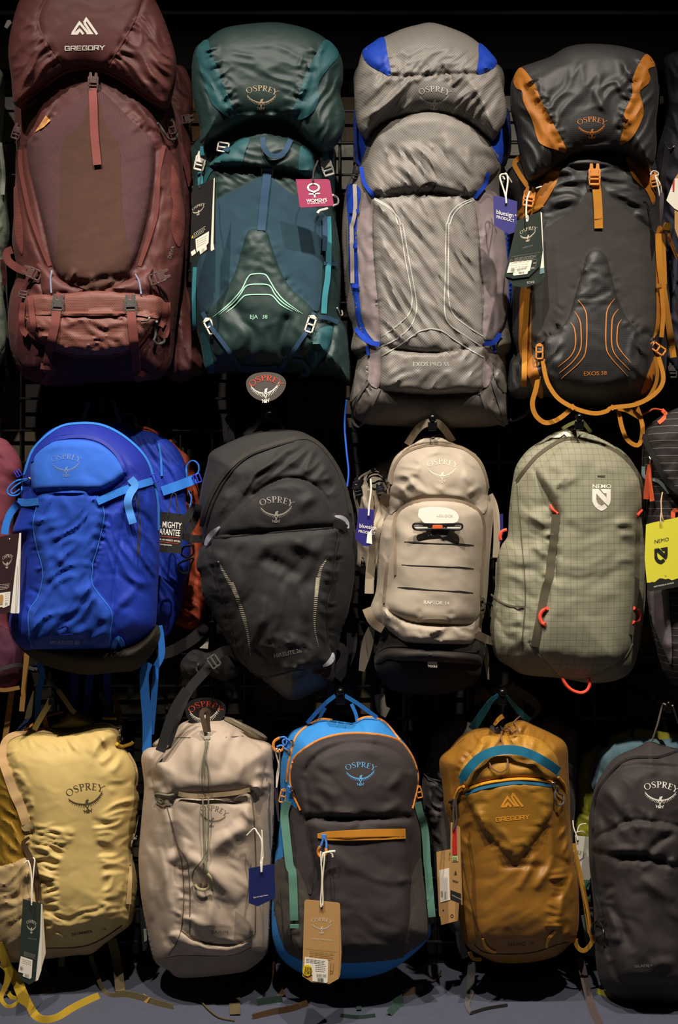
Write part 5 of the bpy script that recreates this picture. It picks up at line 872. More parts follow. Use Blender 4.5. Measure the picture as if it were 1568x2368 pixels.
# navy and orange pack behind the yellow one
t = pack('navy backpack with orange edging hidden behind the pale yellow one', 160, 1900, -.07, G4)
b = Pillow(t, P(17, '40,500 160,330 240,240 340,200 480,175 640,170 900,200 1080,260 1110,400 900,600 200,600'), -.08, .04, 24, Db=.04); b.build('main_body', fab('navy_back_cloth', '#1a2444', .6)); b.strap('piping', P(17, '215,355 310,285 430,220 580,180'), 5, ORANGEP, .006); f = Free(t); f.web('shoulder_strap', dep(17, '1020,30 1060,120 1090,220 1095,310', (-.12, -.12)), 11, BRW); f.web('shoulder_strap', dep(17, '900,10 960,100 1020,200 1050,300', (-.11, -.11)), 9, BRW); f.web('shoulder_strap', dep(17, '325,0 275,140 250,250', (-.09, -.09)), 14, OLW); f.cordw('zip_pull', dep(17, '930,240 990,240 1055,243', (-.16, -.16)), 3.5, YW)
# ================================================================ bottom row, taupe pack
TP = fab('taupe_cloth', '#b09e8b', .6, kind='dots', per=300, ang=45, duty=.5, amt=.1, crump=.08, spec=.4); TPD = fab('taupe_base', '#948576', .65); SAGEC = plain('sage_cord', '#6a6a54', .7); SEAM = fab('dark_taupe_tape', '#5c4f43', .7)
t = pack('taupe roll top style daypack with a long green grey cord down its front', 480, 2255, -.2, G3)
b = Pillow(t, P(19, '105,600 160,512 290,490 400,402 520,312 640,277 780,267 920,302 1080,412 1282,482 1302,700 1312,900 1312,1200 1300,1400', 20, '1290,200 1280,600 1250,900 1120,1047 950,1110 480,1150 350,1080 222,990 150,700 100,400 80,100', 19, '85,1400 110,1100 130,850'), -.2, .11, 70, crown=.35)
lid = P(19, '210,620 300,510 400,422 560,305 640,277 780,267 920,302 1060,402 1232,560 1222,700 1190,900 1172,972 1110,882 900,892 460,912 390,932 242,932 205,780'); fpn = P(19, '430,960 800,955 1090,900 1140,1000 1150,1568', 20, '1145,500 1140,735 1050,820 900,850 750,840 580,800 470,690 490,400 470,100', 19, '420,1380 390,1180')
b.bump(lid, .018, 28); b.bump(fpn, .012, 30); b.bump(P(20, '350,770 470,725 580,805 750,845 900,855 1050,825 1145,740 1040,870 950,930 800,940 560,890'), .012, 12)
b.folds([(420, 1970, 560, 2080, .022, 22), (470, 1985, 590, 1890, .020, 20), (395, 1900, 420, 2060, -.014, 16), (375, 1860, 400, 1960, .012, 12), (430, 1940, 400, 2000, .014, 14), (340, 1790, 400, 1830, -.01, 12), (480, 1700, 470, 1800, .008, 12), (440, 1710, 450, 1790, .007, 10), (525, 1720, 520, 1790, -.007, 12), (560, 1740, 550, 1820, .006, 10), (590, 1900, 560, 1870, .012, 12), (420, 2120, 520, 2165, .008, 12), (480, 2060, 490, 2150, .01, 12), (500, 1860, 585, 1850, -.01, 10), (330, 1980, 350, 2130, .010, 12), (365, 1960, 400, 2110, .010, 12)], 1.0)
b.wr(.007, 90, 34, 85, 221, P(19, '120,800 380,1000 420,1568', 20, '470,600 300,900 150,700 90,200'), 20); b.wr(.006, 90, 40, 70, 222, lid, 22); b.wr(.008, 110, 36, 40, 223, fpn, 26); b.wr(.007, 60, 26, 10, 224, P(20, '330,760 1140,740 1000,960 560,960 400,950'), 14); b.wr(.0015, 50, 34, 0, 225)
b.groove(P(19, '455,945 600,968 800,958 1090,900'), -.003, 6)
b.pucker(P(20, '470,100 490,400 470,680'), 16, 30, .005, 7, 53); b.pucker(P(19, '205,780 240,930 460,912'), 12, 34, .006, 7, 54); b.pucker(P(19, '1110,880 1190,900 1232,560'), 14, 34, .006, 7, 55); b.pucker(P(19, '400,422 560,305 780,267 1060,402'), 16, 40, .005, 8, 56)
b.calm(*P(20, '820,740')[0], 30, 12); b.calm(*P(19, '755,1120')[0], 36, 28); b.build('main_body', TP)
b.patch('lid_flap', lid, TP, .004, .012); b.strap('zipper', P(19, '440,925 520,940 650,945 800,935 950,918 1090,888'), 10, fab('tan_zipper', '#8d7a5e', .6), .014)
b.strap('seam_tape', P(19, '380,1180 430,1400', 20, '470,100 490,400 470,680 430,820 350,950'), 2, SEAM, .002); b.strap('seam_tape', P(19, '340,1050 380,1200 440,1400', 20, '520,100 545,400 540,740'), 2, SEAM, .002); b.strap('seam_tape', P(19, '1110,960 1135,1250 1145,1568', 20, '1145,300 1140,735'), 2, SEAM, .002); b.strap('bottom_seam', P(20, '470,725 580,803 750,843 900,853 1050,823 1142,738'), 2, SEAM, .002); b.strap('seam_tape', P(19, '385,418 550,415'), 1.6, SEAM, .0045); b.strap('seam_tape', P(19, '870,412 1030,400'), 1.6, SEAM, .0045)
b.patch('base_panel', P(20, '230,985 350,965 480,950 760,955 960,940 1120,870 1240,890 1110,1040 945,1102 480,1142 350,1075'), TPD, .002)
b.cord('draw_cord', P(19, '688,430 690,500 668,600 655,720 660,900 668,1200 680,1568', 20, '700,0 650,90 590,160 567,240 590,305'), 1.9, SAGEC, .012); b.cord('draw_cord', P(19, '712,430 690,520 685,600 710,720 715,900 712,1200 705,1450 685,1568', 20, '672,60 690,150 705,205'), 1.9, SAGEC, .013); b.cord('cord_grip', P(20, '590,305 615,335 660,352 710,340 738,295 735,245 705,205'), 3.2, plain('bone_plastic', '#b0a27a', .5), .013)
b.plates('cord_lock', [[(-.4, -.5), (.4, -.5), (.45, .5), (-.45, .5)]], *P(19, '698,400')[0], 16, plain('pale_plastic', '#c8bfa8', .4), -3, .012, .005); f = Free(t)
f.web('carry_loop', dep(19, '690,365 670,280 650,200 670,165 705,170 710,210 705,280 715,365', (-.315, -.3)), 11, web('umber_webbing', '#4e3d30')); b.cord('zip_pull', P(19, '400,930 340,938 240,925 235,960 290,1010 310,990'), 2.6, SAGEC, .012)
b.text('DAYLITE', *P(20, '740,748')[0], 6.6, plain('dark_taupe_print', '#5f5246', .7), -1, 1.15, .008, name='model_name'); emblem(b, *P(19, '755,1120')[0], 60, plain('dim_taupe_print', '#6b5f52', .7), 12)
bk = Pillow(t, P(19, '205,480 300,400 400,380 500,270 860,230 1050,300 1240,405 1215,450 1000,420 600,400 300,500'), -.17, .03, 25, Db=.04); bk.build('back_collar', TP); bk.strap('collar_tape', P(19, '860,240 1000,310 1210,430'), 8, fab('olive_tape', '#6d644c', .7), .004)
f.web('harness_strap', dep(20, '955,1140 950,1300 955,1480', (-.12, -.12)), 25, OLW); f.cordw('harness_cord', dep(20, '545,1160 600,1290 680,1400 800,1500 950,1535', (-.14, -.16)), 1.8, OLW)
f.web('hip_strap', dep(19, '520,-20 440,100 370,250 300,470 275,540', (-.3, -.31)), 23, BLACKWEB)
# ================================================================ bottom row, charcoal, blue and orange pack
CC = fab('warm_charcoal_cloth', '#3c3535', .65, spec=.35, crump=.08); BB = fab('bright_blue_cloth', '#2f7fc4', .6); OP = plain('orange_piping', '#d6832c', .6); GM = fab('olive_grey_mesh', '#4d4840', .8); GS = web('sage_green_webbing', '#5d8a78'); OZ = fab('orange_zip', '#d08a2c', .55, kind='lines', per=500, ang=90, duty=.4, amt=.2); LB = plain('light_blue_print', '#5fa0d0', .6); BCORD = plain('blue_cord', '#3f7fd0', .6)
t = pack('charcoal and bright blue daypack with orange piping and green straps', 810, 2265, -.2, G3)
b = Pillow(t, P(21, '195,620 270,430 400,362 530,310 630,318 720,330 810,342 880,300 960,292 1060,322 1150,402 1260,522 1332,640 1367,780 1362,1000 1392,1300 1402,1568', 22, '1425,300 1480,660 1440,782 1240,962 1050,1062 850,1102 600,1097 380,1062 200,942 120,782 100,560 130,100', 21, '150,1400 182,1100 180,800'), -.21, .11, 70, crown=.35)
dome = P(21, '268,820 290,670 370,582 520,490 700,442 880,434 1060,452 1200,497 1290,592 1350,720 1365,860 1330,1050 1292,1150 900,1162 430,1162 350,1092 290,950'); low = P(21, '432,1168 800,1172 1290,1158 1305,1400 1302,1568', 22, '1300,200 1290,600 1275,880 1200,928 1000,955 700,962 560,950 450,930 480,600 520,300 470,50', 21, '450,1400')
b.bump(dome, .016, 24); b.bump(low, .018, 26); b.groove(P(21, '400,770 450,680 560,590 720,530 900,520 1080,550 1220,620 1300,740'), -.008, 7); b.groove(P(21, '385,830 440,1140'), -.006, 6); b.groove(P(21, '430,1166 900,1170 1292,1152'), -.008, 6)
b.wr(.008, 90, 40, 30, 231, P(21, '400,700 1300,700 1290,1140 440,1140'), 24); b.wr(.007, 120, 44, 20, 232, low, 24); b.wr(.006, 70, 26, 12, 233, P(21, '380,340 1100,330 1200,480 700,430 380,560'), 14); b.wr(.007, 60, 22, 60, 234, P(22, '130,120 430,420 400,930 180,700'), 12); b.wr(.0015, 60, 34, 0, 235)
b.folds([(725, 1820, 790, 1845, .01, 12), (930, 1780, 900, 1830, .012, 11), (745, 1880, 830, 1882, .008, 8), (880, 1890, 930, 1850, .008, 9), (920, 2040, 960, 2030, .008, 6)])
b.pucker(P(21, '430,1166 900,1170 1292,1152'), 14, 30, .004, 7, 44)
b.calm(*P(21, '873,772')[0], 42, 32); b.calm(*P(22, '900,870')[0], 46, 12); b.build('main_body', CC, regions=[(P(21, '-100,300 1600,200 1480,900 1367,860 1350,720 1290,592 1200,497 1060,452 880,434 700,442 520,490 370,582 290,670 266,820 290,950 330,1090 250,1045 200,1500 100,1600'), BB), (P(22, '0,0 100,300 130,560 170,720 250,885 400,932 700,965 1000,958 1200,930 1275,880 1440,770 1480,600 1700,600 1700,1300 0,1300'), BB)])
b.patch('top_panel', P(21, '205,620 275,435 405,365 530,314 630,321 720,333 810,345 880,304 960,296 1060,326 1150,406 1258,524 1330,642 1362,760 1340,690 1290,592 1200,497 1060,452 880,434 700,442 520,490 370,582 290,670 266,820 285,950 330,1085 250,1045 200,1000 190,800'), BB, .0012)
b.patch('bottom_panel', P(22, '135,560 170,720 250,885 400,935 700,965 1000,958 1200,930 1275,880 1440,768 1472,670 1440,778 1240,955 1050,1055 850,1095 600,1090 380,1056 205,936 126,780 108,600'), BB, .0012)
b.patch('dome_pocket', dome, CC); b.patch('lower_panel', low, CC); b.patch('side_panel', P(21, '250,1045 330,1090 430,1165 450,1400 470,1568', 22, '440,380 330,160 310,0', 21, '300,1400 270,1200'), CC, .002); b.patch('side_panel', P(21, '1365,1010 1390,1300 1402,1568', 22, '1390,100 1310,300 1305,0', 21, '1305,1400 1294,1155 1335,1055'), CC, .002)
b.patch('mesh_pocket', P(22, '140,90 310,130 430,400 470,600 440,930 250,885 170,700 128,450'), GM, .003); b.patch('mesh_pocket', P(22, '1392,60 1422,350 1450,640 1440,765 1250,870 1295,600 1312,250'), GM, .003)
b.cord('piping', P(21, '355,1098 290,950 266,820 290,670 370,580 520,488 700,440 880,432 1060,450 1200,495 1292,590 1352,720 1367,860 1320,1085'), 3.0, OP, .003); b.cord('piping', P(21, '235,850 250,700 300,500 350,420 430,358 530,312 630,318'), 3.0, OP, .003); b.cord('piping', P(21, '845,322 900,298 960,292 1060,322 1130,385 1210,490'), 3.0, OP, .003)
b.strap('zipper', P(21, '500,1318 600,1318 900,1310 1100,1305 1262,1300'), [9, 20, 24, 24, 22], OZ, .006); b.strap('zipper_teeth', P(21, '590,1335 900,1328 1250,1320'), 2, fab('brown_teeth', '#8a5c1c', .6), .0075, .0008)
b.cord('zip_pull', P(21, '555,1330 535,1390 520,1420'), 2.6, BCORD, .012); b.cord('zip_pull', P(21, '560,1330 578,1380 575,1430'), 2.6, BCORD, .012); b.cord('pull_grip', P(21, '522,1410 505,1450 520,1490 550,1500 575,1470 575,1425'), 3.6, OP, .013); b.plates('zip_slider', [[(-.5, -.4), (.5, -.4), (.4, .4), (-.4, .4)]], *P(21, '555,1325')[0], 12, BCORD, 0, .009)
b.strap('side_strap', P(21, '240,1020 215,1130 225,1250 260,1568', 22, '285,200 300,600'), 19, GS, .010); b.strap('strap_end', P(22, '262,650 340,650'), 9, GS, .014); b.strap('side_strap', P(21, '1365,1030 1390,1130 1430,1280 1450,1568', 22, '1455,150 1475,400 1490,570'), 17, GS, .008)
b.plates('side_buckle', HOOKB, *P(21, '202,980')[0], 20, ORANGEP, 12, .012); b.plates('side_buckle', HOOKB, *P(21, '1378,945')[0], 18, ORANGEP, -12, .008)
b.cord('pull_grip', P(21, '175,470 130,500 120,550 150,590 200,575 215,545'), 3.8, OP, .012); b.cord('zip_pull', P(21, '170,470 220,465 240,500 220,540 200,500 230,480 270,500'), 2.4, BCORD, .012); b.cord('zip_pull', P(21, '150,550 190,535 215,560 250,580'), 2.4, BCORD, .012); b.cord('zip_pull', P(21, '250,890 275,910 250,935 280,940'), 3, BCORD, .010)
for q in ('275,500 290,510 280,520', '245,575 265,585 255,600', '275,905 290,912'): b.cord('zip_slider', P(21, q), 3.4, METAL, .014)
b.text('DAYLITE EARTH', *P(22, '755,885')[0], 7.2, plain('navy_print', '#243c5c', .7), -2, 1.15, .008, name='model_name', off=.0029); emblem(b, *P(21, '873,772')[0], 66, LB, 1, off=.0029)
f = Free(t); BHW = web('blue_handle_webbing', '#2870bc'); f.web('carry_handle', dep(21, '410,345 500,245 580,165 655,108', (-.24, -.27)), 9, BHW); f.web('carry_handle', dep(21, '735,108 830,165 930,235 1015,298', (-.27, -.24)), 9, BHW); f.web('hanging_loop', dep(21, '515,312 540,260 570,215', (-.22, -.22)), 7, BHW); f.web('hanging_loop', dep(21, '845,330 830,260 795,180', (-.22, -.22)), 8, BHW)
bk = Pillow(t, P(21, '240,450 330,390 430,350 400,420 290,480 200,560'), -.17, .03, 20, Db=.03); bk.build('shoulder_yoke', fab('royal_yoke', '#1c4d98', .6))
f.web('harness_strap', dep(22, '1100,1040 1150,1150 1190,1250 1200,1330 1130,1410', (-.16, -.16)), 24, web('dark_green_webbing', '#2c4038')); f.plates('strap_hook', frame(.5, .2, .12), *P(22, '1165,1235')[0], 28, plain('rust_plastic', '#7a3c12', .5), 0, 0, .003, yy=-.17); f.web('harness_strap', dep(22, '-20,1320 100,1300 200,1290', (-.14, -.14)), 22, bpy.data.materials['dark_green_webbing']); f.plates('strap_hook', frame(.3, .7, .2), *P(22, '15,1340')[0], 22, ORANGEP, -12, 0, .004, yy=-.15); f.web('harness_strap', dep(22, '-60,1440 120,1400 280,1370 420,1320', (-.16, -.12)), [16, 20, 20, 18], BRW); f.web('harness_strap', dep(22, '700,1120 690,1230 700,1330', (-.1, -.1)), 15, bpy.data.materials['dark_green_webbing']); f.web('harness_strap', dep(22, '850,1110 850,1250 860,1370', (-.1, -.1)), 12, bpy.data.materials['dark_green_webbing']); f.web('harness_strap', dep(22, '1240,1240 1350,1215 1420,1190', (-.12, -.12)), 22, web('brown_tan_webbing', '#5a4430')); f.web('harness_strap', dep(22, '110,960 130,1100 200,1250', (-.1, -.1)), 14, BRW); f.web('harness_strap', dep(22, '700,1420 850,1435 1000,1420', (-.2, -.18)), 9, bpy.data.materials['dark_green_webbing'])
f.cordw('harness_cord', dep(22, '1440,1130 1510,1120 1550,1080 1568,1030', (-.1, -.1)), 2.2, BRW)
# ================================================================ bottom row, ochre pack
OCR = fab('ochre_cloth', '#8c5f1c', .42, spec=.55, crump=.1); OCH2 = fab('ochre_hex', '#91661c', .45, kind='brick', per=150, duty=.14, col2='#7d5712', amt=.45, spec=.5); OCL = fab('ochre_light_hex', '#a87828', .45, kind='brick', per=110, duty=.1, ang=0, col2='#bd9038', amt=.4, spec=.5); TEW = web('teal_blue_webbing', '#176684'); YCO = plain('yellow_cord', '#e09a24', .5); TZ = fab('teal_zip', '#1b5d7c', .6, kind='lines', per=500, ang=90, duty=.4, amt=.25); BCD = plain('brown_cord', '#7c5436', .7); GOLD = plain('gold_print', '#e0962a', .6)
t = pack('ochre daypack with drawcord top, teal handle and orange mountain logo', 1180, 2225, -.2, G3)
b = Pillow(t, P(23, '205,650 300,542 380,452 480,392 620,377 690,422 735,400 770,342 900,312 1000,352 1150,422 1250,482 1287,560 1292,700 1302,900 1312,1200 1345,1500', 24, '1382,300 1372,700 1290,802 1180,890 950,942 700,940 560,882 440,802 380,640 350,450 330,200', 23, '310,1400 290,1200 250,1050 230,850'), -.2, .12, 70, crown=.35)
hexp = P(23, '415,912 600,850 800,820 1000,825 1150,850 1190,870 1170,1050 1100,1200 950,1400 830,1490 640,1300 560,1240 490,1090'); band2 = P(23, '370,770 430,640 500,560 560,460 640,440 760,440 900,432 1020,460 1100,510 1200,640 1212,780 1150,822 1000,800 800,795 600,825 425,895')
b.bump(hexp, .012, 24); b.bump(band2, .012, 22); b.groove(P(23, '415,915 600,850 800,820 1000,825 1150,850'), -.003, 6)
b.folds([(1120, 1700, 1100, 1760, .012, 8), (1135, 1700, 1128, 1750, -.012, 8), (1150, 1690, 1155, 1740, .012, 8), (1180, 1675, 1190, 1730, .014, 9), (1205, 1680, 1215, 1740, -.012, 9), (1225, 1690, 1235, 1740, .01, 8), (1240, 1760, 1180, 1760, -.012, 10), (1080, 1720, 1060, 1770, .01, 10), (1100, 1870, 1130, 1935, .016, 10), (1240, 1970, 1200, 2060, .010, 9), (1280, 1980, 1240, 2060, .010, 9), (1260, 1850, 1285, 1990, .012, 9), (1290, 1840, 1320, 2000, .010, 8), (1150, 2005, 1270, 2000, -.008, 8), (1300, 2050, 1290, 2150, .01, 10)], .85)
b.wr(.008, 60, 20, 85, 241, P(23, '480,392 690,420 900,320 1150,430 1200,600 900,520 700,480 480,540'), 14, True); b.wr(.010, 100, 24, 110, 242, P(23, '1310,900 1345,1500', 24, '1370,700 1200,800 1190,500 1240,150', 23, '1180,1300 1200,1000'), 16, True); b.wr(.008, 90, 30, 75, 243, P(23, '210,700 400,900 560,1250 420,1500', 24, '520,500 380,600'), 16, True); b.wr(.006, 60, 24, 15, 244, hexp, 14, True); b.wr(.005, 120, 44, -30, 245, P(24, '450,100 1230,60 1180,660 560,720'), 22); b.wr(.0015, 50, 34, 0, 246)
b.pucker(P(23, '480,400 620,385 690,430 740,410 900,325 1000,360'), 46, 40, .010, 5, 45, 30); b.pucker(P(23, '415,912 490,1090 560,1240 640,1300 830,1490'), 26, 24, .002, 5, 46); b.pucker(P(23, '1190,870 1100,1200 950,1400'), 26, 26, .0025, 5, 47); b.pucker(P(24, '1230,60 1190,500 1180,660'), 20, 30, .005, 5, 48); b.pucker(P(23, '370,770 430,640 500,560'), 14, 24, .005, 5, 49)
b.calm(*P(23, '822,1080')[0], 50, 34); b.calm(*P(24, '890,795')[0], 36, 12); b.build('main_body', OCR)
b.patch('hex_pocket', hexp, OCH2); b.patch('hex_band', band2, OCL)
b.cord('zipper_flap', P(23, '415,905 560,852 720,822 880,808 1020,815 1155,835'), 3.6, YCO, .011); b.strap('zipper', P(23, '422,935 560,886 720,855 850,840 1000,845 1150,868'), 6.5, TZ, .004)
b.strap('carry_handle', P(23, '395,815 440,740 520,650 620,590 750,562 880,570 1000,612 1120,680 1212,745'), [20, 21, 21, 21, 21, 21, 21, 21, 20], TEW, .022); b.strap('handle_end', P(23, '385,770 390,850'), 6, TEW, .010); b.strap('handle_end', P(23, '1212,700 1205,785'), 4, TEW, .010)
b.cord('cord_loop', P(23, '410,870 370,890 345,940 335,975'), 3.6, YCO, .010); b.cord('cord_loop', P(23, '1205,790 1230,820 1255,850 1272,895'), 3.6, YCO, .008); b.cord('zip_pull', P(23, '1160,850 1185,870 1180,950 1195,1015 1225,1030 1255,1000 1240,940 1215,930 1190,870'), 2.6, GREYP, .014); b.plates('zip_slider', [[(-.5, -.4), (.5, -.4), (.4, .4), (-.4, .4)]], *P(23, '1165,853')[0], 11, METAL, 0, .012)
b.cord('draw_cord', P(23, '665,545 720,460 735,400 790,380 825,415 860,380 835,330 860,300 888,275'), 2.0, BCD, .018); b.cord('draw_cord', P(23, '745,530 725,450 745,395 780,375 800,415 780,420'), 2.0, BCD, .020); b.cord('draw_cord', P(23, '620,660 650,715 710,748 760,730 782,690 775,620'), 2.0, BCD, .010)
b.plates('cord_lock', [[(-.5, -.3), (.5, -.4), (.5, .3), (-.5, .4)]], *P(23, '700,400')[0], 15, BLACKP, 60, .014, .008); b.strap('pull_tab', P(23, '665,355 710,300 745,275'), [7, 10, 11], web('ochre_tab', '#b57f2a'), .018); b.cord('black_knot', P(23, '290,1000 330,985 340,1020 310,1040 350,1030'), 4, DKCORD, .010)
b.strap('bottom_loop', P(24, '572,742 590,800 640,845 685,855'), [5, 7, 7, 5], YCO, .006); b.strap('bottom_loop', P(24, '1185,680 1130,735 1110,780 1112,820'), [6, 7, 6, 5], YCO, .006)
b.strap('bottom_seam', P(24, '500,790 570,850 700,870 900,868 1050,845 1200,790 1300,770'), 2, BRW, .002); b.strap('side_seam', P(24, '385,0 440,300 500,550 570,735'), 2, BRW, .002)
b.text('NANO', *P(24, '780,803')[0], 7.6, plain('dark_ochre_print', '#4a3610', .7), -2, 1.35, .012, name='model_name'); b.text('14', *P(24, '962,793')[0], 7.6, bpy.data.materials['dark_ochre_print'], -2, 1.1, 0, name='model_name')
b.art(MOUNT, *P(23, '820,1045')[0], 79, GOLD, -2, off=.0029); b.art(GWORD, *P(23, '822,1138')[0], 79, GOLD, -5, off=.0029)
f = Free(t); f.web('hanging_loop', dep(23, '480,390 540,300 600,210 650,140 705,100', (-.2, -.27)), [20, 18, 15, 11, 8], TEW); f.web('hanging_loop', dep(23, '770,108 820,170 880,240 965,320', (-.27, -.2)), [8, 10, 13, 15], TEW)
f.cordw('side_cord', dep(24, '1340,0 1400,280 1450,500 1480,680', (-.22, -.22)), 3, plain('tan_edge', '#a8782e', .6)); f.web('hip_webbing', dep(24, '1475,680 1495,760 1440,835 1395,835 1360,790 1355,740', (-.21, -.21)), 10, web('gold_webbing', '#b07f28')); f.web('side_webbing', dep(24, '1330,-60 1390,200 1440,450 1475,690', (-.2, -.21)), 12, bpy.data.materials['gold_webbing']); f.web('hip_webbing', dep(24, '460,850 490,910 560,915', (-.17, -.17)), 9, bpy.data.materials['gold_webbing'])
f.web('harness_strap', dep(24, '375,680 390,800 430,900', (-.15, -.15)), 18, BLACKWEB); f.web('harness_strap', dep(24, '480,940 470,1080 465,1200 440,1290 470,1370', (-.14, -.16)), [18, 18, 16, 12, 6], GW); f.web('harness_strap', dep(24, '470,1370 600,1330 780,1300', (-.16, -.12)), 7, BLACKWEB); f.web('harness_strap', dep(24, '1390,900 1430,1080 1470,1250 1510,1370 1568,1480', (-.14, -.3)), 18, web('brown_grey_webbing', '#4c403e'))
# dark pack behind the ochre one
t = pack('crumpled dark grey backpack hidden behind the ochre one', 1180, 2180, -.08, G4)
DG = fab('dark_grey_cloth', '#4e4845', .55); b = Pillow(t, P(23, '80,720 110,560 150,430 250,330 390,285 430,320 560,345 800,360 1000,345 1120,290 1180,268 1250,340 1362,402 1372,600 1365,900 1340,1200', 24, '1300,400 1200,760 500,780 260,600 180,300', 23, '140,1300 70,1000 60,800'), -.1, .05, 36)
b.wr(.014, 60, 22, 50, 251, P(23, '60,750 250,300 420,300 420,640 250,1000 220,1500 80,1200'), 12, True); b.wr(.012, 60, 20, 60, 252, P(23, '1000,340 1200,270 1370,400 1370,900 1300,700 1150,420'), 10, True); b.build('main_body', DG)
f = Free(t); f.web('shoulder_strap', dep(23, '790,0 830,100 880,200 890,300', (-.08, -.08)), [22, 24, 22, 20], web('slate_harness_webbing', '#6a6866')); f.web('shoulder_strap', dep(23, '800,30 930,110 1020,180 1030,240 980,300', (-.1, -.1)), [20, 22, 18, 12, 8], bpy.data.materials['slate_harness_webbing']); f.web('shoulder_strap', dep(23, '610,215 640,300 660,350', (-.1, -.1)), 12, BRW); f.web('shoulder_strap', dep(23, '1380,60 1385,250 1395,550', (-.05, -.05)), 16, BLACKWEB); b.cord('elastic_cord', P(23, '70,760 120,800 215,825'), 1.5, GREYP, .012)
# ================================================================ bottom right: lime, pale blue and dark packs
t = pack('lime yellow backpack hidden between the ochre and dark grey packs', 1420, 2100, -.08, G4)
LM = fab('lime_cloth', '#8d8a26', .55); b = Pillow(t, P(25, '160,1300 200,1100 260,940 400,840 560,740 760,640 1000,590 1300,630 1600,760 1700,1500 1700,2300 400,2350 200,2300 150,1800'), -.062, .03, 34, Db=.02); b.wr(.008, 120, 34, 60, 261, None, 14, True); b.groove(P(25, '160,1370 300,1280 380,1220'), -.005, 4); b.groove(P(25, '150,1620 330,1750'), -.005, 4); b.build('main_body', LM); b.strap('harness_strap', P(25, '570,650 540,900 520,1100'), 16, BLACKWEB, .01); b.strap('harness_strap', P(25, '920,590 915,700 900,860'), 8, BLACKWEB, .004)
Free(t).web('lower_strap', dep(26, '470,1900 640,1960 780,1990', (-.12, -.1)), 14, LM)
t = pack('pale blue backpack peeking over the dark grey one at lower right', 1480, 2000, -.12, G4)
SB = fab('pale_blue_cloth', '#6f909c', .6); b = Pillow(t, P(25, '405,1390 400,1200 425,960 520,850 680,770 850,712 1050,712 1300,735 1600,760 1700,1400 1600,1900 700,1800'), -.11, .035, 34, Db=.03); b.wr(.006, 90, 30, 60, 271, None, 14); b.build('main_body', SB); b.patch('trim_panel', P(25, '410,1370 405,1150 435,960 510,920 500,1050 460,1200'), fab('slate_blue_trim', '#56677c', .6), .003)
f = Free(t); f.web('harness_strap', dep(26, '300,460 340,460 372,470', (-.1, -.1)), 20, GS); f.web('harness_strap', dep(26, '340,640 385,640', (-.09, -.09)), 16, GS); f.web('harness_strap', dep(26, '330,860 370,1050 400,1250 380,1420', (-.08, -.08)), 26, web('grey_green_webbing', '#6d7a74')); f.web('strap_edge', dep(26, '415,900 395,1000', (-.11, -.11)), 5, plain('red_edge', '#a83a28', .6))
t = pack('dark grey city daypack with white bird emblem at the lower right edge', 1540, 2320, -.2, G3)
GL = fab('graphite_cloth', '#383231', .62, spec=.35, crump=.06); b = Pillow(t, P(25, '1140,757 1300,802 1511,852 1750,870 1950,1100 2000,2000', 26, '2000,1200 1900,1900 1568,2070 1200,2048 800,2018 560,1850 470,1600 440,1200 430,800 400,500 362,100', 25, '345,1900 345,1800 372,1600 430,1350 540,1150 700,962 980,832'), -.21, .12, 75, crown=.3)
b.groove(P(25, '430,1800 440,1500 560,1260 720,1130 900,1085 1050,1070 1511,1100'), -.008, 6); b.groove(P(25, '440,2020 640,1930 890,1800 1100,1810 1300,1840 1511,1880'), -.006, 7); b.groove(P(26, '440,0 640,60 1000,70 1300,130 1568,200'), -.007, 9); b.groove(P(26, '440,40 490,400 560,900 620,1300 720,1650 850,1790 1100,1810 1568,1800'), -.008, 7)
b.bump(P(25, '460,2020 640,1935 890,1808 1511,1885', 26, '1568,180 1300,115 1000,58 640,40 480,10'), .014, 16); b.bump(P(26, '500,60 900,85 1300,150 1568,220 1568,1780 1100,1790 860,1760 740,1600 640,1250 560,700'), .012, 30)
b.folds([(1380, 1810, 1455, 1885, .016, 14), (1365, 1850, 1420, 1940, -.014, 12), (1385, 1980, 1500, 1960, .012, 12), (1500, 1970, 1560, 1920, -.012, 10), (1480, 2030, 1560, 2080, .014, 14), (1400, 2080, 1470, 2200, -.014, 12), (1500, 2240, 1568, 2220, .012, 14), (1400, 2100, 1440, 2180, .012, 12)])
b.wr(.007, 90, 40, 55, 281, None, 30); b.pucker(P(25, '440,2020 640,1930 890,1800 1100,1810 1511,1880'), 14, 40, .004, 9, 50); b.pucker(P(26, '440,0 640,60 1000,70 1568,200'), 14, 44, .004, 10, 51); b.pucker(P(26, '490,400 620,1300 720,1650'), 16, 40, .006, 8, 52)
b.calm(*P(25, '1285,1440')[0], 44, 34); b.build('main_body', GL)
b.strap('zipper', P(25, '395,1900 410,1600 470,1380 620,1180 800,1010 1000,960 1250,960 1511,880'), 5, BLACKWEB, .003); b.strap('zipper', P(26, '400,50 420,300 480,600 540,900'), 10, BLACKWEB, .003); b.cord('strap_ring', P(26, '470,950 420,1000 395,1080 430,1150 500,1165 550,1120 555,1050 520,990'), 2.6, BLACKP, .014, closed=True); b.strap('web_tab', P(26, '470,950 530,935 590,925'), 8, BLACKWEB, .012)
emblem(b, *P(25, '1285,1440')[0], 74, WHITE, 5); b.text('GLADE', *P(26, '975,1578')[0], 6.4, LOGOGREY, -3, 1.3, .012, name='model_name'); b.text('6', *P(26, '1195,1560')[0], 6, LOGOGREY, -3, 1.2, 0, name='model_name')
f = Free(t); f.cordw('hanging_loop', dep(25, '1175,750 1240,550 1310,290 1345,275', (-.22, -.27)), 2.4, plain('grey_loop', '#7a7068', .7)); f.cordw('hanging_loop', dep(25, '1440,290 1480,420 1511,520', (-.27, -.22)), 2.0, bpy.data.materials['grey_loop'])
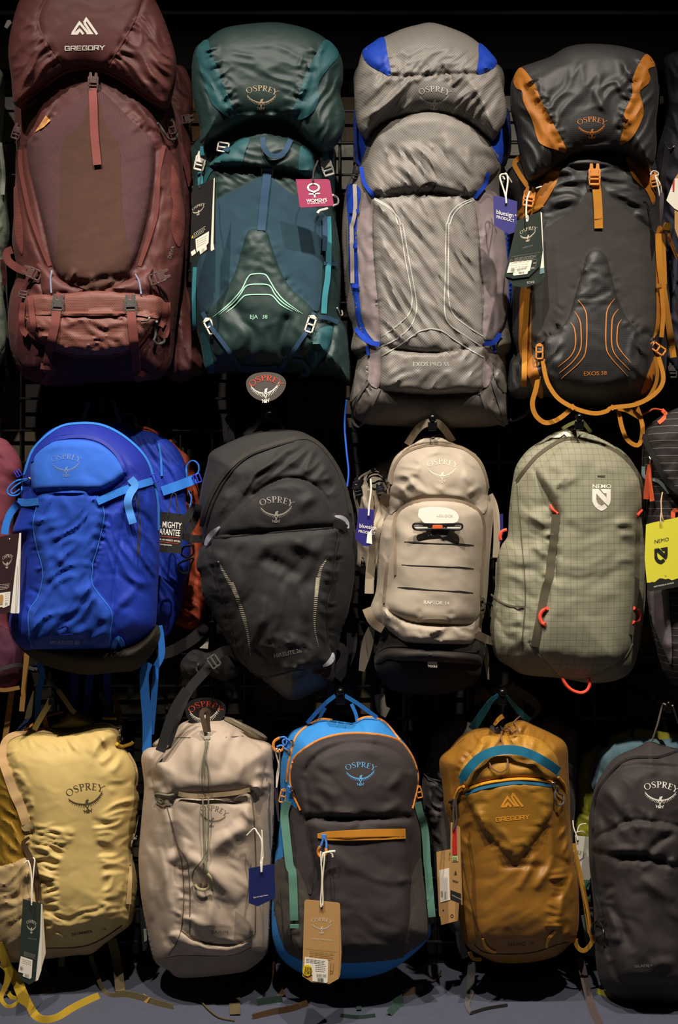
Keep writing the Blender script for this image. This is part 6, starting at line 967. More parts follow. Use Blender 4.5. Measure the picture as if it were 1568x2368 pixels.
# ================================================================ hang tags
TGRP = 'hang tags on the backpacks'
def tag(label, cx, cy, y, gx=0, gy=0):
    t = Thing('hang_tag', label, 'tag', cx, cy, y, TGRP); return t, Card(t, cx, cy, y, gx, gy)
DGREEN = plain('dark_green_card', '#26312a', .6); NAVYC = plain('navy_card', '#241f6e', .5); BLKC = plain('black_card', '#141112', .6); MAGC = plain('magenta_card', '#8f144a', .5); LIMEC = plain('lime_card', '#ddd63a', .6); BROWNC = plain('brown_card', '#35201c', .5); YSTK = plain('yellow_sticker', '#e8c51a', .6); REDC = plain('red_card', '#c2281e', .6)
EX = plain('cream_print_card', '#d8ccb4', .7)
def mm(v, s): return P(v, s)
def lines(c, q0, q1, n, step, mat, w=1.0, parent=None, name='small_print'):
    """rows of unreadably small print"""
    q0, q1 = np.array(q0, float), np.array(q1, float); g = []
    for i in range(n):
        a, b2 = q0+np.array(step)*i, q1+np.array(step)*i; b2 = a+(b2-a)*[1, .94, .98, .86][i % 4]; k = 5
        for j in range(k):
            u, v2 = a+(b2-a)*(j+.06)/k, a+(b2-a)*(j+.92)/k
            g.append(poly2([u+[0, -w/2], v2+[0, -w/2], v2+[0, w/2], u+[0, w/2]]))
    return c.flat(name, g, mat, .0016, parent)
# a: black booklet, left of teal pack
t, c = tag('black booklet tag with white pages hanging left on the teal pack', 470, 510, -.375, .0008, 0)
c.sheet('cover', mm(27, '165,390 722,150 640,1990 100,2335'), BLKC); c.sheet('pages', mm(27, '722,150 752,122 715,1830 742,1990 662,2035 640,1990'), PAPER, -.001, .0012); c.sheet('back_cover', mm(27, '752,240 775,300 765,1880 720,1830 715,900'), BLKC, -.004)
U, V2 = np.array([1, -.43])*.88, np.array([-.05, 1.02])
c.art(EMBLEM, *mm(27, '325,945')[0], 31, EX, U=U, Vv=V2*.95); lines(c, mm(27, '195,1590')[0], mm(27, '510,1385')[0], 4, (0, 3.4), EX, .9); c.flat('warning_mark', [poly2(mm(27, '145,1712 165,1625 190,1670 185,1690'))], YSTK)
st = c.sheet('price_sticker', mm(27, '250,1730 600,1520 590,1820 535,1890 545,1990 375,2125 345,2010 285,2075 265,1980'), PAPER, .0012, .0006); c.sheet('sticker', mm(27, '125,2060 235,1985 262,2090 155,2170'), PAPER, .0012, .0006); lines(c, mm(27, '280,1770')[0], mm(27, '550,1620')[0], 4, (0, 5), INKG, .8, st); c.art(BAR(10, 2), *mm(27, '410,1985')[0], 7, INKG, U=(1, -.5), Vv=(0, 1.0), parent=st, name='barcode', off=.0022)
f = Free(t); f.cordw('cord', np.c_[P(0, '461,435 463,420 466,400 470,372'), [-.383, -.375, -.355, -.345]], 1.3, DKCORD)
# b: magenta
t, c = tag('magenta tag with a white female symbol on the teal pack', 727, 448, -.355, 0, 0)
c.sheet('card', mm(35, '50,205 65,188 1000,185 1050,200 1090,250 1195,920 1185,985 1140,992 215,1050 170,1010 70,270'), MAGC); c.sheet('card_edge', mm(35, '175,1015 215,1050 1140,992 1180,990 1170,1002 210,1060'), PAPER, -.0009)
c.flat('symbol', [(np.vstack([v]), f_) for v, f_ in [ring(*mm(35, '588,440')[0], 15, 10.6, 10.8, 7.2)]], WHITE, .001); c.flat('symbol', [band(mm(35, '605,570 632,740'), 4, False, 6), band(mm(35, '450,640 785,615'), 3, False, 6)], WHITE, .001)
c.text("WOMEN'S", *mm(35, '380,895')[0], 8.2, WHITE, -3, .92, .02, off=.001); c.text('FIT • FUNCTION • STYLE', *mm(35, '408,940')[0], 2.8, WHITE, -2.5, .98, .012, off=.001)
Free(t).cordw('cord', np.c_[P(0, '724,420 724,410 726,395 735,372'), [-.36, -.356, -.35, -.335]], 2.0, DKCORD)
# c: blue tag
t, c = tag('royal blue five sided tag with white lettering beside the grey pack', 1168, 495, -.36, 0, 0)
c.sheet('card', mm(28, '88,528 210,535 560,642 552,1232 400,1282 110,1102'), NAVYC); U, V2 = (.98, .22), (-.02, 1)
c.text('bluesign', *mm(28, '150,880')[0], 10.3, WHITE, U=(.88, .20), Vv=V2, bold=.006, off=.001); c.text('®', *mm(28, '510,925')[0], 4, WHITE, U=U, Vv=V2, off=.001); c.text('PRODUCT', *mm(28, '152,965')[0], 7, WHITE, U=(.92, .23), Vv=V2, bold=.010, off=.001)
f = Free(t); z = lambda q, a=-.364, e=-.33: np.c_[P(28, q), np.linspace(a, e, len(q.split()))]
f.cordw('cord', z('345,680 335,560 290,400 240,250 220,160 250,110 340,115 400,190 450,268'), 1.9, STRING); f.cordw('cord', z('345,680 340,520 365,350 375,220 360,120 325,90'), 1.9, STRING); f.cordw('cord', z('220,150 290,160 310,215', -.34, -.34), 1.9, STRING); c.flat('eyelet', [(lambda v, f_: (v, f_))(*ring(*mm(28, '342,682')[0], 2.6, 2.6, .01, .01, 14))], INK, .0012)
# d: dark green tag
t, c = tag('dark green folded tag with white bird emblem and price label, on the charcoal pack', 1215, 570, -.36, .0006, -.0001)
c.sheet('back_page', mm(28, '760,930 1010,840 1042,862 1112,2110 975,2240 700,2330 480,2290 330,2120'), DGREEN, -.004); c.sheet('inner_page', mm(28, '1015,845 1042,862 1085,1940 1010,1950 1060,1600'), PAPER, -.0025); c.sheet('inner_page', mm(28, '1010,1955 1086,1945 1095,2040 1000,2065'), plain('blue_grey_card', '#6f8790', .6), -.0025)
c.sheet('front_page', mm(28, '560,1012 1002,840 1052,1600 990,1922 790,2112 480,2152 308,2100'), DGREEN); U, V2 = np.array([.97, -.25]), np.array([-.06, 1.0])
c.art(EMBLEM, *mm(28, '772,1270')[0], 39, EX, U=U*.95, Vv=V2*1.03); c.text('OSPREY.COM', *mm(28, '658,1565')[0], 3, LOGOGREY, U=U, Vv=V2); lines(c, mm(28, '505,1760')[0], mm(28, '960,1685')[0], 5, (-.6, 2.3), LOGOGREY, .9); c.flat('rule', [band(mm(28, '440,1725 1010,1635'), .5, False, 9)], LOGOGREY); c.flat('warning_mark', [band(mm(28, '415,1812 450,1765 480,1805 415,1812'), .8, False, 9)], LOGOGREY)
c.flat('care_box', [band(mm(28, '855,1790 950,1778 905,1965 810,1975 855,1790'), .6, False, 9), band(mm(28, '870,1850 930,1840'), 3, False, 9), band(mm(28, '830,1950 895,1935'), 4, False, 9)], LOGOGREY)
st = c.sheet('price_sticker', mm(28, '415,1835 840,1780 845,1800 810,1990 770,2010 758,2060 490,2090 475,2070 490,2030 355,2038'), PAPER, .0012, .0006); lines(c, mm(28, '430,1860')[0], mm(28, '800,1815')[0], 4, (-.6, 5), plain('pale_ink', '#b8b2a8', .8), .7, st); c.text('$220.00', *mm(28, '558,2000')[0], 5.2, INKG, U=U*1.0, Vv=V2, parent=st, name='price', off=.0022); c.art(BAR(12, 4), *mm(28, '590,2015')[0], 12.5, INKG, U=(1, -.1), Vv=(0, .35), parent=st, name='barcode', off=.0022); c.art(BAR(8, 5), *mm(28, '440,1945')[0], 8, INKG, U=(1, -.05), Vv=(0, 1.0), parent=st, name='barcode', off=.0022)
c.text('EXOS', *mm(28, '895,2195')[0], 5.2, EX, U=(-.98, .1), Vv=(0, -1), name='model_name', off=-.003)
f = Free(t); f.cordw('cord', z('750,1040 735,900 740,700 755,580 800,450', -.368, -.33), 1.9, STRING); f.cordw('cord', z('930,380 1035,350', -.34, -.33), 1.8, STRING); f.cordw('cord', z('745,1040 770,1010 765,920 735,910', -.369, -.368), 1.6, STRING)
# e: lime tag
t, c = tag('large lime yellow tag with black shield emblem hanging on the pinstriped pack', 1535, 1270, -.335, 0, 0)
c.sheet('card', mm(29, '190,1050 330,1010 480,980 774,918 900,900 920,2160 640,2215 230,2275 205,2100 165,1650'), LIMEC); c.sheet('skyline_print', mm(29, '203,2112 270,2110 290,2098 350,2100 400,2060 440,2030 500,2035 540,2050 600,2038 660,2066 720,2050 774,2030 860,2040 900,2030 915,2158 640,2212 232,2272'), plain('black_print', '#16150f', .7), .0006, .0005)
c.text('NEMO', *mm(29, '340,1395')[0], 8.6, bpy.data.materials['black_print'], U=(1.0, -.2), Vv=(0, 1), bold=-.006, off=.001); c.art(SHIELD, *mm(29, '463,1580')[0], 31, bpy.data.materials['black_print'], U=(1, -.16), Vv=(0, 1.02), off=.001); c.text("MEN'S TECHNICAL DAYPACK", *mm(29, '330,2200')[0], 3.3, WHITE, U=(.78, -.16), Vv=(.0, 1), bold=.01, off=.0012); c.flat('bird_mark', [band(mm(29, '535,1975 550,1995 565,1985'), .8, False, 9)], bpy.data.materials['black_print'])
f = Free(t); f.cordw('cord', np.c_[P(29, '465,1040 455,960 470,780 465,620 490,460'), [-.34, -.338, -.33, -.325, -.315]], 1.5, plain('twine', '#c8a888', .8)); f.cordw('cord', np.c_[P(29, '500,965 480,880 465,760'), [-.337, -.336, -.332]], 1.3, bpy.data.materials['twine'])
# f: brown booklet at left edge
t, c = tag('dark brown booklet tag with white pages at the left edge beside the cobalt pack', 15, 1330, -.345, .0008, 0)
c.sheet('cover', mm(30, '-300,330 0,238 500,145 455,600 385,1170 270,2215 -300,2290'), BROWNC, 0); c.sheet('pages', mm(30, '500,145 548,135 505,2200 490,2240 410,2235 380,2240 285,2230 270,2215 385,1170 455,600'), PAPER, -.001, .0015); c.strap('page_edge', mm(30, '455,1000 420,1700 400,2220'), .8, INKG, .0004, .0003, smooth=False); c.strap('page_edge', mm(30, '515,800 480,1500 425,2220'), .7, INKG, .0004, .0003, smooth=False)
c.art(EMBLEM, *mm(30, '190,860')[0], 24, EX, U=(.92, -.12), Vv=(-.12, 1.65)); lines(c, mm(30, '-80,1505')[0], mm(30, '258,1468')[0], 4, (-.3, 3.5), EX, .9); st = c.sheet('price_sticker', mm(30, '20,1705 275,1670 245,2030 80,2100 60,2070 -100,2085 -100,1720'), PAPER, .0012, .0006); c.flat('label_photo', [poly2(mm(30, '-60,1780 60,1740 90,1790 70,2000 -60,2020'))], plain('sand_photo', '#b58c50', .8), .0022, st); c.art(BAR(9, 6), *mm(30, '135,1950')[0], 6, INKG, U=(1, -.15), Vv=(0, 1), parent=st, name='barcode', off=.0022); lines(c, mm(30, '130,1740')[0], mm(30, '240,1715')[0], 4, (0, 5), INKG, .7, st)
c.flat('eyelet', [ring(*mm(30, '250,292')[0], 1.3, 1.6, .01, .01, 10)], WHITE)
# g, h: blue tags at the beige pack
t, c = tag('blue tag with white lettering at the left side of the beige pack', 842, 1220, -.25, 0, 0)
c.sheet('card', mm(13, '125,928 272,946 262,1120 232,1292 170,1290 86,1224'), NAVYC); c.text('bluesign', *mm(13, '126,1112')[0], 9.6, WHITE, U=(.95, .13), Vv=(-.06, 1), bold=.006, off=.001); c.text('PRODUCT', *mm(13, '118,1160')[0], 6.4, WHITE, U=(.95, .13), Vv=(-.06, 1), bold=.010, off=.001)
Free(t).cordw('cord', np.c_[P(13, '215,1000 222,900 240,760 235,650'), [-.255, -.25, -.245, -.24]], 2.2, STRING); c.flat('printed_square', [poly2(mm(13, '205,1175 245,1130 250,1270 195,1262'))], WHITE, .0015)
t, c = tag('blue tag seen edge on between the beige and olive packs', 1156, 1218, -.19, 0, 0)
c.sheet('card', mm(13, '1440,992 1498,980 1502,1220 1465,1282 1440,1250'), NAVYC); c.text('bluesign', *mm(13, '1448,1090')[0], 6, WHITE, 84, 1, .02, off=.001)
# i: black tag
t, c = tag('black tag reading mighty guarantee on the second cobalt pack', 397, 1232, -.235, .0001, 0)
c.sheet('card', mm(34, '150,675 330,682 920,745 850,1725 330,1692 150,1670'), BLKC); U, V2 = np.array([.99, .085]), np.array([-.07, 1])
c.text('. MIGHTY', *mm(34, '308,1058')[0], 14.6, WHITE, U=(.60, .06), Vv=V2, bold=.012, off=.001); c.text('ARANTEE', *mm(34, '300,1240')[0], 14.6, WHITE, U=(.56, .055), Vv=V2, bold=.012, off=.001); c.text('ON. ANY PRODUCT. ANY ERA.', *mm(34, '295,1385')[0], 4.2, WHITE, U=(.62, .07), Vv=V2, bold=.016, off=.001); c.text('ey.com/guarantee', *mm(34, '280,1500')[0], 4, WHITE, U=(.8, .08), Vv=V2, bold=.008, off=.001)
c.flat('red_rule', [band(mm(34, '310,1285 800,1335'), 1.1, False, 9), band(mm(34, '290,1425 775,1475'), 1.1, False, 9)], RED)
f = Free(t); f.cordw('cord', np.c_[P(34, '515,790 560,560 590,360 640,220'), [-.24, -.236, -.232, -.23]], 1.3, DKCORD); f.cordw('cord', np.c_[P(34, '640,220 720,250 745,450 820,710'), [-.23, -.232, -.234, -.236]], 1.3, DKCORD); f.cordw('cord', np.c_[P(34, '730,300 735,500 740,700'), [-.232, -.232, -.234]], 1.1, DKCORD)
# j: green tag on the yellow pack
t, c = tag('dark green multi page tag with price label on the pale yellow pack', 70, 2180, -.315, .0009, 0)
c.sheet('page', mm(18, '300,470 385,490 415,925 380,1050 330,1175'), EX, -.004); c.sheet('page', mm(18, '290,465 382,482 375,1080 345,1170 300,1190'), PAPER, -.002)
c.sheet('front_page', mm(18, '208,435 372,476 362,760 320,1180 265,1210 205,1180 162,1125'), DGREEN); c.art(EMBLEM, *mm(18, '285,680')[0], 23.5, EX, U=(.92, .16), Vv=(-.04, 1.6)); c.text('OSPREY.COM', *mm(18, '250,795')[0], 2.6, LOGOGREY, 8); lines(c, mm(18, '215,910')[0], mm(18, '325,945')[0], 5, (0, 2.3), LOGOGREY, .8)
st = c.sheet('price_sticker', mm(18, '188,955 295,990 285,1150 270,1160 205,1135 212,1110 165,1095'), PAPER, .0012, .0006); c.art(BAR(7, 8), *mm(18, '185,1045')[0], 7, INKG, U=(1, .15), Vv=(0, 1.1), parent=st, name='barcode', off=.0022); c.art(BAR(7, 9), *mm(18, '225,1110')[0], 10, INKG, U=(1, .2), Vv=(0, .8), parent=st, name='barcode', off=.0022); lines(c, mm(18, '200,980')[0], mm(18, '285,1005')[0], 3, (-.3, 4), INKG, .7, st)
f = Free(t); z2 = lambda q, a, e: np.c_[P(18, q), np.linspace(a, e, len(q.split()))]
f.cordw('cord', z2('285,490 285,300 280,180 260,100 235,95', -.322, -.295), 1.7, STRING); f.cordw('cord', z2('288,470 295,300 305,180 315,80 300,60', -.322, -.295), 1.7, STRING); f.cordw('cord', z2('225,110 255,85 262,115', -.3, -.3), 2.0, STRING)
# k: blue tag on the taupe pack (its square code is left out)
t, c = tag('navy blue tag on white cord hanging on the right of the taupe pack', 605, 2045, -.36, 0, 0)
c.sheet('card', mm(20, '1078,158 1300,116 1312,122 1320,425 1160,502 1080,472'), plain('deep_blue_card', '#182058', .5)); c.text('Scan to Learn More', *mm(20, '1122,428')[0], 3.6, WHITE, -10.5, .86, .01, off=.001); c.flat('eyelet', [ring(*mm(20, '1192,195')[0], 2, 2.2, .01, .01, 12)], INK)
f = Free(t); z3 = lambda q, a, e: np.c_[P(19, q), np.linspace(a, e, len(q.split()))]
f.cordw('cord', np.c_[P(19, '1190,1568 1198,1400 1190,1330 1150,1260 1130,1240 1060,1300', 20)[:6] if 0 else P(20, '1192,190 1188,100', 19, '1190,1540 1200,1400 1190,1330 1150,1265 1128,1238 1062,1300'), np.linspace(-.365, -.335, 8)], 1.9, STRING); f.cordw('cord', np.c_[P(20, '1196,190 1204,60', 19, '1208,1500 1205,1400 1198,1250'), np.linspace(-.365, -.335, 5)], 1.6, STRING)
# l: kraft tag
t, c = tag('kraft brown tag with price label and round yellow sticker, on the charcoal blue pack', 745, 2180, -.375, .0001, 0)
for o, q in ((-.004, '900,200 1040,250 1075,1400 1060,1780 1040,1990 1000,2080 800,2200'), (-.002, '880,190 1040,240 1060,1450 1030,2000 1000,2090 780,2210')): c.sheet('back_page', mm(32, q), KRAFT, o)
c.sheet('front_page', mm(32, '148,180 160,140 205,112 980,185 1025,205 1040,245 1002,2080 770,2212 340,2172 100,2015'), KRAFT); c.art(EMBLEM, *mm(32, '580,740')[0], 45, EX, U=(1, .07), Vv=(-.02, 1.0)); c.text('OSPREY.COM/EARTH', *mm(32, '335,1100')[0], 3.4, EX, U=(1.05, .1), Vv=(0, 1), bold=.006)
INKB = plain('brown_ink', '#7d5c34', .8); c.flat('rule', [band(mm(32, '170,1330 950,1415'), .5, False, 9)], INKB); lines(c, mm(32, '275,1400')[0], mm(32, '890,1470')[0], 4, (-.1, 4), INKB, 1.2); c.flat('care_box', [band(mm(32, '810,1690 790,1990'), 1, False, 9), band(mm(32, '880,1700 860,1950'), 1, False, 9), ring(*mm(32, '820,1920')[0], 3, 4, 2, 3, 14)], INKB)
st = c.sheet('price_sticker', mm(32, '160,1545 720,1610 745,1640 730,2160 700,2185 345,2140 350,1980 130,1950'), PAPER, .0012, .0006); lines(c, mm(32, '185,1590')[0], mm(32, '670,1650')[0], 3, (0, 3.4), INKG, 1.2, st); lines(c, mm(32, '420,1740')[0], mm(32, '690,1770')[0], 4, (0, 4.4), INKG, 1.0, st); c.text('$80.00', *mm(32, '445,2015')[0], 6.6, INKG, 5, .92, .004, parent=st, name='price', off=.0022); c.art(BAR(14, 11), *mm(32, '475,2050')[0], 14, INK, U=(1, .08), Vv=(0, .68), parent=st, name='barcode', off=.0022)
y0 = c.sheet('discount_sticker', mm(32, '345,1860 335,1930 300,1985 230,2015 160,1995 115,1940 105,1865 125,1790 180,1740 240,1735 310,1770'), YSTK, .002, .0006, smooth=True); c.text('25%', *mm(32, '150,1865')[0], 8, INK, 5, .95, .012, parent=y0, off=.003); c.text('OFF', *mm(32, '138,1955')[0], 7.2, INK, 6, 1.1, .012, parent=y0, off=.003)
c.flat('eyelet', [ring(*mm(32, '580,312')[0], 2.6, 2.8, .01, .01, 14)], INK)
f = Free(t); z4 = lambda v, q, a, e: np.c_[P(v, q), np.linspace(a, e, len(q.split()))]
f.cordw('cord', z4(22, '533,485 528,430 540,250 530,60 530,0', -.381, -.37), 1.8, STRING); f.cordw('cord', z4(22, '545,470 548,420 545,250 560,80 562,20', -.381, -.37), 1.8, STRING); f.cordw('cord', z4(21, '545,1470 600,1455 655,1450', -.36, -.36), 2.6, STRING); f.cordw('cord', z4(21, '600,1455 625,1470 632,1500', -.36, -.36), 2.2, STRING); f.cordw('cord', z4(21, '530,1568 545,1490 550,1465', -.37, -.36), 1.8, STRING)
# m: kraft tags of the ochre pack
t, c = tag('narrow kraft tag with a red label hanging on the ochre pack', 1055, 1998, -.345, .0004, 0)
c.sheet('back_page', mm(33, '520,280 562,310 612,1872 575,1850'), KRAFT, -.002); c.sheet('front_page', mm(33, '372,188 400,195 555,285 585,1850 365,1762 362,900'), KRAFT); st = c.sheet('red_label', mm(33, '420,290 490,285 520,980 402,985 405,560'), plain('cream_label', '#d8d2a0', .7), .0012, .0006); c.flat('label_print', [poly2(mm(33, '420,290 488,285 508,850 404,852 405,560'))], REDC, .0022, st); c.flat('label_print', [poly2(mm(33, '412,890 498,885 500,950 412,960'))], plain('leaf_green', '#93a860', .8), .0022, st)
lines(c, mm(33, '412,600')[0], mm(33, '490,600')[0], 8, (0, 2.6), plain('rose_print', '#e0a090', .7), 1.2, st); c.art(MOUNT, *mm(33, '470,1260')[0], 10.5, INK, U=(.85, .1), Vv=(0, 2.6)); c.art(GWORD, *mm(33, '468,1390')[0], 14, INK, U=(.95, .3), Vv=(0, 2.4)); c.flat('black_band', [poly2(mm(33, '366,1560 580,1640 583,1848 366,1760'))], INK); c.text('WASTE LESS. ADD MORE.', *mm(33, '390,1672')[0], 2.6, EX, 26, .62, .006, off=.0016)
f = Free(t); f.cordw('cord', np.c_[P(33, '425,350 430,200 425,60', 23, '325,1050 330,980'), np.linspace(-.352, -.33, 5)], 2.4, DKCORD); f.cordw('cord', np.c_[P(33, '430,330 490,180 490,40', 23, '345,1040 345,960'), np.linspace(-.352, -.33, 5)], 2.0, DKCORD)
t, c = tag('wide kraft tag with a white price label, left of the ochre pack', 1035, 2050, -.28, .0002, 0)
c.sheet('back_page', mm(33, '82,800 100,1400 135,2100 165,2090 150,1400'), KRAFT, -.002); c.sheet('front_page', mm(33, '82,792 370,738 540,760 545,1800 515,2185 180,2272 130,1900'), KRAFT); st = c.sheet('price_sticker', mm(33, '138,1165 340,1122 350,1700 365,1760 162,1815'), PAPER, .0012, .0006); c.art(BAR(10, 12), *mm(33, '170,1580')[0], 5, INKG, U=(1, -.1), Vv=(0, 2.8), parent=st, name='barcode', off=.0022); c.text('$99.95', *mm(33, '275,1740')[0], 4.6, INKG, -86, 1.0, .006, parent=st, name='price', off=.0022); lines(c, mm(33, '180,1190')[0], mm(33, '195,1330')[0], 3, (6, 0), INKG, 1.2, st)
c.flat('recycling_mark', [ring(*mm(33, '398,2090')[0], 4, 4.6, 2.4, 3, 6)], INK); c.flat('print_block', [poly2(mm(33, '205,1960 230,1955 235,1985 210,1990'))], INK); Free(t).cordw('cord', np.c_[P(33, '355,850 400,700 440,500'), [-.285, -.29, -.3]], 1.6, DKCORD)
# n: white tag by lime pack
t, c = tag('white tag with grey emblem hanging in front of the lime pack', 1345, 1985, -.19, 0, 0)
c.sheet('card', P(25, '165,1985 420,2010 430,2368', 26, '370,395 245,388'), plain('white_card', '#d5d2c2', .7)); c.art(EMBLEM, 1331, 1982, 42, INKG, 2, off=.001); f = Free(t); f.cordw('cord', np.c_[P(25, '205,2050 185,1980 150,1880 140,1790'), [-.195, -.19, -.18, -.17]], 1.6, STRING); f.cordw('cord', np.c_[P(25, '190,1950 230,1850 310,1830'), [-.19, -.185, -.18]], 1.4, STRING); f.cordw('cord', np.c_[P(25, '190,1940 270,1930 310,1985'), [-.19, -.185, -.18]], 1.4, STRING); c.flat('eyelet', [ring(*P(25, '205,2050')[0], 2.6, 2.8, .01, .01, 12)], INK)
# o: slivers
t, c = tag('grey green tag seen edge on between the yellow and taupe packs', 332, 2150, -.16, .001, 0)
c.sheet('card', P(20, '92,480 130,560 160,820 155,890 120,912 100,700'), plain('grey_green_card', '#3a4440', .7)); c.sheet('price_sticker', P(20, '125,710 150,705 158,810 132,825'), PAPER, .001, .0006)
t, c = tag('dark purple tag seen edge on at the right side of the charcoal orange pack', 1532, 470, -.31, .002, 0)
c.sheet('card', P(38, '400,1475 435,1600 425,1800 395,1920 388,1700'), plain('purple_card', '#4a3a44', .5)); f = Free(t); f.cordw('cord', np.c_[P(38, '390,1610 370,1500 340,1390'), [-.315, -.315, -.31]], 1.6, STRING); f.cordw('cord', np.c_[P(38, '395,1620 400,1500 345,1400'), [-.315, -.315, -.31]], 1.6, STRING); f.cordw('cord', np.c_[P(38, '290,1385 320,1345 370,1360 375,1390 340,1395'), [-.31]*5], 1.6, STRING)
t, c = tag('thin dark tag on white string left of the charcoal blue pack', 640, 1860, -.27, .001, 0)
c.sheet('card', P(21, '128,900 158,905 172,1190 160,1195 132,1000'), plain('plum_card', '#38303a', .6)); f = Free(t); f.cordw('cord', np.c_[P(21, '148,900 150,800 165,700 140,600 150,565'), [-.275, -.275, -.28, -.285, -.3]], 1.8, STRING); f.cordw('cord', np.c_[P(21, '148,900 165,780 175,640 170,570'), [-.275, -.275, -.28, -.3]], 1.8, STRING)
t, c = tag('kraft and white tag at the right edge in front of the navy pack', 1565, 480, -.285, 0, 0)
c.sheet('card', P(38, '545,1430 583,1370 700,1360 700,2050 583,2050 548,1950'), KRAFT); c.sheet('paper_slip', P(38, '460,1655 545,1425 620,1420 620,1780 545,1740'), PAPER, .002); c.sheet('red_edge_strip', P(38, '525,1480 548,1420 545,1560 528,1560'), REDC, .003); Free(t).cordw('cord', np.c_[P(38, '600,1400 610,1300 620,1200'), [-.29, -.285, -.28]], 1.5, STRING)
# ================================================================ round brand signs on the hook rails
def sign(label, cx, cy, s, y, card):
    t = Thing('round_sign', label, 'sign', cx, cy, y, 'round dark signs clipped to the display'); c = Card(t, cx, cy, y)
    q = (mm(31, '130,340 180,220 300,110 480,40 780,8 1050,30 1220,80 1370,190 1445,330 1430,480 1370,620 1240,780 1060,910 900,965 740,970 560,930 380,840 250,720 160,560')-np.array([615, 893]))*s+np.array([cx, cy])
    c.sheet('disc', q, card, 0, .004, smooth=True)
    c.art([(v+np.array([0, -.27]), f_) for v, f_ in arc_word(1.05, .55, .21)], cx, cy+4*s, 67*s, RED, U=(1, 0), Vv=(0, .92), name='wordmark', off=.001); c.art(BIRD, cx-1*s, cy-2*s, 69*s, WHITE, -4, Vv=(.0, 1.28), name='bird_emblem', off=.001)
    Free(t).web('stem', [(cx, cy-30*s, y+.006), (cx, cy-8, y+.006)], 8, BLKMETAL)
DISC = plain('sign_grey', '#4c4540', .5)
sign('round dark sign with red word and white bird, below the teal pack', 615, 893, 1, -.27, DISC)
sign('round dark sign half hidden behind the taupe pack', 475, 1647, 1.02, -.19, plain('sign_black', '#1c191a', .5))
# ================================================================ the setting
def structure(name, V, F, mat):
    me = bpy.data.meshes.new(name); me.from_pydata([list(map(float, v)) for v in V], [], F); me.materials.append(mat); fix(me)
    o = bpy.data.objects.new(name, me); COL.objects.link(o); o['kind'] = 'structure'; return o
def box(x0, x1, y0, y1, z0, z1):
    return [(x, y, z) for x in (x0, x1) for y in (y0, y1) for z in (z0, z1)], [(0, 1, 3, 2), (4, 6, 7, 5), (0, 4, 5, 1), (2, 3, 7, 6), (0, 2, 6, 4), (1, 5, 7, 3)]
def wallmat():
    m, t, b, N, L = nt('worn_wall'); tc = N('TexCoord'); n1 = N('TexNoise'); n1.inputs['Scale'].default_value = 5; n1.inputs['Detail'].default_value = 8; L(tc.outputs['Object'], n1.inputs['Vector'])
    r = N('ValToRGB'); e = r.color_ramp; e.elements[0].position = .35; e.elements[0].color = (*srgb('#2c2a26'), 1); e.elements[1].position = .7; e.elements[1].color = (*srgb('#6a675e'), 1)
    k = e.elements.new(.5); k.color = (*srgb('#4a4033'), 1); L(n1.outputs['Fac'], r.inputs[0]); L(r.outputs[0], b.inputs['Base Color']); b.inputs['Roughness'].default_value = .9
    bp = N('Bump'); bp.inputs['Strength'].default_value = .5; bp.inputs['Distance'].default_value = .01; L(n1.outputs['Fac'], bp.inputs['Height']); L(bp.outputs[0], b.inputs['Normal']); return m
WM = wallmat()
v, f = box(-2.0, 2.0, 0.0, .1, -.02, 3.4); wall = structure('wall_back', v, f, WM)
# stone facing: staggered slabs standing proud of the wall, each one a piece of it
rg = random.Random(5); slabs = []
SLM = [fab('stone_%s' % n, c, .9, crump=.6) for n, c in (('grey', '#85827a'), ('warm', '#4c4334'), ('dark', '#1e1b18'), ('rust', '#6a4a2a'))]
z = .02; row = 0
while z < 2.12:
    h = .115; x = -1.15-rg.random()*.2
    while x < 1.2:
        w = rg.uniform(.16, .30); d = rg.uniform(.010, .020)
        V, F = box(x+.004, x+w-.004, -d, .0, z+.004, min(z+h-.004, 2.124))
        me = bpy.data.meshes.new('stone_slab'); me.from_pydata(V, [], F); me.materials.append(SLM[rg.choice([0, 0, 0, 1, 1, 3] if z > 1.7 else [2, 2, 2, 2, 1])]); fix(me)  # top slabs paled to look lit, lower ones darkened as if in shade
        o = bpy.data.objects.new('stone_slab', me); COL.objects.link(o); o.parent = wall
        x += w
    z += h; row += 1
FM = fab('floor_carpet', '#4a4d5b', .95, crump=.5, kind='dots', per=420, duty=.5, amt=.15)
v, f = box(-2.0, 2.0, -2.9, .1, -.1, 0.0); structure('floor', v, f, FM)
BM = plain('black_board', '#0c0a0a', .85, spec=.2)
v, f = box(-2.0, 2.0, -.07, .0, 2.13, 2.6); structure('trim_1', v, f, BM)
v, f = box(-2.0, 2.0, -.105, -.07, 2.243, 2.251); structure('trim_2', v, f, plain('worn_black_edge', '#1d1a18', .7))
v, f = box(-2.0, 2.0, -.02, .0, 0.0, .09); structure('baseboard_back', v, f, BM)
# wire grid panel: every wire a part
gm = plain('black_wire', '#0b0b0c', .4)
g = Thing('grid_panel', 'black welded wire grid panel standing against the stone wall behind the packs', 'grid panel', 784, 2355, -.04)
VX, FX = tube([(0, 0, 0), (0, 0, 2.09)], .0032, 6); HX, FH = tube([(-1.1, 0, 0), (1.1, 0, 0)], .0032, 6)
for i in range(29):
    x = -1.065+i*.0762
    if i == 0: wv = g.mesh('wire', np.array(VX)+np.array([x, -.036, .03]), FX, gm); wm = wv.data; b0 = x
    else: o = wv.copy(); COL.objects.link(o); o.location.x = x-b0
for i in range(27):
    zz = .06+i*.0762
    if i == 0: wh = g.mesh('wire', np.array(HX)+np.array([0, -.0425, zz]), FH, gm); z0 = zz
    else: o = wh.copy(); COL.objects.link(o); o.location.z = zz-z0
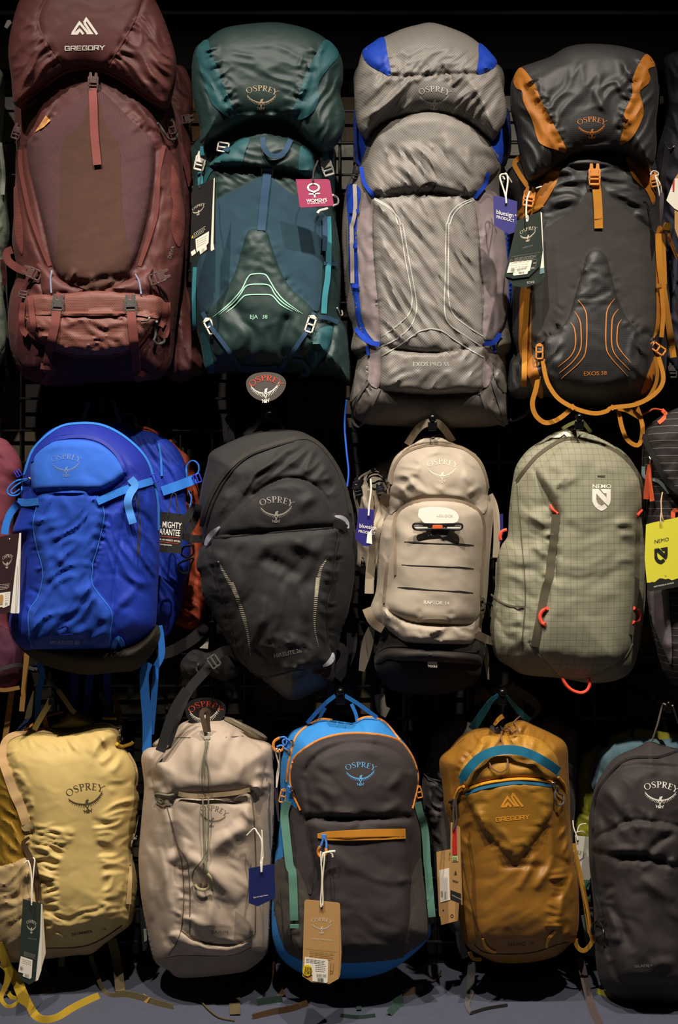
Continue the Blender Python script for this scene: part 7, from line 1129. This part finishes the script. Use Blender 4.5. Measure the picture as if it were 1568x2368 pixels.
# display hooks
def hook(label, px, py, y1=-.3, ball_r=9.5, w=21):
    t = Thing('display_hook', label, 'hook', px, py, -.04, 'black display hooks holding the packs'); x, _, zz = W(np.float64(px), np.float64(py+14), np.float64(y1))
    k = (y1-YC)/FOC; r = w*k/2
    V, F = box(x-r*.6, x+r*.6, y1, -.05, zz-r*.9, zz+r*.5); ob = t.mesh('arm', V, F, BLKMETAL, smooth=False); fix(ob.data)
    V, F = box(x-r, x+r, y1-.006, y1, zz-r*1.05, zz+r*1.0); ob = t.mesh('end_plate', V, F, BLKMETAL, smooth=False); fix(ob.data); md = ob.modifiers.new('b', 'BEVEL'); md.width = .002; md.segments = 2
    V, F = box(x-.03, x+.03, -.05, -.044, zz-.05, zz+.05); ob = t.mesh('back_plate', V, F, BLKMETAL, smooth=False); fix(ob.data)
    V, F = ball((x, y1-.003, zz+r+ball_r*k*.8), ball_r*k, 9); t.mesh('ball_tip', V, F, BLKMETAL, sharp=0)
hook('black display hook with ball tip above the beige pack', 1000, 971, -.285); hook('black display hook with ball tip above the olive pack', 1339, 969, -.285)
hook('black display hook with ball tip above the charcoal blue pack', 787, 1603, -.285); hook('black display hook with ball tip above the ochre pack', 1161, 1605, -.285); hook('black display hook with ball tip above the dark city pack at lower right', 1545, 1625, -.275, 6, 15)
hook('black display hook with ball tip above the yellow pack', 120, 1609, -.25, 5.5, 14); hook('dark display hook above the black pack', 621, 946, -.2, 6, 16)
hook('dark display hook above the cobalt pack', 232, 922, -.19, 6, 16)
Free_t = Thing('price_rail', 'long thin dark metal strip above the charcoal blue pack', 'rail', 805, 1645, -.05)
V, F = box(*(sorted(W(np.array([795., 816.]), np.array([1644., 1644.]), np.array([-.06, -.06]))[:, 0].tolist())), -.064, -.05, W(0., 1646., -.06)[2], W(0., 1643., -.06)[2]); Free_t.mesh('plate', V, F, GREYP, smooth=False)
# blue hydration tube hanging between middle packs
t = Thing('blue_cord', 'thin bright blue cord hanging between the black and beige packs', 'cord', 803, 1125, -.2); Free(t).cordw('cord', np.c_[P(0, '801,925 797,980 801,1040 806,1090 803,1125'), [-.22, -.2, -.2, -.2, -.2]], 2.4, plain('bright_blue_cord', '#2a62d0', .5))
t = Thing('drinking_tube', 'grey drinking tube curving below the grey pack and charcoal pack', 'tube', 1200, 960, -.2); Free(t).cordw('tube', np.c_[P(8, '60,1610 150,1615 240,1570 300,1500 330,1450'), [-.15]*5], 5, plain('grey_tube', '#3c4048', .4))
